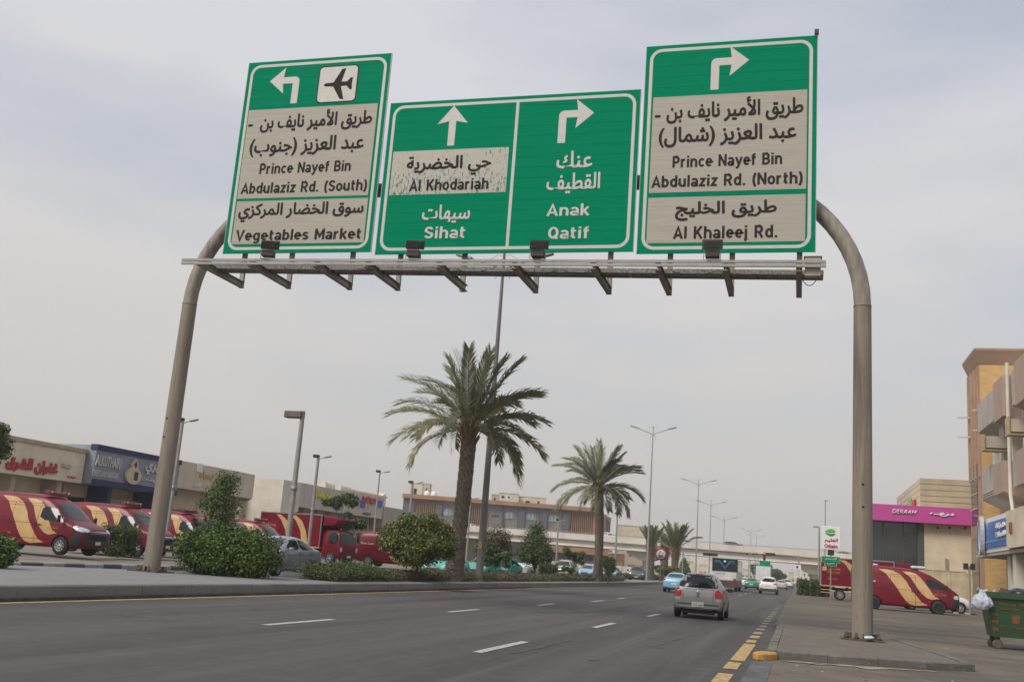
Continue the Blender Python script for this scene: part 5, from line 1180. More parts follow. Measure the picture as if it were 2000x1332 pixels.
# flask shaped emblem
u = PX(242, 920, AX).y-y0; zc = zx(242, 925)-GZ
b = MB(); zc -= .12; P = [(u+.78*math.cos(R(a)), zc+.52*math.sin(R(a))) for a in range(-235, 56, 12)]; P += [(u+.30, zc+.55), (u+.34, zc+.72), (u, zc+1.12), (u-.34, zc+.72), (u-.30, zc+.55)]
b.prism(P, -.22, -.06, axis='y'); b.build('emblem', mat('emblem_cream', (.55, .45, .30), .5, var=.05), t)
b = MB(); b.prism([(u-.16, zc+.72), (u, zc+.95), (u+.16, zc+.72), (u, zc+.52)], -.25, -.225, axis='y'); b.prism([(u+.0, zc-.25), (u+.0, zc+.28), (u+.36, zc+.28), (u+.36, zc-.25)], -.25, -.225, axis='y'); b.build('emblem_mark', M_lamp, t)
t, W, y0 = shop('taupe shop with golden Arabic letters behind the slender tree, left row', 333, 489, zx(400, 909), zx(400, 961), W_taupe, front=.3, items=[(322, 340, 'd', 3.1), (343, 352, 'd', 3.1), (361, 374, 'd', 3.2), (378, 405, 's', 2.9), (407, 417, 'd', 3.0), (423, 431, 'd', 3.0), (440, 470, 's', 2.9)], wall=W_sand, rows=1, pw=4)
sgn(t, y0, ar('اشراق زهراء'), 383, 448, zx(415, 940), zx(415, 927)+.1, M_lgold, bold=.025)
for a, b_ in ((382, 913), (441, 925)):
    u = PX(a, b_, AX).y-y0; z = zx(a, b_)-GZ; bx('small_sign', M_wht, t, u-.35, u+.35, -.06, -.005, z-.3, z+.3)
sgn(t, y0, ar('الامل'), 374, 387, zx(380, 951), zx(380, 943), M_wht, bold=.02, dep=.04)
# corner bracket at its right end
b = MB(); zf = zx(400, 961)-GZ; b.prism([(0.05, zf), (1.45, zf), (1.45, zf-1.6), (1.1, zf-.7)], W-.3, W-.02, axis='x'); b.build('bracket', W_taupe, t)
# set back wall, pillar, striped fence
Xb = -45.0
ya, yb = PX(478, 950, Xb).y, PX(548, 950, Xb).y
t = thing('wall_building', 'low sand wall with dark cornice between the taupe shop and white pillar', 'building', (Xb, ya, GZ), math.pi/2); W = yb-ya
def zb(px, py, X=Xb): return PX(px, py, X).z-GZ
bx('wall', W_tan, t, 0, W, .2, 6, -.2, zb(510, 965)); bx('upper_wall', W_pale, t, 0, W, .6, 6, zb(510, 965)+.002, zb(510, 942)); bx('cornice', W_sand, t, 0, W, .3, 6.1, zb(510, 942)+.002, zb(510, 937)+.1)
bx('opening', M_dark, t, .2, W-.3, .56, .597, zb(510, 965)+.01, zb(510, 957)); 
fg = MB()
for i in range(40): fg.box(i*W/40, i*W/40+.05, .05, .09, 0, 2.4)
o = fg.build('fence_bar', mat('pale_green_bars', (.22, .26, .21), .6, var=.1), t); o['kind'] = 'stuff'
X2 = -42.0
ya, yb = PX(549, 950, X2).y, PX(583, 950, X2).y
t = thing('arched_pillar', 'tall white rendered pillar with arch between two shop fronts', 'building', (X2+.2, ya, GZ), math.pi/2); W = yb-ya
zt = PX(560, 938, X2).z-GZ; bx('wall', W_pale, t, 0, W*.62, 0, 5, -.2, zt)
P = [(W*.62, zt), (W*1.02, zt), (W*1.02, zt-2.6)]+[(W*1.02-(W*.40)*math.sin(R(a)), zt-3.4+(.9)*math.cos(R(a))) for a in range(0, 91, 15)]
b = MB(); b.prism(P, 0, 3, axis='y'); b.build('arch', W_pale, t)
t, W, y0 = shop('long grey taupe shop row with yellow and red blue signs, left of the flowering tree', 586, 752, zx(668, 958), zx(668, 1002), W_grey, items=[(600, 640, 'g', 2.8), (683, 706, 'g', 3.0), (709, 748, 'g', 3.0)], wall=W_grey, rows=1, pw=5)
zt = zx(668, 958)-GZ; zf = zx(668, 1002)-GZ
sgn(t, y0, ar('مطبخ وطعام'), 620, 656, zx(640, 979), zx(640, 962), M_lyel, bold=.06, dep=.12); sgn(t, y0, ar('لذيذ لذيذ'), 711, 739, zx(725, 993)+.4, zx(725, 977)+.3, M_red, bold=.07, dep=.12)
for a in (708, 742): u = PX(a, 984, AX).y-y0; z = zx(a, 984)-GZ; bx('blue_square', M_lblue, t, u-.5, u+.5, -.1, -.01, z-.35, z+.35)
sgn(t, y0, ar('للمأكولات'), 716, 731, zx(723, 1007), zx(723, 1001), M_blackp, bold=.02, dep=.05)
for i in range(0, 26, 4): bx('bay_column', W_trim, t, W*i/26.0, W*i/26.0+.25, .9, 1.48, -.2, zf-.01)
for i, a in enumerate((622, 634, 646)): pass
for (u, w) in ((10.5, 2.2), (14.0, 2.6)): MB().tube([(u, 3.2, zt+.5), (u+w, 3.2, zt+.5)], .5, 14).build('water_tank', W_pale, t)
# taller cream block behind with a cornice
def ground_block(label, X, pa, pb, ztop_px, m, dep=10, cornice=True, name='apartment_block'):
    ya, yb = PX(pa, 960, X).y, PX(pb, 960, X).y; t = thing(name, label, 'building', (X, ya, GZ), math.pi/2); zt = PX((pa+pb)/2, ztop_px, X).z-GZ
    bx('wall', m, t, 0, yb-ya, 0, dep, -.3, zt-.6)
    for k, (h, o_) in enumerate(((.2, .15), (.2, .35), (.2, .5))): bx('cornice', W_sand, t, -o_, yb-ya+o_, -o_, dep+o_, zt-.6+k*.2+.001, zt-.4+k*.2)
    return t, yb-ya, zt
t, W, zt = ground_block('cream block with stepped cornice rising behind the grey shop row', -52, 640, 748, 958, W_sand)
for u in (W-3.2, W-2.2): bx('window', W_pale, t, u, u+.7, -.03, -.002, zt-2.2, zt-1.6)
b = MB(); b.prism([(W+.55, zt-.1), (W+1.9, zt+.5), (W+2.3, zt-.8), (W+1.2, zt-2.6), (W+.4, zt-3)], .4, 1.6, axis='y'); b.build('ornament', W_sand, t)
t, W, y0 = shop('plain beige wall building right of the red and blue sign, behind the flowering tree', 754, 888, PX(820, 1001, AX).z, PX(820, 1040, AX).z, wallmat('beige_wall', (.37, .32, .255)), items=[(800, 825, 'g', 3.0), (842, 864, 'g', 3.0)], wall=W_tan, rows=1, pw=6)
# ------- wood slatted mall far behind, facing the camera
DM = 236.0
def Dd(px, py, zc):
    d = ray(px, py); fw = -d.x*math.sin(YAW)+d.y*math.cos(YAW); zz = fw*math.cos(PITCH)+d.z*math.sin(PITCH); return E0+d*(zc/zz)
M_wood = mat('bronze_wood_slats', (0.30, 0.165, 0.085), 0.6, var=0.2, scale=1.2); M_bronze = mat('bronze_band', (0.32, 0.17, 0.085), 0.55, var=0.15, scale=0.4)
M_mgrey = wallmat('mall_grey', (0.20, 0.19, 0.175)); M_mdark = wallmat('mall_dark_grey', (0.105, 0.105, 0.11)); M_mback = mat('slat_backing', (0.055, 0.045, 0.04), .8, var=.2)
A0 = Dd(785, 1020, DM)
mall = thing('shopping_mall', 'long grey mall with bronze roof band and wooden slat bays behind the flyover', 'building', (A0.x, A0.y, 0), YAW)
def ml(px, py=1000):
    p = Dd(px, py, DM)-A0; return (p.x*math.cos(YAW)+p.y*math.sin(YAW), p.z+A0.z)
zr = ml(1000, 979)[1]; zl = ml(1000, 987)[1]
segs = [(785, 808, 'D'), (808, 849, 'S'), (849, 863, 'D'), (863, 893, 'W'), (893, 913, 'D'), (913, 941, 'S'), (941, 951, 'D'), (951, 981, 'H'), (981, 984, 'D'), (984, 1012, 'W'), (1012, 1026, 'D'), (1026, 1055, 'W'), (1055, 1070, 'D'),
        (1070, 1100, 'W'), (1100, 1114, 'D'), (1114, 1160, 'S'), (1160, 1172, 'B')]
u1 = ml(1172)[0]
bx('wall', M_mback, mall, 0, u1, 1.2, 30, -.2, zl)
bx('roof_band', M_bronze, mall, -.4, u1+.4, -.8, 30.4, zl+.002, zr)
for a, b_, k in segs:
    a0, a1 = ml(a)[0], ml(b_)[0]
    if k == 'S':
        n = max(4, int((a1-a0)/.45)); d = (a1-a0)/n
        for i in range(n): bx('slat', M_wood, mall, a0+i*d+.03, a0+i*d+d*.55, .3, 1.15, 6.6, zl-.02)
    else:
        m = {'D': M_mdark, 'W': M_mgrey, 'H': M_mgrey, 'B': M_bronze}[k]; bx('facade_panel', m, mall, a0+.03, a1-.03, .0 if k == 'D' else .5, 1.19, 6.6, zl-.02)
        if k == 'W':
            c = (a0+a1)/2-.3; zc = ml((a+b_)/2, {863: 1000, 984: 1006.5, 1026: 1009, 1070: 1012}[a])[1]; P = [(c-1.15, zc-.75), (c-1.15, zc+.2), (c-.6, zc+.75), (c+.6, zc+.75), (c+1.15, zc+.2), (c+1.15, zc-.75)]
            b = MB(); b.prism(P, .38, .499, axis='y'); w = b.build('window', mat('pale_window', (.22, .33, .36), .3, var=.3, scale=1), mall)
            for dx in (-.4, .4): bx('frame', W_pale, w, c+dx-.06, c+dx+.06, .33, .379, zc-.7, zc+.7)
        if k == 'H':
            zc = ml(965, 1006.5)[1]
            for i in range(3): bx('window', M_dark, mall, a0+1.2+i*.65, a0+1.55+i*.65, .42, .498, zc-.25, zc+.2)
# ground floor: bronze band, dark glass, columns
a0, a1 = ml(1060)[0], ml(1200)[0]
bx('canopy_band', M_bronze, mall, a0, a1, -1.2, .9, 3.9, 5.3); bx('shop_glass', M_glassl, mall, a0, a1, 1.0, 1.19, 0, 3.9); bx('mid_band', M_bronze, mall, a0, a1-1, .6, .99, 2.0, 2.5)
for i in range(9): bx('column', M_bronze if i % 2 else M_mgrey, mall, a0+i*(a1-a0)/8-.15, a0+i*(a1-a0)/8+.15, .2, .59, 0, 3.88)
# angled right wing
w0 = ml(1172)[0]; w1 = ml(1204)[0]
for i in range(3):
    b = MB(); ua, ub = w0+(w1-w0)*i/3, w0+(w1-w0)*(i+1)/3; da, db = i*3.0, (i+1)*3.0
    b.prism([(ua+.06, da+.5), (ub-.06, db+.5), (ub-.06, 12), (ua+.06, 12)], 0, zl-.8-i*.35); b.build('wing_wall', [M_mgrey, M_bronze, M_mdark][i], mall)
    b = MB(); b.prism([(ua, da), (ub, db), (ub, 12.4), (ua, 12.4)], zl-.798-i*.35, zr-.8-i*.35); b.build('wing_band', M_bronze, mall)
# stair tower, tanks and roof houses beyond
def roofhouse(px0, px1, pt, pb, label, m, wins=(), name='roof_house', zc=DM+9):
    a = Dd(px0, pb, zc); b_ = Dd(px1, pb, zc); tt = Dd(px0, pt, zc); W = (b_-a).length
    t = thing(name, label, 'building', (a.x, a.y, 0), YAW); bx('wall', m, t, 0, W, 0, 6, 0, tt.z); bx('coping', W_pale, t, -.1, W+.1, -.1, 6.1, tt.z+.002, tt.z+.2)
    for (c, zt_, w, h) in wins: bx('window', M_dark, t, c-w/2, c+w/2, -.04, -.003, tt.z-zt_-h, tt.z-zt_)
    return t
t = roofhouse(799, 824, 943, 968, 'pale stair tower with dark doorway on the mall roof', W_pale, [(1.35, 1.2, .75, 1.5)]); roofhouse(825, 838, 944, 968, 'grey sided box on the mall roof beside the stair tower', W_grey, [(.8, 1, .3, .4)])
for i, (px, lb) in enumerate(((834, 'white round water tank on mall roof next to the stair tower'), (847, 'white round water tank on mall roof, right one of the pair'))):
    p = Dd(px, 965, DM+6); b = MB(); b.lathe([(0, 0), (.7, 0), (.75, .15), (.72, .7), (.55, 1.1), (.2, 1.3), (0, 1.32)], 18); tag(b.build('water_tank', M_wht, None, loc=(p.x, p.y, zr+.0)), lb, 'water tank', 'white tanks on the mall roof')
roofhouse(959, 974, 965, 985, 'beige roof house left of the white one behind the mall', W_tan, [(.9, .9, .5, .6)], zc=DM+40)
roofhouse(974, 1012, 962, 985, 'white house top with two small windows behind the mall roof', W_pale, [(1.0, .7, .8, .6), (2.6, .7, .45, .5)], zc=DM+38)
roofhouse(1013, 1066, 969, 985, 'beige house top with dark windows right of the white one', W_sand, [(2.4, 1.0, 1.2, .8), (5.4, .9, .5, .8)], zc=DM+42)
t = roofhouse(1205, 1266, 1024, 1128, 'long beige building with brown coping right of the mall', W_sand, [], name='beige_building', zc=DM+20)
t = roofhouse(1218, 1262, 1071, 1128, 'lower beige shop with shutter under the flyover, right of mall', W_tan, [(1.2, 1.2, .35, .4)], name='shop_building', zc=DM-15)
shutter(t, .8, 3.8, -.05, 0, 2.2, W_shut); 
t = roofhouse(1192, 1218, 1080, 1128, 'small rust and yellow kiosk front below the flyover beside the palm', mat('rust_board', (.30, .14, .09), .7, var=.3), [], name='kiosk', zc=DM-24)
bx('yellow_board', M_lgold, t, 1.2, 2.4, -.1, -.01, .8, 2.6)
# white hoarding behind the cars
p0 = Dd(1075, 1122, 150); hd = thing('site_hoarding', 'low white board hoarding behind the parked cars near the second palm', 'hoarding', (p0.x, p0.y, 0), YAW)
for i in range(9): bx('board', W_pale, hd, i*1.5, i*1.5+1.47, 0, .05, .05, 1.75)
for i in range(10): bx('post', M_steel2, hd, i*1.5-.03, i*1.5+.02, -.06, -.002, 0, 1.85)

# ------- flyover
def flyover():
    Yf = 200.0; A = PY(860, 1019, Yf); B = PY(1712, 1082, Yf); t = thing('flyover', 'long pale concrete flyover crossing the road with cars on its deck', 'bridge', (A.x, Yf, 0)); L = B.x-A.x+26
    s = (B.z-A.z)/(B.x-A.x); n = 12; c = wallmat('bridge_concrete', (.64, .585, .51), var=.1, scale=.25); c2 = wallmat('parapet_concrete', (.54, .495, .43), scale=.3); rail = M_steel2
    def pr(name, prof, m, a, b_):
        mb = MB(); v = []
        for x in (a, b_):
            for y, z in prof: v.append((x, y, A.z+s*x+z))
        k = len(prof); mb.add(v, [tuple(range(k)), tuple(range(2*k-1, k-1, -1))]+[(i, i+k, (i+1) % k+k, (i+1) % k) for i in range(k)]); return mb.build(name, m, t)
    for i in range(n):
        a, b_ = -14+(L+14)*i/n, -14+(L+14)*(i+1)/n-.03
        pr('parapet', [(0, -.30), (.25, -.30), (.25, -1.25), (-.08, -1.25), (-.05, -.9)], c2, a, b_); pr('far_parapet', [(11, -.30), (11.3, -.30), (11.3, -1.25), (11, -1.25)], c2, a, b_)
        pr('deck', [(-.25, -1.26), (11.5, -1.26), (11.5, -1.55), (-.25, -1.50)], c2, a, b_)
        pr('girder', [(.55, -1.56), (.95, -1.56), (.75, -2.6), (.65, -2.75), (.25, -2.75), (.25, -2.62), (.45, -2.5)], c, a, b_)
        for y in (4, 8): pr('girder', [(y, -1.56), (y+.4, -1.56), (y+.4, -2.75), (y, -2.75)], c, a, b_)
    mb = MB(); mb.bar((-14, .1, A.z-14*s-.02), (L, .1, A.z+s*L-.02), .07); mb.bar((-14, .1, A.z-14*s-.17), (L, .1, A.z+s*L-.17), .05); mb.build('handrail', rail, t)
    for i in range(40): x = -14+(L+14)*i/39; bx('rail_post', rail, t, x-.04, x+.04, .06, .14, A.z+s*x-.30, A.z+s*x)
    for px in (1262, 1592, 1685):
        x = PY(px, 1090, Yf+4).x-A.x; zc = A.z+s*x-2.76
        mb = MB(); mb.prism([(x-3.6, zc), (x+3.6, zc), (x+3.6, zc-.5), (x+1.0, zc-1.7), (x-1.0, zc-1.7), (x-3.6, zc-.5)], 2.5, 9, axis='y'); mb.build('pier_cap', c, t)
        mb = MB(); mb.lathe([(.95, -.1), (.95, zc-1.6)], 20, c=(x, 5.8, 0)); mb.build('pier', c, t)
    xs = PY(1447, 1066, Yf).x-A.x; z = PY(1447, 1066, Yf).z
    mb = MB(); mb.lathe([(0, 0), (.42, 0), (.42, .04), (0, .04)], 24, 'y', c=(xs, .16, z)); o = mb.build('height_sign', M_wht, t)
    mb = MB(); mb.lathe([(.34, 0), (.42, 0), (.42, .02), (.34, .02)], 24, 'y', c=(xs, .13, z)); mb.build('sign_ring', M_red, o)
    lettering('sign_number', '5.5', M_sbk, o, xs-.22, xs+.22, z-.13, z+.13, .155, depth=.005)
    return t, A, s
fo, FA, FS = flyover()
def on_deck(px, lane): x = PY(px, 1050, 200+lane).x; return (x, 200+lane, FA.z+FS*(x-FA.x)-1.26)
recol(suv, on_deck(1190, 3.0), 0, 'white off roader driving on the flyover above the second palm', M_whitec, M_whitec)
recol(sedan, on_deck(1340, 3.0), 0, 'dark sedan on the flyover right of the young palms', M_blackc, M_grey)
recol(suv, on_deck(1434, 3.0), 0, 'black off roader on the flyover near its round height sign', M_blackc, M_whitec)
recol(sedan, on_deck(921, 3.0), 0, 'white car on the flyover just left of the lamp post', M_whitec, M_grey)
recol(sedan, on_deck(1652, 3.0), 0, 'dark sedan on the flyover right of the round retail sign', M_blackc, M_grey)
# far white town
rr = random.Random(11); nfar = 0
for (px, w, pt, zc) in [(1372, 16, 1103, 420), (1392, 14, 1092, 460), (1408, 20, 1098, 430), (1340, 26, 1096, 330), (1455, 14, 1112, 500), (1470, 12, 1106, 520), (1486, 18, 1108, 480), (1532, 16, 1122, 600), (1546, 12, 1118, 560), (1560, 12, 1124, 620), (1575, 16, 1116, 540), (1510, 10, 1120, 640), (1430, 18, 1104, 540), (1355, 12, 1108, 480), (1325, 14, 1100, 400)]:
    a = Dd(px-w/2, 1130, zc); b_ = Dd(px+w/2, 1130, zc); tt = Dd(px, pt, zc); W = (b_-a).length
    lb = ['white town block behind the coach', 'tall white block left of the coach roof', 'broad white block behind the coach roof', 'cream block beyond the light arms left of coach', 'small white block right of the coach', 'pale block between coach and lorry', 'wide pale block behind the lorry', 'white block right of the far trees', 'tall narrow white block right of the far trees', 'low white block by the retail sign hedge', 'broad white block beyond the far kerb', 'low pale block behind the far trees', 'pale block over the coach right side', 'low cream block behind blue sedan', 'cream block right of the speed sign'][nfar]
    t = thing('town_block', lb, 'building', (a.x, a.y, 0), YAW+rr.uniform(-.3, .3)); bx('wall', W_pale if nfar % 3 else W_sand, t, 0, W, 0, 10, -.1, tt.z)
    bx('parapet', W_pale, t, -.2, W+.2, -.2, .1, tt.z+.002, tt.z+.6); bx('stair_house', W_pale, t, W*.55, W*.8, 1, 4, tt.z+.01, tt.z+2.2)
    for fl in range(max(1, int(tt.z/3.2))):
        for i in range(max(2, int(W/2.6))): 
            u = (i+.5)*W/max(2, int(W/2.6)); bx('window', M_glassl, t, u-.4, u+.4, -.05, -.003, fl*3.2+1.0, fl*3.2+2.3)
    nfar += 1

# ------- right side: fashion shop with pink fascia, sand upper block, tower, old concrete flats
YD = 88.0
def dz(px, py, Y=YD): return PY(px, py, Y)
M_pink = mat('pink_fascia', (0.50, 0.065, 0.29), 0.45, var=0.05, scale=.5)
x0 = dz(1692, 1000).x; x1 = dz(1897, 1000).x; xg = dz(1806, 1060).x; zt = dz(1800, 989).z; zf = dz(1800, 1021).z
der = thing('shop_building', 'fashion shop with a bright pink fascia above dark glass and cream wall', 'building', (x0, YD, .3)); W = x1-x0; zt -= .3; zf -= .3; ug = xg-x0
bx('fascia', M_pink, der, 0, W, -.5, .6, zf, zt); 
bx('wall', W_sand, der, ug, W, .3, 14, -.3, zf-.002); bx('upper_mass', W_sand, der, 0, W, .62, 14, zf, zt-.3)
fr = mat('bronze_frame', (.09, .085, .08), .5, .2, var=.1)
bx('side_panel', fr, der, 0, ug-4.6, .3, 1.0, -.3, zf-.002); bx('glazing_back', mat('dim_interior', (.05, .05, .045), .8, var=.4, scale=1.5), der, ug-4.6, ug, 3.5, 3.6, -.3, zf-.002)
ga = ug-4.6
for i in range(3):
    for j, (za, zb_) in enumerate(((.1, 1.5), (1.55, 3.0), (3.05, zf-.1))): bx('pane', M_glassl, der, ga+i*1.53+.04, ga+(i+1)*1.53-.04, .55, .58, za, zb_)
for i in range(4): bx('mullion', fr, der, ga+i*1.53-.035, ga+i*1.53+.035, .48, .56, -.3, zf-.002)
bx('door_band', M_steel2, der, ga+.05, ug-.1, .44, .475, 1.65, 1.8); bx('jamb', fr, der, ug-.5, ug-.01, .28, .6, -.3, zf-.003); bx('jamb', fr, der, ga-.1, ga+.25, .25, .6, -.3, zf-.003)
me = text_mesh('DERAAH', dz(1741, 1000).x-x0, dz(1789, 1000).x-x0, dz(1765, 1004).z-.3, dz(1765, 996).z-.3, 0.02, .07, shear=.3); me.materials.append(M_wht); link('sign_letters', me, None, der, (0, -.51, 0))
lettering('sign_letters', ar('درعــه'), M_wht, der, dz(1814, 1000).x-x0, dz(1862, 1000).x-x0, dz(1838, 1009).z-.3, dz(1838, 1001.5).z-.3, -.51, depth=.07, bold=.03)
for px in (1832, 1855, 1886): p = dz(px, 1030); bx('spot_lamp', M_lamp, der, p.x-x0-.06, p.x-x0+.06, .15, .29, p.z-.4, p.z-.22)
bx('downpipe', M_steel2, der, dz(1849, 1090).x-x0-.1, dz(1849, 1090).x-x0+.1, .14, .28, .5, dz(1849, 1090).z-.3)
# yard wall in front
Yw = 86.0; xa, xb = dz(1795, 1150, Yw).x, dz(1921, 1150, Yw).x
yw = thing('yard_wall', 'low cream rendered wall in front of the pink fronted shop', 'wall', (xa, Yw, .3)); h = dz(1860, 1116, Yw).z-.3
ym = wallmat('stained_cream', (.52, .43, .28), var=.18, scale=1.2)
for i in range(4): a = (xb-xa)*i/4; bx('wall_panel', ym, yw, a+.01, a+(xb-xa)/4-.01, 0, .2, -.2, h-(.15 if i == 3 else 0)); bx('coping', ym, yw, a, a+(xb-xa)/4, -.03, .23, h-(.15 if i == 3 else 0)+.002, h+.06-(.15 if i == 3 else 0))
# sand upper block with grooved panels
Yu = 93.0; xa, xb = dz(1797, 940, Yu).x, dz(1915, 940, Yu).x; zt = dz(1840, 935, Yu).z; zb_ = dz(1840, 992, Yu).z-1.5
ub = thing('office_building', 'sand coloured block with horizontal grooves above the pink shop sign', 'building', (xa, Yu, .3)); n = 8; m = wallmat('sand_panels', (.40, .335, .23)); h = (zt-zb_)/n
bx('core', m, ub, .06, xb-xa, .06, 22, 0, zt-.4)
for i in range(n): bx('cladding_course', m, ub, 0, xb-xa, 0, .055, zb_-.3+i*h+.025, zb_-.3+(i+1)*h-.025); bx('side_course', W_taupe, ub, 0, .055, .06, 22, zb_-.3+i*h+.02, zb_-.3+(i+1)*h-.02)
for (yy_, w, m2, z_) in ((3.0, 2.0, M_red, 0), (6.5, 1.2, mat('leaf_green_letters', (.20, .38, .10), .5, var=.1), .4), (10.0, 2.6, M_red, 0)):
    o = bx('side_letter', m2, ub, -.22, -.02, yy_, yy_+w, zt-3.2-.3+z_, zt-1.6-.3+z_, bevel=.05)
# brown tower behind the flats
W_orange = mat('ochre_wall', (.56, .35, .14), .8, var=.12, scale=1.5, stretch=(1, 1, 3), bump=.1); W_brown = wallmat('brown_render', (.40, .25, .165)); 
Yt = 79.5; xa = 12.62; zt = 18.85
tw = thing('tower_building', 'tall ochre and brown tower with flared eaves and spouts on the right edge', 'building', (xa, Yt, .3)); LY = 4.9
bx('front_wall', W_orange, tw, 0, 8, 0, LY, 5.5, zt-1.1); bx('base', W_orange, tw, 0, 8, .02, LY, -.3, 5.49)
bx('side_wall', W_brown, tw, -.08, -.002, 0, LY, -.3, zt-1.1)
b = MB(); v = [(-.1, -.05, zt-1.1), (8.1, -.05, zt-1.1), (8.1, LY+.05, zt-1.1), (-.1, LY+.05, zt-1.1), (-.42, -.5, zt-.15), (8.5, -.5, zt-.15), (8.5, LY+.5, zt-.15), (-.42, LY+.5, zt-.15), (-.42, -.5, zt), (8.5, -.5, zt), (8.5, LY+.5, zt), (-.42, LY+.5, zt)]
b.add(v, [(0, 1, 5, 4), (1, 2, 6, 5), (2, 3, 7, 6), (3, 0, 4, 7), (4, 5, 9, 8), (5, 6, 10, 9), (6, 7, 11, 10), (7, 4, 8, 11), (8, 9, 10, 11), (3, 2, 1, 0)]); b.build('eaves', wallmat('eaves_brown', (.36, .24, .16)), tw)
for i in range(4): bx('pilaster', W_brown, tw, -.18, -.085, .3+i*1.4, .75+i*1.4, 9.5, zt-1.2)
for z in (zt-4.5, zt-6.0):
    for yy_ in (.6, LY-.6): bx('spout', W_pale, tw, -1.0 if yy_ > 1 else -.5, -.09, yy_-.06, yy_+.06, z, z+.1)
bx('stair_window', M_glassl, tw, -.12, -.082, 1.6, 4.4, 6.2, 10.6); bx('stair_window', M_glassl, tw, -.12, -.082, 1.6, 4.4, 1.2, 5.2)
for z in (7.3, 8.4, 9.5): bx('window_bar', W_pale, tw, -.16, -.122, 1.6, 4.4, z, z+.07)
# old concrete flats along X = 12
XF = 12.0; Y1 = 77.0; Y0 = 55.0; LF = Y1-Y0
fl = thing('apartment_building', 'weathered concrete flats with projecting balconies, pipes and caged air conditioners, right edge', 'building', (XF, Y1, .3), -math.pi/2)   # local x runs towards the camera
W_conc = multi_noise('streaked_concrete', (.44, .405, .36), [(1.0, (2, 2, .3), .45, .65, (.33, .295, .26), .8), (3, (2, 2, .2), .5, .7, (.54, .50, .44), .5), (.5, (1, 1, 1), .52, .7, (.33, .28, .24), .6)], bump=.2)
W_rose = multi_noise('rose_concrete', (.42, .30, .235), [(1.2, (2, 2, .3), .45, .65, (.33, .24, .19), .7), (3, (2, 2, .2), .5, .7, (.50, .39, .32), .4)], bump=.2)
def fz(px, py): return PX(px, py, XF).z-.3
def fu(px): return Y1-PX(px, 900, XF).y
bx('core', W_conc, fl, 0.0, LF, 1.6, 12, 4.4, 14.0)
bx('back_wall', W_orange, fl, 0.0, LF, 1.3, 1.59, 6.01, 7.4)
def slabbox(u0, u1, z0, z1, m, out=0.0, name='balcony', tap=.5):
    """balcony front with a soffit that slopes back under it"""
    b = MB(); b.prism([(-out, z1), (-out, z0+tap*.0), (1.55, z0-tap), (1.55, z1)], u0, u1, axis='x'); return b.build(name, m, fl)
# upper storey balconies
zt = 14.28
slabbox(.15, 7.95, 12.25, zt, W_conc, .0, tap=.55); slabbox(7.98, 11.1, 11.8, zt-.02, W_rose, .30, tap=.45); slabbox(12.2, 14.6, 12.2, zt, W_conc, .0, tap=.55); slabbox(14.63, 17.5, 11.8, zt, W_rose, .30, tap=.45)
slabbox(1.3, 7.2, 7.45, 9.5, W_conc, .0, tap=.7); slabbox(7.23, 10.6, 7.3, 9.15, W_rose, .30, tap=.6); slabbox(11.9, 14.4, 7.45, 9.3, W_conc, 0, tap=.7); slabbox(14.43, 17.5, 7.3, 9.2, W_rose, .30, tap=.6)
for u_ in (2.0, 4.0, 6.0): bx('joint', W_rose, fl, u_, u_+.03, -.012, -.002, 12.3, 14.2); bx('joint', W_rose, fl, u_+.6, u_+.63, -.012, -.002, 7.5, 9.4)
for i in range(3): bx('joint_rib', W_conc, fl, 1.6, 7.1, -.05, -.003, 7.50+i*.15, 7.56+i*.15)
for (u0, u1) in ((2.4, 3.5), (5.6, 7.0), (8.6, 10.6), (12.3, 13.6)):
    w = bx('window', M_glassl, fl, u0, u1, 1.50, 1.58, 9.7, 11.9); bx('frame', W_pale, w, u0-.08, u0, 1.42, 1.5, 9.65, 11.95); bx('frame', W_pale, w, u1, u1+.08, 1.42, 1.5, 9.65, 11.95)
for (u0, u1) in ((1.2, 1.9), (3.8, 4.5), (4.7, 5.3), (7.3, 8.1), (11.2, 11.9), (14.0, 14.6)): bx('pier', W_pale, fl, u0, u1, .7, 1.49, 9.4, 12.1)
# roof: penthouse and small vents
bx('penthouse', W_orange, fl, 12.3, LF, 2.0, 9, 14.01, 15.9)
for u in (5.0, 6.6, 7.2): bx('roof_vent', W_pale, fl, u, u+.5, .6, 1.1, 14.32, 14.9, bevel=.05)
# drain pipes
for u, zt_, zb2 in ((11.65, 14.9, 6.3),):
    MB().tube([(u, -.12, zt_), (u, -.12, zb2+1.1), (u+.05, -.14, zb2+.8), (u+.9, -.2, zb2-.3)], .11, 10).build('drain_pipe', W_pale, fl)
# lower shop: sign band
u0, u1 = fu(1917), fu(1979)
bx('sign_backing', M_wht, fl, u0, u1+.05, -.35, 1.25, 3.85, 6.0); 
bx('sign_face', mat('blue_sign', (.035, .14, .42), .4, var=.08), fl, u0+.1, u1, -.42, -.352, 4.12, 5.70)
bx('sign_stripe', mat('light_blue_stripe', (.10, .33, .55), .4, var=0), fl, u0+.1, u1, -.44, -.422, 4.45, 4.56)
uc = u0+(u1-u0)*.28; b = MB(); ring(b, [(uc+.55*math.cos(R(a)), 4.95+1.25*math.sin(R(a))) for a in range(0, 360, 15)], [(uc+.38*math.cos(R(a)), 4.95+1.02*math.sin(R(a))) for a in range(0, 360, 15)], -.48, .25); b.build('sign_emblem', M_lsil, fl)
b = MB(); b.prism([(uc+.38*math.cos(R(a)), 4.95+1.02*math.sin(R(a))) for a in range(0, 360, 15)], -.52, -.455, axis='y'); b.build('emblem_disc', M_lblue, fl)
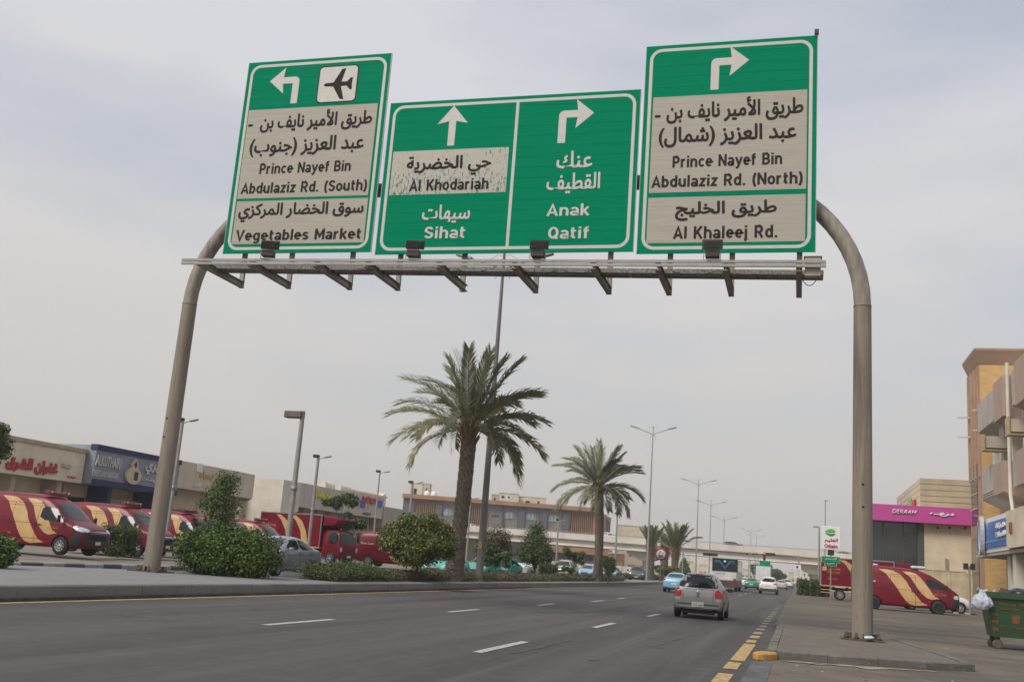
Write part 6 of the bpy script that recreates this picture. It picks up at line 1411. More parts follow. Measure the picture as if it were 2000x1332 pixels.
lettering('sign_letters', ar('شركة'), M_wht, fl, u0+(u1-u0)*.70, u0+(u1-u0)*.97, 5.1, 5.5, -.44, depth=.08, bold=.04); lettering('sign_letters', ar('للتجارة'), M_wht, fl, u0+(u1-u0)*.70, u0+(u1-u0)*.97, 4.6, 4.98, -.44, depth=.08, bold=.04)
bx('shop_canopy', W_sand, fl, u1+.1, LF, -.5, 1.25, 3.9, 6.0); bx('canopy_sign', mat('brown_logo', (.25, .09, .02), .5, var=.1), fl, u1+1.2, u1+1.9, -.56, -.505, 4.7, 5.3)
bx('ground_wall', W_trim, fl, 0, LF, 1.6, 12, -.3, 4.39); bx('soffit', W_conc, fl, 0, LF, -.3, 1.59, 3.65, 3.84)
for i, (a, b_) in enumerate(((1.2, 2.9), (3.4, 5.4), (5.9, 7.4))): w = bx('shop_window', M_glassl, fl, a, b_, 1.5, 1.58, 0, 2.9); bx('frame', M_rim, w, a-.09, a-.005, 1.42, 1.59, 0, 2.95); bx('frame', M_rim, w, b_+.005, b_+.09, 1.42, 1.59, 0, 2.95); bx('frame', M_rim, w, (a+b_)/2-.03, (a+b_)/2+.03, 1.44, 1.495, 0, 2.9)
bx('corner_column', W_pale, fl, 8.2, 9.2, .2, 1.59, -.3, 3.6); bx('corner_column', W_pale, fl, 11.5, 12.4, -.1, 1.59, -.3, 3.6)
# caged air conditioners
cm = mat('cage_cream', (.42, .33, .19), .6, var=.15, scale=4)
for k, (u, z, lb) in enumerate(((5.0, 10.4, 'cream cage round an air conditioner, lower left one on the concrete flats'), (13.2, 10.3, 'cream cage round an air conditioner, upper right one beside the pipe'))):
    t = thing('air_conditioner', lb, 'air conditioner', (XF, Y1, .3), -math.pi/2, 'caged air conditioners on the concrete flats')
    s = 1.05; bx('unit', W_trim, t, u+.1, u+s-.1, -.45, .8, z+.1, z+.85)
    for i in range(6): a = u+i*s/5; bx('cage_bar', cm, t, a-.025, a+.025, -.60, -.56, z, z+.95)
    for i in range(5): bx('cage_bar', cm, t, u-.03, u+s+.03, -.555, -.52, z+i*.235-.025, z+i*.235+.025)
    for i in range(5): a = -.5+i*.3; bx('cage_bar', cm, t, u-.03, u+.01, a-.02, a+.02, z, z+.95); 
    bx('tray', cm, t, u-.06, u+s+.06, -.62, .85, z-.09, z-.03)

# =================================================================== VEGETATION
def leafm(name, c, var=0.25): 
    m = mat(name, c, 0.55, var=var, scale=1.3, spec=0.3)
    b = m.node_tree.nodes['Principled BSDF']; b.inputs['Subsurface Weight'].default_value = 0.0
    return m
L_bush = [leafm('bush_leaf', (0.062, 0.115, 0.018)), leafm('bush_leaf_light', (0.090, 0.140, 0.022)), leafm('bush_leaf_dark', (0.030, 0.062, 0.014))]
L_shrub = [leafm('shrub_leaf', (0.072, 0.088, 0.032)), leafm('shrub_leaf_light', (0.115, 0.120, 0.050)), leafm('shrub_leaf_brown', (0.105, 0.072, 0.042))]
L_tree = [leafm('tree_leaf', (0.045, 0.080, 0.020)), leafm('tree_leaf_light', (0.080, 0.125, 0.030)), leafm('tree_leaf_dark', (0.025, 0.048, 0.016))]
L_flow = [leafm('flower_tree_leaf', (0.045, 0.080, 0.016)), leafm('flower_tree_leaf_light', (0.105, 0.125, 0.022)), leafm('orange_yellow_blossom', (0.30, 0.215, 0.035))]
L_brn = [leafm('dry_leaf', (0.10, 0.105, 0.045)), leafm('dry_leaf_dark', (0.055, 0.065, 0.03)), leafm('dry_leaf_tan', (0.15, 0.125, 0.065))]
M_bark = mat('tree_bark', (0.11, 0.085, 0.06), 0.9, var=.3, scale=8, bump=.5)
def leaves(name, blobs, n, size, mats, parent, seed, probs=(.5, .3, .2), shell=.45, zmin=None):
    """blobs: (cx,cy,cz,rx,ry,rz); every leaf is a small folded blade"""
    g = np.random.default_rng(seed); vol = np.array([b[3]*b[4]*b[5] for b in blobs])**.75; pick = g.choice(len(blobs), n, p=vol/vol.sum()); B = np.array(blobs)[pick]
    d = g.normal(size=(n, 3)); d /= np.linalg.norm(d, axis=1, keepdims=True); r = (shell+(1-shell)*g.random(n)**.6)*(1+.10*g.normal(size=n))
    C = B[:, :3]+d*B[:, 3:]*r[:, None]
    if zmin is not None: C[:, 2] = np.maximum(C[:, 2], zmin+g.random(n)*.05)
    nrm = d*.7+g.normal(size=(n, 3))*.55+np.array([0, 0, .35]); nrm /= np.linalg.norm(nrm, axis=1, keepdims=True)
    a = np.cross(nrm, g.normal(size=(n, 3))); a /= np.linalg.norm(a, axis=1, keepdims=True); b = np.cross(nrm, a)
    s = size*(.6+.8*g.random(n))[:, None]; w = s*.32
    V = np.stack([C-a*s*.5, C+b*w+nrm*s*.10, C+a*s*.5, C-b*w+nrm*s*.10], axis=1).reshape(-1, 3)
    F = np.arange(n*4).reshape(n, 4); mi = g.choice(len(mats), n, p=np.array(probs)/sum(probs))
    # cluster the leaf tones so the crown shows lighter and darker sprays
    cl = (np.sin(C[:, 0]*5.1+seed)+np.sin(C[:, 1]*4.3)+np.sin(C[:, 2]*6.7+seed*2)) > 1.1; mi = np.where(cl & (mi == 0), 1, mi)
    return from_np(name, V, F, mats, parent, mi)
def branches(mb, base, tips, r0, rr, bend=.3):
    for tp in tips:
        a = Vector(base); b = Vector(tp); m = a.lerp(b, .5)+Vector((rr.uniform(-1, 1), rr.uniform(-1, 1), rr.uniform(-.3, .6)))*bend*(b-a).length*.3
        mb.tube([a, m, b], [r0, r0*.6, r0*.22], 6)
def bush(label, loc, rx, ry, h, n, size, mats, seed, cat='bush', name='round_bush', lumps=9, probs=(.5, .3, .2), group=None, box=False):
    t = thing(name, label, cat, loc, group=group); rr = random.Random(seed); B = []
    if box:
        for i in range(4):
            for j in range(3): B.append((-rx+rx*2*(i+.5)/4, -ry+ry*2*(j+.5)/3, h*.28, rx/3.2, ry/2.4, h*.34)); B.append((-rx+rx*2*(i+.5)/4, -ry+ry*2*(j+.5)/3, h*.70, rx/3.2, ry/2.4, h*.32))
    else:
        B.append((0, 0, h*.42, rx*.80, ry*.80, h*.50)); B += [(s_*rx*.45, 0, h*.45, rx*.5, ry*.7, h*.50) for s_ in (-1, 1)]
        for i in range(lumps):
            a = 2*math.pi*i/lumps+rr.uniform(-.3, .3); q = rr.uniform(.35, .62); B.append((rx*q*math.cos(a), ry*q*math.sin(a), h*rr.uniform(.25, .68), rx*rr.uniform(.32, .46), ry*rr.uniform(.32, .46), h*rr.uniform(.24, .36)))
    leaves('foliage', B, n, size, mats, t, seed, probs, zmin=.02)
    mb = MB(); branches(mb, (0, 0, 0), [(rr.uniform(-.7, .7)*rx, rr.uniform(-.7, .7)*ry, h*rr.uniform(.5, .9)) for _ in range(9)], .035*h, rr)
    mb.build('stem', M_bark, t)
    # dense inner twigs and shaded leaves stop the sky showing through the middle
    leaves('inner_foliage', [(b[0]*.8, b[1]*.8, b[2], b[3]*.72, b[4]*.72, b[5]*.72) for b in B], n//3, size*1.5, mats, t, seed+5, probs, shell=.1, zmin=.02)
    return t
def tree(label, loc, h, trunk_h, blobs, n, size, mats, seed, name='tree', cat='tree', probs=(.5, .3, .2), r=.12, group=None, shell=.35):
    t = thing(name, label, cat, loc, group=group); rr = random.Random(seed); mb = MB()
    mb.tube([(0, 0, 0), (rr.uniform(-.05, .05)*h, rr.uniform(-.03, .03)*h, trunk_h*.6), (rr.uniform(-.04, .04)*h, 0, trunk_h*1.25)], [r, r*.8, r*.5], 9)
    branches(mb, (0, 0, trunk_h), [(b[0], b[1], b[2]+b[5]*.3) for b in blobs], r*.45, rr); mb.build('trunk', M_bark, t)
    leaves('crown', blobs, n, size, mats, t, seed, probs, shell); leaves('inner_foliage', [(b[0], b[1], b[2], b[3]*.7, b[4]*.7, b[5]*.7) for b in blobs], n//3, size*1.4, mats, t, seed+3, probs, .1)
    return t
# big round bush behind the left kerb
q = PY(452, 1130, 30.3); bush('big round leafy bush on the median just right of the left gantry post', (q.x-.22, 30.3, .30), 2.02, 1.45, 1.66, 30000, .09, L_bush, 3, lumps=16)
q = G(-18, 1108, .3); bush('green bush cut off by the left edge of the photo', (q.x, q.y, .3), .75, .6, .95, 3500, .09, L_bush, 8, lumps=6)
bush('dark clipped box hedge between the two nearest vans', (PY(231, 1080, 37.8).x+.0, 37.8, .38), .64, .8, 1.38, 6000, .075, L_tree, 12, 'hedge', 'clipped_hedge', box=True)
# long shrub bed
bed = [(655, 1098), (0, 0)]
rr = random.Random(21); lbs = []
ylist = []; y = 33.6
while y < 96: ylist.append(y); y += 1.05+y*.012
gsh = 'low flowering shrubs in the long median bed'
def shrub_label(y, i):
    where = 'below the orange blossomed tree' if y < 43.5 else 'left of the large palm trunk' if y < 46.2 else 'beside the large palm trunk' if y < 48.6 else 'at the foot of the near lamp post' if y < 52 else 'in front of the green taxis' if y < 61 else 'by the brownish green tree' if y < 69 else 'by the clipped box shrub' if y < 76 else 'near the second palm trunk' if y < 84 else 'at the far end of the bed'
    return ('browner' if i % 3 == 0 else 'greener' if i % 3 == 1 else 'pale tipped')+' low flowering shrub '+where+(', the nearer one' if (i//3) % 2 == 0 else ', farther one')
for i, y in enumerate(ylist):
    h = rr.uniform(.42, .62) if i > 2 else [.75, .72, .85][i]; x = -16.15+rr.uniform(-.15, .15); rx_ = rr.uniform(.85, 1.1); near = y < 55
    P = (.45, .3, .25) if i % 3 else (.25, .3, .45)
    lab = ['bushy green shrub at the near end of the median bed', 'green shrub lump second from the near end of the bed', 'tallest green shrub below the yellow flowering tree'][i] if i < 3 else shrub_label(y, i)
    bush(lab, (x, y, .28), rx_, .85+y*.006, h, int(4200 if near else 2200), .055 if near else .075, L_shrub if i > 3 else [L_bush[0], L_shrub[0], L_shrub[1]], 40+i, 'shrub', 'low_shrub', lumps=6, probs=P, group=gsh)
soil = sheet('planting_soil', [(-17.4, 33), (-15.15, 33), (-15.15, 98), (-17.4, 98)], .304, mat('planting_soil', (.10, .075, .05), .95, var=.3, scale=4, bump=.6))
for i, (px, y) in enumerate(((1232, 124), (1246, 128), (1275, 131), (1284, 137))):
    q = PY(px, 1130, y); bush(['low mauve shrub left of the tall lamp post in the gap', 'low mauve shrub just right of the tall lamp post', 'low reddish shrub below the stubby young palm', 'low reddish shrub under the speed limit sign'][i], (min(q.x, -15.6), y, .26), 1.5, 1.6, .75, 1800, .10, L_shrub, 70+i, 'shrub', 'low_shrub', lumps=6, probs=(.3, .2, .5), group='shrubs at the foot of the young palms')
# yellow flowering tree
q = PX(812, 1110, -16.6); Yb = 41.5; q = PY(812, 1110, Yb)
B = [(0, 0, 1.75, 1.05, 1.0, .85)]+[(1.25*math.cos(a), 1.0*math.sin(a), 1.45+.35*math.sin(a*2.3), .65, .6, .55) for a in np.linspace(0, 5.6, 8)]+[(-.5, 0, 2.45, .6, .6, .42), (.45, .1, 2.5, .6, .6, .42), (0, 0, .95, 1.0, .8, .35), (1.1, 0, 2.2, .5, .5, .35), (-1.15, 0, 2.05, .5, .5, .4)]
tree('rounded small tree covered in orange yellow blossom left of the large palm', (q.x, Yb, .3), 2.9, .6, B, 17000, .095, L_flow, 5, name='flowering_tree', probs=(.58, .34, .08), r=.06)
# trees in the median farther on
def simple_tree(label, px, py_b, Y, w, ztop, trunk, n, size, mats, seed, shape='round', z0=.3, **k):
    q = PY(px, py_b, Y); rr = random.Random(seed); R_ = w/2; H = ztop-z0; ch = H-trunk; B = []
    if shape == 'round':
        B = [(0, 0, trunk+ch*.48, R_*.78, R_*.78, ch*.46)]+[(R_*.55*math.cos(a), R_*.55*math.sin(a), trunk+ch*rr.uniform(.25, .75), R_*.45, R_*.45, ch*.25) for a in np.linspace(0, 5.7, 8)]
    elif shape == 'cone': B = [(0, 0, trunk+ch*.3, R_*.95, R_*.9, ch*.32), (0, 0, trunk+ch*.6, R_*.75, R_*.7, ch*.3), (0, 0, trunk+ch*.82, R_*.42, R_*.4, ch*.2)]+[(R_*.6*math.cos(a), R_*.6*math.sin(a), trunk+ch*.3, R_*.4, R_*.4, ch*.22) for a in np.linspace(0, 5.5, 6)]
    elif shape == 'sparse':
        B = [(rr.uniform(-.75, .75)*R_, rr.uniform(-.5, .5)*R_, trunk+ch*rr.uniform(.0, 1.0)*.9, R_*rr.uniform(.22, .42), R_*.3, ch*rr.uniform(.10, .17)) for _ in range(11)]
    elif shape == 'slim':
        B = [(rr.uniform(-.2, .3)*R_, rr.uniform(-.3, .3)*R_, trunk+ch*f, R_*(.95-.6*abs(f-.35)), R_*.7, ch*.16) for f in (.05, .2, .35, .5, .62, .75, .9)]+[(-R_*.8, 0, trunk+ch*.45, R_*.35, R_*.3, ch*.08)]
    return tree(label, (q.x, Y, z0), H, trunk, B, n, size, mats, seed, **k)
zt = lambda px, py, Y: PY(px, py, Y).z
simple_tree('brownish green tree behind the lamp post right of the large palm', 962, 1110, 66, 2.9, zt(962, 1018, 66), .9, 5500, .12, L_brn, 31, 'round')
simple_tree('small bright green tree in front of the taxis beside the lamp post', 970, 1110, 58, 1.7, zt(970, 1060, 58), .8, 3000, .10, L_bush, 32, 'sparse', r=.05)
simple_tree('dense dark green rounded tree between the two big palms', 1043, 1112, 72, 3.0, zt(1043, 1018, 72), .75, 9000, .11, L_tree, 33, 'cone', probs=(.5, .3, .2))
bush('dark clipped box shrub in the median right of the dense round tree', (PY(1071, 1120, 70).x, 70, .3), .68, .6, zt(1071, 1098, 70)-.3, 3500, .08, L_tree, 34, 'shrub', 'clipped_shrub', box=True)
simple_tree('small airy green tree between clipped shrub and the second palm', 1118, 1120, 78, 1.9, zt(1118, 1066, 78), .7, 3000, .11, L_bush, 35, 'sparse', r=.05)
simple_tree('small green tree just right of the second palm trunk', 1188, 1122, 80, 1.3, zt(1188, 1085, 80), .45, 2400, .10, L_tree, 36, 'round', r=.05)
simple_tree('green bushy tree under the young palms behind the speed sign', 1300, 1128, 128, 3.4, zt(1300, 1102, 128), .6, 2500, .2, L_flow, 37, 'round')
# trees in the left parking area
simple_tree('slender green tree in front of the golden lettered shop', 425, 1030, 47, 2.6, zt(440, 922, 47), 1.3, 4200, .12, [L_tree[0], L_tree[1], L_bush[1]], 38, 'slim', r=.06, shell=.15)
simple_tree('open branched green tree rising behind the box truck cab', 668, 1060, 60.5, 2.9, zt(675, 953, 60.5), 2.1, 4500, .15, L_tree, 39, 'sparse', r=.07)
q = PY(0, 900, 30.5); tree('tree whose leaves reach in at the left edge of photo', (PY(-22, 900, 30.5).x, 30.5, .3), 5.2, 1.8, [(0, 0, zt(-20, 870, 30.5)-.3, .75, .7, .75), (.25, 0, zt(0, 838, 30.5)-.3, .38, .3, .28), (.1, 0, zt(0, 885, 30.5)-.3, .35, .3, .3)], 5000, .09, L_tree, 41)
# right side hedge and far trees
bush('dark green clipped hedge beside the red truck on the right kerb', (PY(1579, 1165, 92).x, 92, .12), .95, 1.2, zt(1579, 1131, 92)-.05, 5000, .12, L_tree, 50, 'hedge', 'clipped_hedge', box=True)
bush('narrow dark hedge right of the first clipped hedge', (PY(1609, 1166, 93).x, 93, .15), .5, 1.2, 1.2, 2000, .12, L_tree, 51, 'hedge', 'clipped_hedge', box=True)
simple_tree('leafy tree beyond the flyover behind the white lorry', 1486, 1130, 300, 6.5, zt(1486, 1100, 300), 1.5, 2500, .5, L_tree, 52, 'round', z0=0); simple_tree('broad green tree beyond the flyover right of the lorry', 1508, 1132, 290, 6, zt(1508, 1108, 290), 1.0, 2500, .5, L_tree, 53, 'round', z0=0)
simple_tree('small far tree beyond the flyover near the white town', 1522, 1134, 300, 4.5, zt(1522, 1118, 300), .8, 1500, .45, L_tree, 54, 'round', z0=0)
simple_tree('dark far trees standing left of the traffic signals', 1336, 1118, 260, 3.2, zt(1336, 1088, 260), .6, 1500, .4, L_tree, 55, 'cone', z0=0)

# ---- palms
M_frond = [leafm('palm_leaf', (0.165, 0.185, 0.095), .2), leafm('palm_leaf_dry', (0.26, 0.21, 0.12), .2)]
M_rach = mat('palm_midrib', (0.22, 0.20, 0.09), .6, var=.2, scale=3)
M_ptr = mat('palm_trunk', (0.14, 0.115, 0.088), .95, var=.35, scale=5, bump=.7, bscale=25); M_boot = mat('palm_leaf_base', (0.21, 0.175, 0.13), .9, var=.3, scale=6, bump=.4)
def frond_mesh(L, curve, seed, dry=.12, pairs=66):
    g = random.Random(seed); V = []; F = []; MI = []
    pts = []; ang = 0.0; p = Vector((0, 0, 0)); n = 18
    for i in range(n+1):
        t = i/n; pts.append(p.copy()); a = -curve*t**1.6*1.0; p = p+Vector((math.cos(a), 0, math.sin(a)))*L/n
    def at(t):
        f = min(t*n, n-1e-4); i = int(f); return pts[i].lerp(pts[i+1], f-i), (pts[i+1]-pts[i]).normalized()
    for i in range(n):
        r0, r1 = .028*(1-i/n)+.005, .028*(1-(i+1)/n)+.005; k = len(V); a, b = pts[i], pts[i+1]
        V += [a+Vector((0, -r0, 0)), a+Vector((0, 0, r0*.8)), a+Vector((0, r0, 0)), b+Vector((0, -r1, 0)), b+Vector((0, 0, r1*.8)), b+Vector((0, r1, 0))]
        F += [(k, k+3, k+4, k+1), (k+1, k+4, k+5, k+2), (k, k+2, k+5, k+3)]; MI += [2]*3
    for i in range(pairs):
        t = .16+.84*i/(pairs-1); P, d = at(t); up = Vector((-d.z, 0, d.x)); ln = L*.150*(.45+.9*math.sin(math.pi*min(1, (t-.05)*.92))**.7)
        for s in (-1, 1):
            v = g.uniform(-.25, .25); dirv = (d*(.75+.35*t)+Vector((0, s, 0))*(.95-.35*t)+up*(.30+v*1.5)).normalized()
            droop = Vector((0, 0, -1))*ln*g.uniform(.10, .30); w = (dirv.cross(up).normalized()*.5+up*.5).normalized()*(.021+.010*g.random())*L/4
            m = 1 if g.random() < dry+t*.12 else 0; k = len(V); mid = P+dirv*ln*.55-droop*0; tip = P+dirv*ln*g.uniform(.85, 1.1)+droop
            V += [P-w*.6, P+w*.6, mid+w, mid-w, tip]; F += [(k, k+1, k+2, k+3)]; MI.append(m); F += [(k+3, k+2, k+4, k+4)]; MI.append(m)
    me = bpy.data.meshes.new('frond'); me.from_pydata([tuple(v) for v in V], [], [f if len(set(f)) == 4 else f[:3] for f in F]); me.polygons.foreach_set('material_index', MI)
    for q_ in (M_frond[0], M_frond[1], M_rach): me.materials.append(q_)
    return me
FR = {('up', i): frond_mesh(1.0*4.0, .35, 10+i, .04) for i in range(2)}; FR.update({('mid', i): frond_mesh(4.0, .95, 20+i, .12) for i in range(3)}); FR.update({('low', i): frond_mesh(4.0, 1.15, 30+i, .35) for i in range(2)})
def palm(label, base, crown, rt, fl, seed, n=(9, 18, 12), young=False, group=None, hbase=1.35):
    t = thing('date_palm', label, 'palm tree', base, group=group); rr = random.Random(seed); C = Vector(crown)-Vector(base); H = C.z
    mb = MB(); pts = []; rad = []
    for i in range(15):
        f = i/14; pts.append(Vector((C.x*f**1.1+.12*math.sin(f*3)*(.6 if not young else 0), C.y*f, H*f))); rad.append(rt*(hbase-(hbase-1)*min(1, f*3.5))*(1.0+.05*math.sin(f*40)))
    mb.tube(pts, rad, 16, caps=True); mb.build('trunk', M_ptr, t)
    # cut leaf bases spiralling up the trunk
    bt = MB(); step = rt*.36; z = .15; k = 0
    def P_at(z):
        f = max(0, min(.9999, z/H))*14; i = int(f); return pts[i].lerp(pts[i+1], f-i), rad[i]+(rad[i+1]-rad[i])*(f-i)
    while z < H:
        c, r_ = P_at(z); m = 9
        for j in range(m):
            a = 2*math.pi*(j+(k % 2)*.5)/m+k*.13+rr.uniform(-.08, .08); o = Vector((math.cos(a), math.sin(a), 0)); s = Vector((-o.y, o.x, 0)); w = r_*.34; hh = step*rr.uniform(1.0, 1.5); ot = r_*(.16+rr.uniform(0, .10))
            b0 = c+o*r_*.96; v = [b0-s*w, b0+s*w, b0+o*ot+s*w*.55+Vector((0, 0, hh)), b0+o*ot-s*w*.55+Vector((0, 0, hh)), b0-o*r_*.08+Vector((0, 0, hh*1.05))]
            bt.add(v, [(0, 1, 2, 3), (3, 2, 4), (0, 3, 4), (1, 4, 2)])
        z += step; k += 1
    o = bt.build('leaf_base', M_boot, t); o['kind'] = 'stuff'
    # crown shaft with dry boots
    cb = MB()
    for i in range(44):
        a = i*2.4; z0 = H-rt*3.0+i*rt*.085; o = Vector((math.cos(a), math.sin(a), 0)); p = C+Vector((0, 0, z0-H)); cb.bar(p+o*rt*.7, p+o*(rt*.9+rt*.8)+Vector((0, 0, rt*2.0)), rt*.30, rt*.14)
    o = cb.build('frond_boot', mat('orange_brown_boot', (.22, .13, .055), .8, var=.3, scale=6), t); o['kind'] = 'stuff'
    def add(kind, el, az, L, roll=0):
        me = FR[(kind, rr.randrange(3 if kind == 'mid' else 2))]; s = L/4.0
        o = link('frond', me, None, t, C+Vector((math.cos(az), math.sin(az), 0))*rt*.5)
        o.rotation_euler = (Matrix.Rotation(az, 3, 'Z') @ Matrix.Rotation(-el, 3, 'Y') @ Matrix.Rotation(roll, 3, 'X')).to_euler(); o.scale = (s, s, s)
    nu, nm, nl = n
    for i in range(nu): add('up', R(rr.uniform(62, 86)), i*2.39996+rr.uniform(-.2, .2), fl*rr.uniform(.85, 1.0), rr.uniform(-.5, .5))
    for i in range(nm): add('mid', R(rr.uniform(22, 58)), i*2.39996+rr.uniform(-.2, .2)+.6, fl*rr.uniform(.9, 1.06), rr.uniform(-.4, .4))
    for i in range(nl): add('low', R(rr.uniform(-22, 18)), i*2.39996+rr.uniform(-.2, .2)+1.1, fl*rr.uniform(.88, 1.02), rr.uniform(-.4, .4))
    return t
c = PY(917, 838, 45.8); palm('tall date palm in the median, left one and nearest, beside the lamp post', (-15.62, 46.4, .3), (c.x, 45.8, c.z), .325, 4.0, 1, (9, 15, 14))
c = PY(1170, 950, 81); b = PY(1166, 1122, 81); palm('second date palm in the median, right of the rounded tree', (b.x, 81.4, .3), (c.x, 81, c.z), .31, 3.8, 2, (10, 17, 16), hbase=1.2)
for i, (px, pc, Y, fl, lb, nn) in enumerate(((1272, 1072, 127, 2.9, 'stubby young palm just right of the tall street lamp', (26, 0, 0)), (1299, 1078, 140, 2.7, 'small young palm between two taller young palms', (22, 0, 0)), (1319, 1078, 134, 3.9, 'wide headed young palm right of the speed limit sign', (20, 4, 0)))):
    c = PY(px, pc, Y); t = palm(lb, (c.x, Y, .25), (c.x, Y, c.z), .42, fl, 10+i, nn, True)

# =================================================================== STREET FURNITURE
def lamp_mast(label, X, Y, ztop, span=1.75, r=.13, z0=.3, group='tall twin armed street lamps along the median', strip_=False, arms=True, rz=0.0):
    t = thing('street_lamp', label, 'street lamp', (X, Y, z0), rz, group); H = ztop-z0
    MB().tube([(0, 0, 0), (0, 0, H*.35), (0, 0, H)], [r, r*.78, r*.36], 14).build('pole', M_steel2 if not strip_ else M_post2, t)
    if arms:
        for s in (-1, 1):
            b = MB(); b.tube([(0, 0, H-1.05), (s*.35, 0, H-.78), (s*.9, 0, H-.62), (s*span, 0, H-.28)], .045, 6); b.tube([(0, 0, H-.98), (s*.22, 0, H-1.15), (s*.42, 0, H-1.45)], .02, 5)
            b.tube([(0, 0, H-.18), (s*.35, 0, H-.12), (s*.75, 0, H-.35)], .014, 5); b.build('arm', M_steel2, t)
            b = MB(); a = Vector((s*span, 0, H-.28)); d = Vector((s*.96, 0, .26)).normalized(); b.bar(a-d*.1, a+d*.85, .32, .14); b.build('lamp_head', M_steel2, t, bevel=.02)
    if strip_:
        MB().box(-.08, .08, -r-.012, -r+.02, 1.6, 1.95).build('orange_sticker', M_yelk, t)
    MB().box(-.22, .22, -.22, .22, 0, .03).build('base_plate', M_steel2, t)
    return t
M_post2 = mat('lamp_post_grey', (0.15, 0.14, 0.125), .6, .1, var=.2, scale=2, stretch=(3, 3, .4))
t = lamp_mast('tall street lamp leaning up past the big palm to the sign gantry', -15.5, 50.1, 17.6, 1.9, .20, strip_=True)
for px, pt, X, lb in ((1276, 832, -15.9, 'tall twin armed street lamp right of the second palm'), (1365, 935, -15.6, 'twin armed street lamp left of the coach roof, third in row'), (1389, 977, -15.6, 'twin armed street lamp above the coach, fourth in row'),
                      (1415, 1008, -15.8, 'twin armed street lamp right of coach, fifth in row'), (1467, 1032, -12.6, 'twin armed street lamp beyond flyover above green taxi'), (1478, 1044, -12.6, 'farthest twin armed street lamp just right of its neighbour')):
    p = PX(px, pt, X)
    if px < 1400: lamp_mast(lb, X, p.y, p.z, 1.75 if px < 1300 else 2.0)
    else: lamp_mast(lb, X, p.y, p.z, 2.0, z0=0.0)
def side_lamp(label, px, pyt, Y, r=.085, head='spot', pxb=None, z0=.38):
    p = PY(px, pyt, Y); t = thing('car_park_lamp', label, 'street lamp', (p.x, Y, z0), 0, None); H = p.z-z0
    MB().tube([(0, 0, 0), (0, 0, H*.5), (0, 0, H)], [r, r, r*.85], 12).build('pole', M_steel2, t)
    MB().lathe([(r*1.02, H*.5-.1), (r*1.25, H*.5-.08), (r*1.25, H*.5+.08), (r*1.02, H*.5+.1)], 12).build('collar', M_steel2, t)
    if head == 'box': bx('lamp_head', mat('lamp_head_brown', (.13, .10, .075), .6, var=.15), t, -.85, r*.2, -.22, .22, H-.33, H-.02, bevel=.03)
    else:
        bx('lamp_head', M_lamp, t, -.32, .02, -.16, .16, H-.03, H+.16, bevel=.03); b = MB(); b.tube([(0, 0, H-.12), (.45, 0, H+.02)], .025, 6); b.build('arm', M_steel2, t)
        b = MB(); b.bar((.42, 0, H+.0), (.85, .0, H+.10), .22, .07); b.build('lamp_head', M_steel2, t, bevel=.02)
    return t
side_lamp('thin grey lamp pole with two heads just right of the left gantry post', 357, 822, 44, .09)
side_lamp('tall grey lamp pole with box head in front of the box truck', 592, 803, 42, .12, 'box')
side_lamp('thin lamp pole with two heads standing right of the box head lamp', 622, 893, 57, .10)
side_lamp('distant thin pole above the cream corniced block', 742, 922, 78, .07); side_lamp('thin lamp pole before the slatted mall left end', 806, 943, 74, .10); side_lamp('thin pale lamp pole between large palm and lamp post', 920, 973, 100, .10)
side_lamp('thin lamp pole left of the small airy tree below flyover', 1091, 1016, 120, .10); side_lamp('thin lamp pole right of the second palm over the flyover', 1206, 1003, 130, .11)
for px, py, Y, lb in ((1612, 978, 150, 'tall thin lamp pole rising behind the round retail sign'), (1600, 1030, 96, 'slim grey lamp pole touching the left side of the retail sign')):
    p = PY(px, py, Y); t = thing('street_lamp', lb, 'street lamp', (p.x, Y, .2)); H = p.z-.2; MB().tube([(0, 0, 0), (0, 0, H)], [.11, .06], 10).build('pole', M_steel2, t); bx('lamp_head', M_steel2, t, -.5 if Y < 100 else -.15, .0 if Y < 100 else .35, -.1, .1, H-.02, H+.1)
# speed limit sign
Ys = 88.0; p = PY(1291, 1082, Ys); s = thing('speed_sign', 'round red rimmed speed limit sign reading 80 in front of young palms', 'road sign', (p.x, Ys, .28))
h = p.z-.28; r = .52
MB().tube([(0, .05, 0), (0, .05, h+.3)], .04, 8).build('post', M_steel2, s)
MB().lathe([(0, 0), (r, 0), (r, .03), (0, .03)], 32, 'y', (0, -.02, h)).build('disc', M_wht, s)
MB().lathe([(r*.76, 0), (r, 0), (r, .01), (r*.76, .01)], 32, 'y', (0, -.034, h)).build('red_rim', M_red, s)
lettering('number', '\u0668\u0660', M_sbk, s, -.2, .2, h+.02, h+.30, -.025, depth=.006, bold=.015); stroke_text('number', '80', M_sbk, s, -.18, .18, h-.30, .26, -.025)
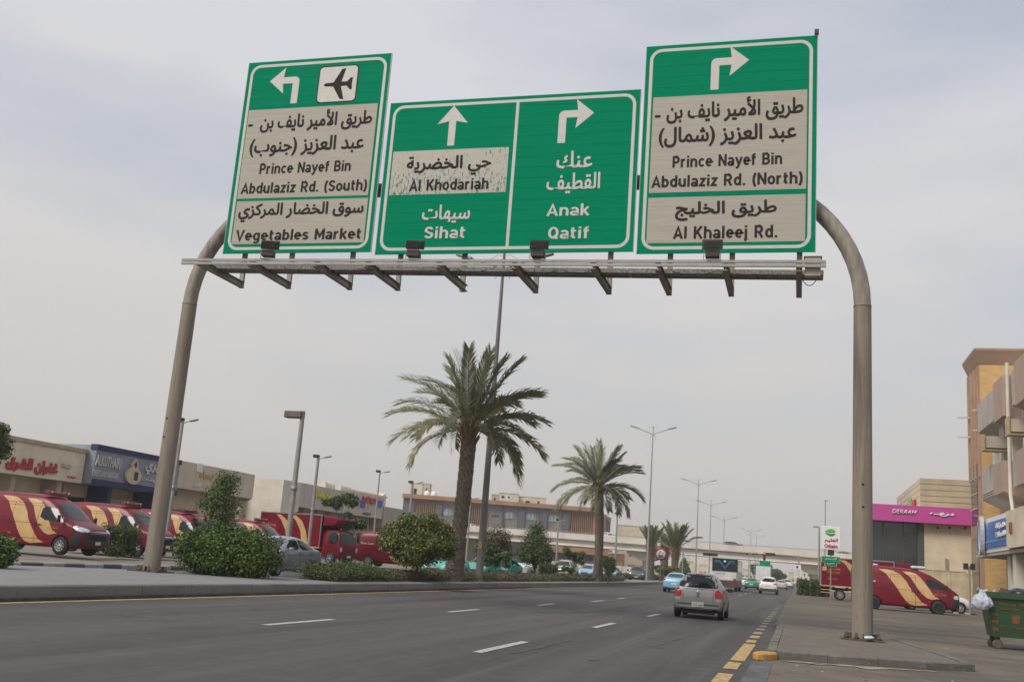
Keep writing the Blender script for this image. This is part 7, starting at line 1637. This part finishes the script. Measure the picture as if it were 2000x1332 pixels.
# traffic signals under the flyover
M_sig = mat('signal_black', (.02, .02, .022), .5, var=0)
def signal(label, px, pyb, Y, arm_px, pyt, heads, lit=None):
    p = PY(px, pyt, Y); t = thing('traffic_signal', label, 'traffic signal', (p.x, Y, 0.05)); H = p.z; MB().tube([(0, 0, 0), (0, 0, H)], .11, 8).build('post', M_steel2, t)
    q_ = PY(arm_px, pyt, Y).x-p.x; MB().tube([(0, 0, H-.1), (q_, 0, H-.1)], .07, 6).build('arm', M_steel2, t)
    for (hx, vert) in heads:
        u = PY(hx, pyt, Y).x-p.x; o = bx('signal_head', M_sig, t, u-.75 if not vert else u-.2, u+.75 if not vert else u+.2, -.2, .1, H-.35 if not vert else H-1.2, H+.12, bevel=.03)
        for i in range(3):
            cx, cz = (u-.5+i*.5, H-.11) if not vert else (u, H-.1-i*.38); on = (lit is not None and i == 0 and hx == lit)
            b = MB(); b.lathe([(0, 0), (.13, 0), (.13, .03), (0, .03)], 12, 'y', (cx, -.235, cz)); b.build('signal_lens', mat('signal_red_lit', (.6, .02, .02), .4, var=0, emit=((1, .05, .03), 2.0)) if on else M_dark, o)
    return t
signal('traffic signal mast with two dark heads left under the flyover', 1334, 1120, 172, 1400, 1078, [(1382, False), (1393, False)])
signal('traffic signal mast with long arm right under the flyover and red light', 1560, 1140, 176, 1490, 1085, [(1505, False), (1493, True)], 1493)
p = PY(1463, 1080, 185)
for px, lb in ((1463, 'thin dark pole under flyover left of the green taxi'), (1475, 'thin grey pole under the flyover beside the lorry'), (1481, 'thin pole with green sign under the flyover')):
    q = PY(px, 1080, 186); t = thing('signal_pole', lb, 'pole', (q.x, 186, 0)); MB().tube([(0, 0, 0), (0, 0, q.z)], .07, 6).build('post', M_steel2, t); bx('camera_box', M_sig, t, -.5, -.1, -.1, .1, q.z-.3, q.z)
q = PY(1494, 1102, 182); t = thing('direction_sign', 'small green direction sign standing before the far trees', 'road sign', (q.x, 182, 0)); bx('sign_panel', M_green, t, -.9, .9, -.04, 0, q.z-.5, q.z+.6); MB().tube([(0, .05, 0), (0, .05, q.z)], .05, 6).build('post', M_steel2, t)
# advert sheet on post
q = PY(1558, 1115, 110); t = thing('notice_sign', 'grey white notice board with small print beside the right kerb', 'sign', (q.x, 110, .1)); bx('board', M_wht, t, -.30, .32, -.04, 0, q.z-.75, q.z+.55); MB().tube([(0, .05, 0), (0, .05, q.z-.7)], .05, 8).build('post', M_steel2, t)
bx('print_block', M_sbk, t, -.15, .05, -.05, -.042, q.z+.2, q.z+.42)
for i in range(5): bx('print_line', M_steel2, t, -.22, .24, -.05, -.042, q.z+.02-i*.14, q.z+.06-i*.14)
# retail totem
Yo = 70.0; p0 = PY(1604, 1072, Yo); p1 = PY(1642, 1029, Yo); W = p1.x-p0.x; zc0, zc1 = p0.z, p1.z
o_ = thing('retail_sign', 'white retail board with green leaf logo on the slim right hand post', 'shop sign', ((p0.x+p1.x)/2, Yo, .2)); h0, h1 = zc0-.2, zc1-.2
bx('board', M_wht, o_, -W/2, W/2, -.08, .08, h0, h1, bevel=.02); cxm = -.02; cz = h0+(h1-h0)*.74; lr = W*.28
top = [(cxm-lr*1.25, cz+.02), (cxm-lr*.5, cz+lr*.55), (cxm+lr*.2, cz+lr*.72), (cxm+lr*.75, cz+lr*.45), (cxm+lr*.9, cz+.02), (cxm, cz-.04)]; bot = [(cxm-lr*1.15, cz-.03), (cxm, cz-.10), (cxm+lr*.9, cz-.05), (cxm+lr*.6, cz-lr*.6), (cxm-lr*.1, cz-lr*.75), (cxm-lr*.7, cz-lr*.45)]
for P, m in ((chaikin(top, 2), mat('leaf_green', (.10, .42, .03), .5, var=0)), (chaikin(bot, 2), mat('deep_green', (.0, .22, .10), .5, var=0))): b = MB(); b.prism(P, -.095, -.083, axis='y'); b.build('leaf_logo', m, o_)
M_ruby = mat('ruby_letters', (.40, .02, .07), .5, var=0)
lettering('sign_letters', ar('العثيم'), M_ruby, o_, -W*.33, W*.36, h0+(h1-h0)*.27, h0+(h1-h0)*.50, -.083, depth=.01, bold=.012); lettering('sign_letters', 'Othaim', M_ruby, o_, -W*.34, W*.35, h0+(h1-h0)*.07, h0+(h1-h0)*.24, -.083, depth=.01, bold=.012)
MB().tube([(0, .12, 0), (0, .12, h1-.1)], .045, 10).build('post', M_steel2, o_); bx('bracket', M_lamp, o_, -.2, .2, -.05, .1, h0-.35, h0-.01)
for (z_, w_, h_, tt) in ((h0-.62, .58, .19, 'شارع'), (h0-.90, .36, .13, 'حي')):
    g = thing('street_name_sign', 'small green street name plate, %s of two under the retail board' % ('upper' if w_ > .5 else 'lower'), 'street sign', (o_.location.x, Yo-.05, .2)); bx('plate', mat('plate_green', (.0, .20, .08), .5, var=.05), g, -w_, w_*.95, -.02, .0, z_-h_, z_+h_, bevel=.008)
    bx('plate_edge', M_wht, g, -w_-.02, w_*.95+.02, .002, .02, z_-h_-.02, z_+h_+.02); lettering('print', ar('الدمام') if w_ > .5 else ar(tt), M_wht, g, -w_*.6, w_*.6, z_-h_*.3, z_+h_*.6, -.021, depth=.004)
# small two panel meter post near the wall
Ym = 62.0; p = PY(1893, 1105, Ym); t = thing('sign_post', 'grey post with two dark boxes standing left of the dumpster', 'post', (p.x, Ym, .3)); H = p.z-.3
MB().tube([(0, 0, 0), (0, 0, H)], .055, 10).build('post', M_steel2, t)
for s in (-1, 1): bx('box', M_lamp, t, s*.06, s*.30, -.08, .08, H-.2, H+.14, bevel=.015)
# white car half hidden right of the van
recol(sedan, (PY(1872, 1185, 66).x-1.4, 66, .35), 2, 'white sedan almost hidden behind the nose of the right hand van', M_whitec, M_grey)
# striped wheel stop
q = G(1862, 1199, .3)
kb = thing('kerb_stop', 'short black and white painted kerb piece in front of the right van', 'kerb', (q.x-.3, q.y, .3))
for i in range(5): bx('block', M_whp if i % 2 else M_lamp, kb, i*.30, i*.30+.28, -.08, .08, 0, .13, bevel=.02)

# =================================================================== DUMPSTER
zD = PY(1960, 1250, 31.5); DX = PY(1927, 1150, 31.0).x
dm = thing('dumpster', 'green steel dumpster with faded red stencils on four wheels, right edge', 'dumpster', (DX, 31.0, .085)); M_dg = mat('dumpster_green', (.012, .055, .020), .55, var=.35, scale=3, bump=.15, dirt=(.03, .05, .02)); Wd, Dp = 2.1, 1.25
top = PY(1940, 1155, 31.0).z-.085; zb = .33
b = MB(); v = [(.16, .12, zb), (Wd-.16, .12, zb), (Wd-.16, Dp-.12, zb), (.16, Dp-.12, zb), (0, 0, top-.16), (Wd, 0, top-.16), (Wd, Dp, top-.16), (0, Dp, top-.16), (.05, .05, top-.16), (Wd-.05, .05, top-.16), (Wd-.05, Dp-.05, top-.16), (.05, Dp-.05, top-.16), (.2, .17, zb+.05), (Wd-.2, .17, zb+.05), (Wd-.2, Dp-.17, zb+.05), (.2, Dp-.17, zb+.05)]
b.add(v, [(0, 1, 5, 4), (1, 2, 6, 5), (2, 3, 7, 6), (3, 0, 4, 7), (4, 5, 9, 8), (5, 6, 10, 9), (6, 7, 11, 10), (7, 4, 8, 11), (8, 9, 13, 12), (9, 10, 14, 13), (10, 11, 15, 14), (11, 8, 12, 15), (12, 13, 14, 15), (3, 2, 1, 0)]); b.build('bin_body', M_dg, dm)
b = MB(); ring(b, [(-.05, -.05), (Wd+.05, -.05), (Wd+.05, Dp+.05), (-.05, Dp+.05)], [(.02, .02), (Wd-.02, .02), (Wd-.02, Dp-.02), (.02, Dp-.02)], 0, 0)
b = MB()
for (x0_, x1_, y0_, y1_) in ((-.05, Wd+.05, -.06, 0.01), (-.05, Wd+.05, Dp-.01, Dp+.06), (-.06, .01, 0.012, Dp-.012), (Wd-.01, Wd+.06, .012, Dp-.012)): bx('rim', M_dg, dm, x0_, x1_, y0_, y1_, top-.159, top)
for i in range(3): z = .42+i*.20; bx('stencil_patch', mat('faded_red', (.22, .035, .015), .6, var=.3, scale=9), dm, .04+.0, .24, -.01+(.07-i*.0), .16, z, z+.10) if False else None
def onface(z): return .12*(top-.16-z)/(top-.16-zb)
M_st = mat('faded_red_stencil', (.20, .05, .018), .6, var=.4, scale=12, dirt=(.05, .07, .02))
tilt = math.atan2(.12, top-.16-zb)
def stencil(s, x0_, x1_, z0_, z1_, bold=.006):
    o = lettering('stencil', s, M_st, dm, x0_, x1_, 0, z1_-z0_, 0, depth=.002, bold=bold); o.location = (0, onface(z0_)-.004, z0_); o.rotation_euler = (tilt, 0, 0)
stencil(ar('بلدية محافظة'), .30, .72, top-.36, top-.27); stencil(ar('شركة النظافة'), .80, 1.25, top-.36, top-.26); stencil(ar('امانة المنطقة'), .32, .78, top-.46, top-.40)
stencil(ar('حاوية نفايات'), .62, 1.30, .56, .66); stencil(ar('رقم'), .30, .45, .58, .66)
for k, (a, b_, c, d) in enumerate(((.62, .82, .72, .94), (.12, .28, .90, .96), (.13, .28, .70, .77), (.15, .28, .50, .57), (.86, 1.1, .58, .60))):
    bb = MB(); bb.prism([(a, 0), (b_, 0), (b_, d-c), (a, d-c)], -.002, 0, axis='y'); o = bb.build('stencil', M_st, dm); o.location = (0, onface(c)-.003, c); o.rotation_euler = (tilt, 0, 0)
for x in (.35, 1.28): MB().bar((x, -.0, top-.2), (x+.02, .09, zb+.1), .04, .03).build('rib', M_dg, dm) if x > 2 else None
for x in (.28, 1.28, Wd-.28):
    for y in (.22, Dp-.22):
        if x == 1.28 and y > .5: continue
        w = MB(); w.lathe([(0, -.03), (.10, -.04), (.13, -.035), (.138, 0), (.13, .035), (.10, .04), (0, .03)], 18, 'y', (x, y, .138)); o = w.build('wheel', mat('dusty_wheel', (.10, .085, .055), .8, var=.3, scale=12), dm)
        MB().bar((x, y, .15), (x, y, .35), .05, .12).build('caster_fork', M_lamp, o)
# bag hanging on the corner
rb = random.Random(5); bm = bmesh.new(); bmesh.ops.create_icosphere(bm, subdivisions=4, radius=1)
for v in bm.verts:
    n_ = noise.noise(v.co*2.3)*.30+noise.noise(v.co*6.0)*.16+abs(noise.noise(v.co*11.0))*.08; v.co *= 1+n_
    k = max(0, v.co.z); s_ = 1-.55*k**1.3; v.co = Vector((v.co.x*.25*s_, v.co.y*.18*s_, v.co.z*.25 + (0.05*k)))
    if v.co.z < -.18: v.co.z = -.18+(v.co.z+.18)*.4
me = bpy.data.meshes.new('plastic_bag'); bm.to_mesh(me); bm.free()
for p_ in me.polygons: p_.use_smooth = True
bag = thing('plastic_bag', 'knotted white plastic bag hanging from the left corner of the dumpster', 'bag', (DX-.14, 30.92, .085+top-.30))
mp_ = mat('bag_plastic', (.40, .43, .50), .40, var=.25, scale=5, bump=.3, bscale=14, dirt=(.36, .38, .42)); link('sack', me, mp_, bag)
MB().tube([(0, 0, .22), (.05, .03, .30), (.14, .06, .31)], [.05, .03, .045], 8).build('knot', mp_, bag)
MB().tube([(-.02, 0, .22), (-.06, 0, .33), (-.10, .0, .36)], [.04, .02, .05], 8).build('handle', mp_, bag)
b = MB(); b.prism([(0, 0), (.38, -.02), (.30, .22), (.12, .26)], -.02, .02, axis='y'); o = b.build('cardboard_piece', mat('cardboard', (.30, .18, .10), .8, var=.15), None, loc=(DX+.28, 31.4, .085+top-.10), rot=(R(20), 0, R(10))); tag(o, 'piece of brown cardboard sticking out of the dumpster', 'cardboard')
b = MB(); b.prism([(0, 0), (.16, -.02), (.10, .13)], -.01, .01, axis='y'); o = b.build('paper_scrap', M_wht, None, loc=(DX+.16, 31.35, .085+top-.05), rot=(R(15), 0, 0)); tag(o, 'white paper scrap beside the cardboard in the dumpster', 'paper')
bm = bmesh.new(); bmesh.ops.create_icosphere(bm, subdivisions=3, radius=1)
for v in bm.verts: v.co *= 1+noise.noise(v.co*2.5)*.25; v.co = Vector((v.co.x*.30, v.co.y*.26, v.co.z*.16))
me = bpy.data.meshes.new('refuse_sack'); bm.to_mesh(me); bm.free()
for p_ in me.polygons: p_.use_smooth = True
o = link('refuse_sack', me, mat('black_sack', (.02, .02, .03), .3, var=.3), None, (DX+.92, 31.5, .085+top-.02)); tag(o, 'black refuse sack bulging out of the dumpster top', 'refuse sack')

# =================================================================== AIR
hb = MB(); hb.box(-330, 330, -30, 720, -1.2, 42); o = hb.build('haze', None); me = o.data; me.materials.clear()
hm = bpy.data.materials.new('haze'); hm.use_nodes = True; n = hm.node_tree; n.nodes.clear(); ou = n.nodes.new('ShaderNodeOutputMaterial'); pv = n.nodes.new('ShaderNodeVolumePrincipled')
pv.inputs['Color'].default_value = (.93, .91, .90, 1); pv.inputs['Density'].default_value = 0.0006; pv.inputs['Anisotropy'].default_value = 0.3; n.links.new(pv.outputs[0], ou.inputs['Volume']); me.materials.append(hm); o['kind'] = 'stuff'
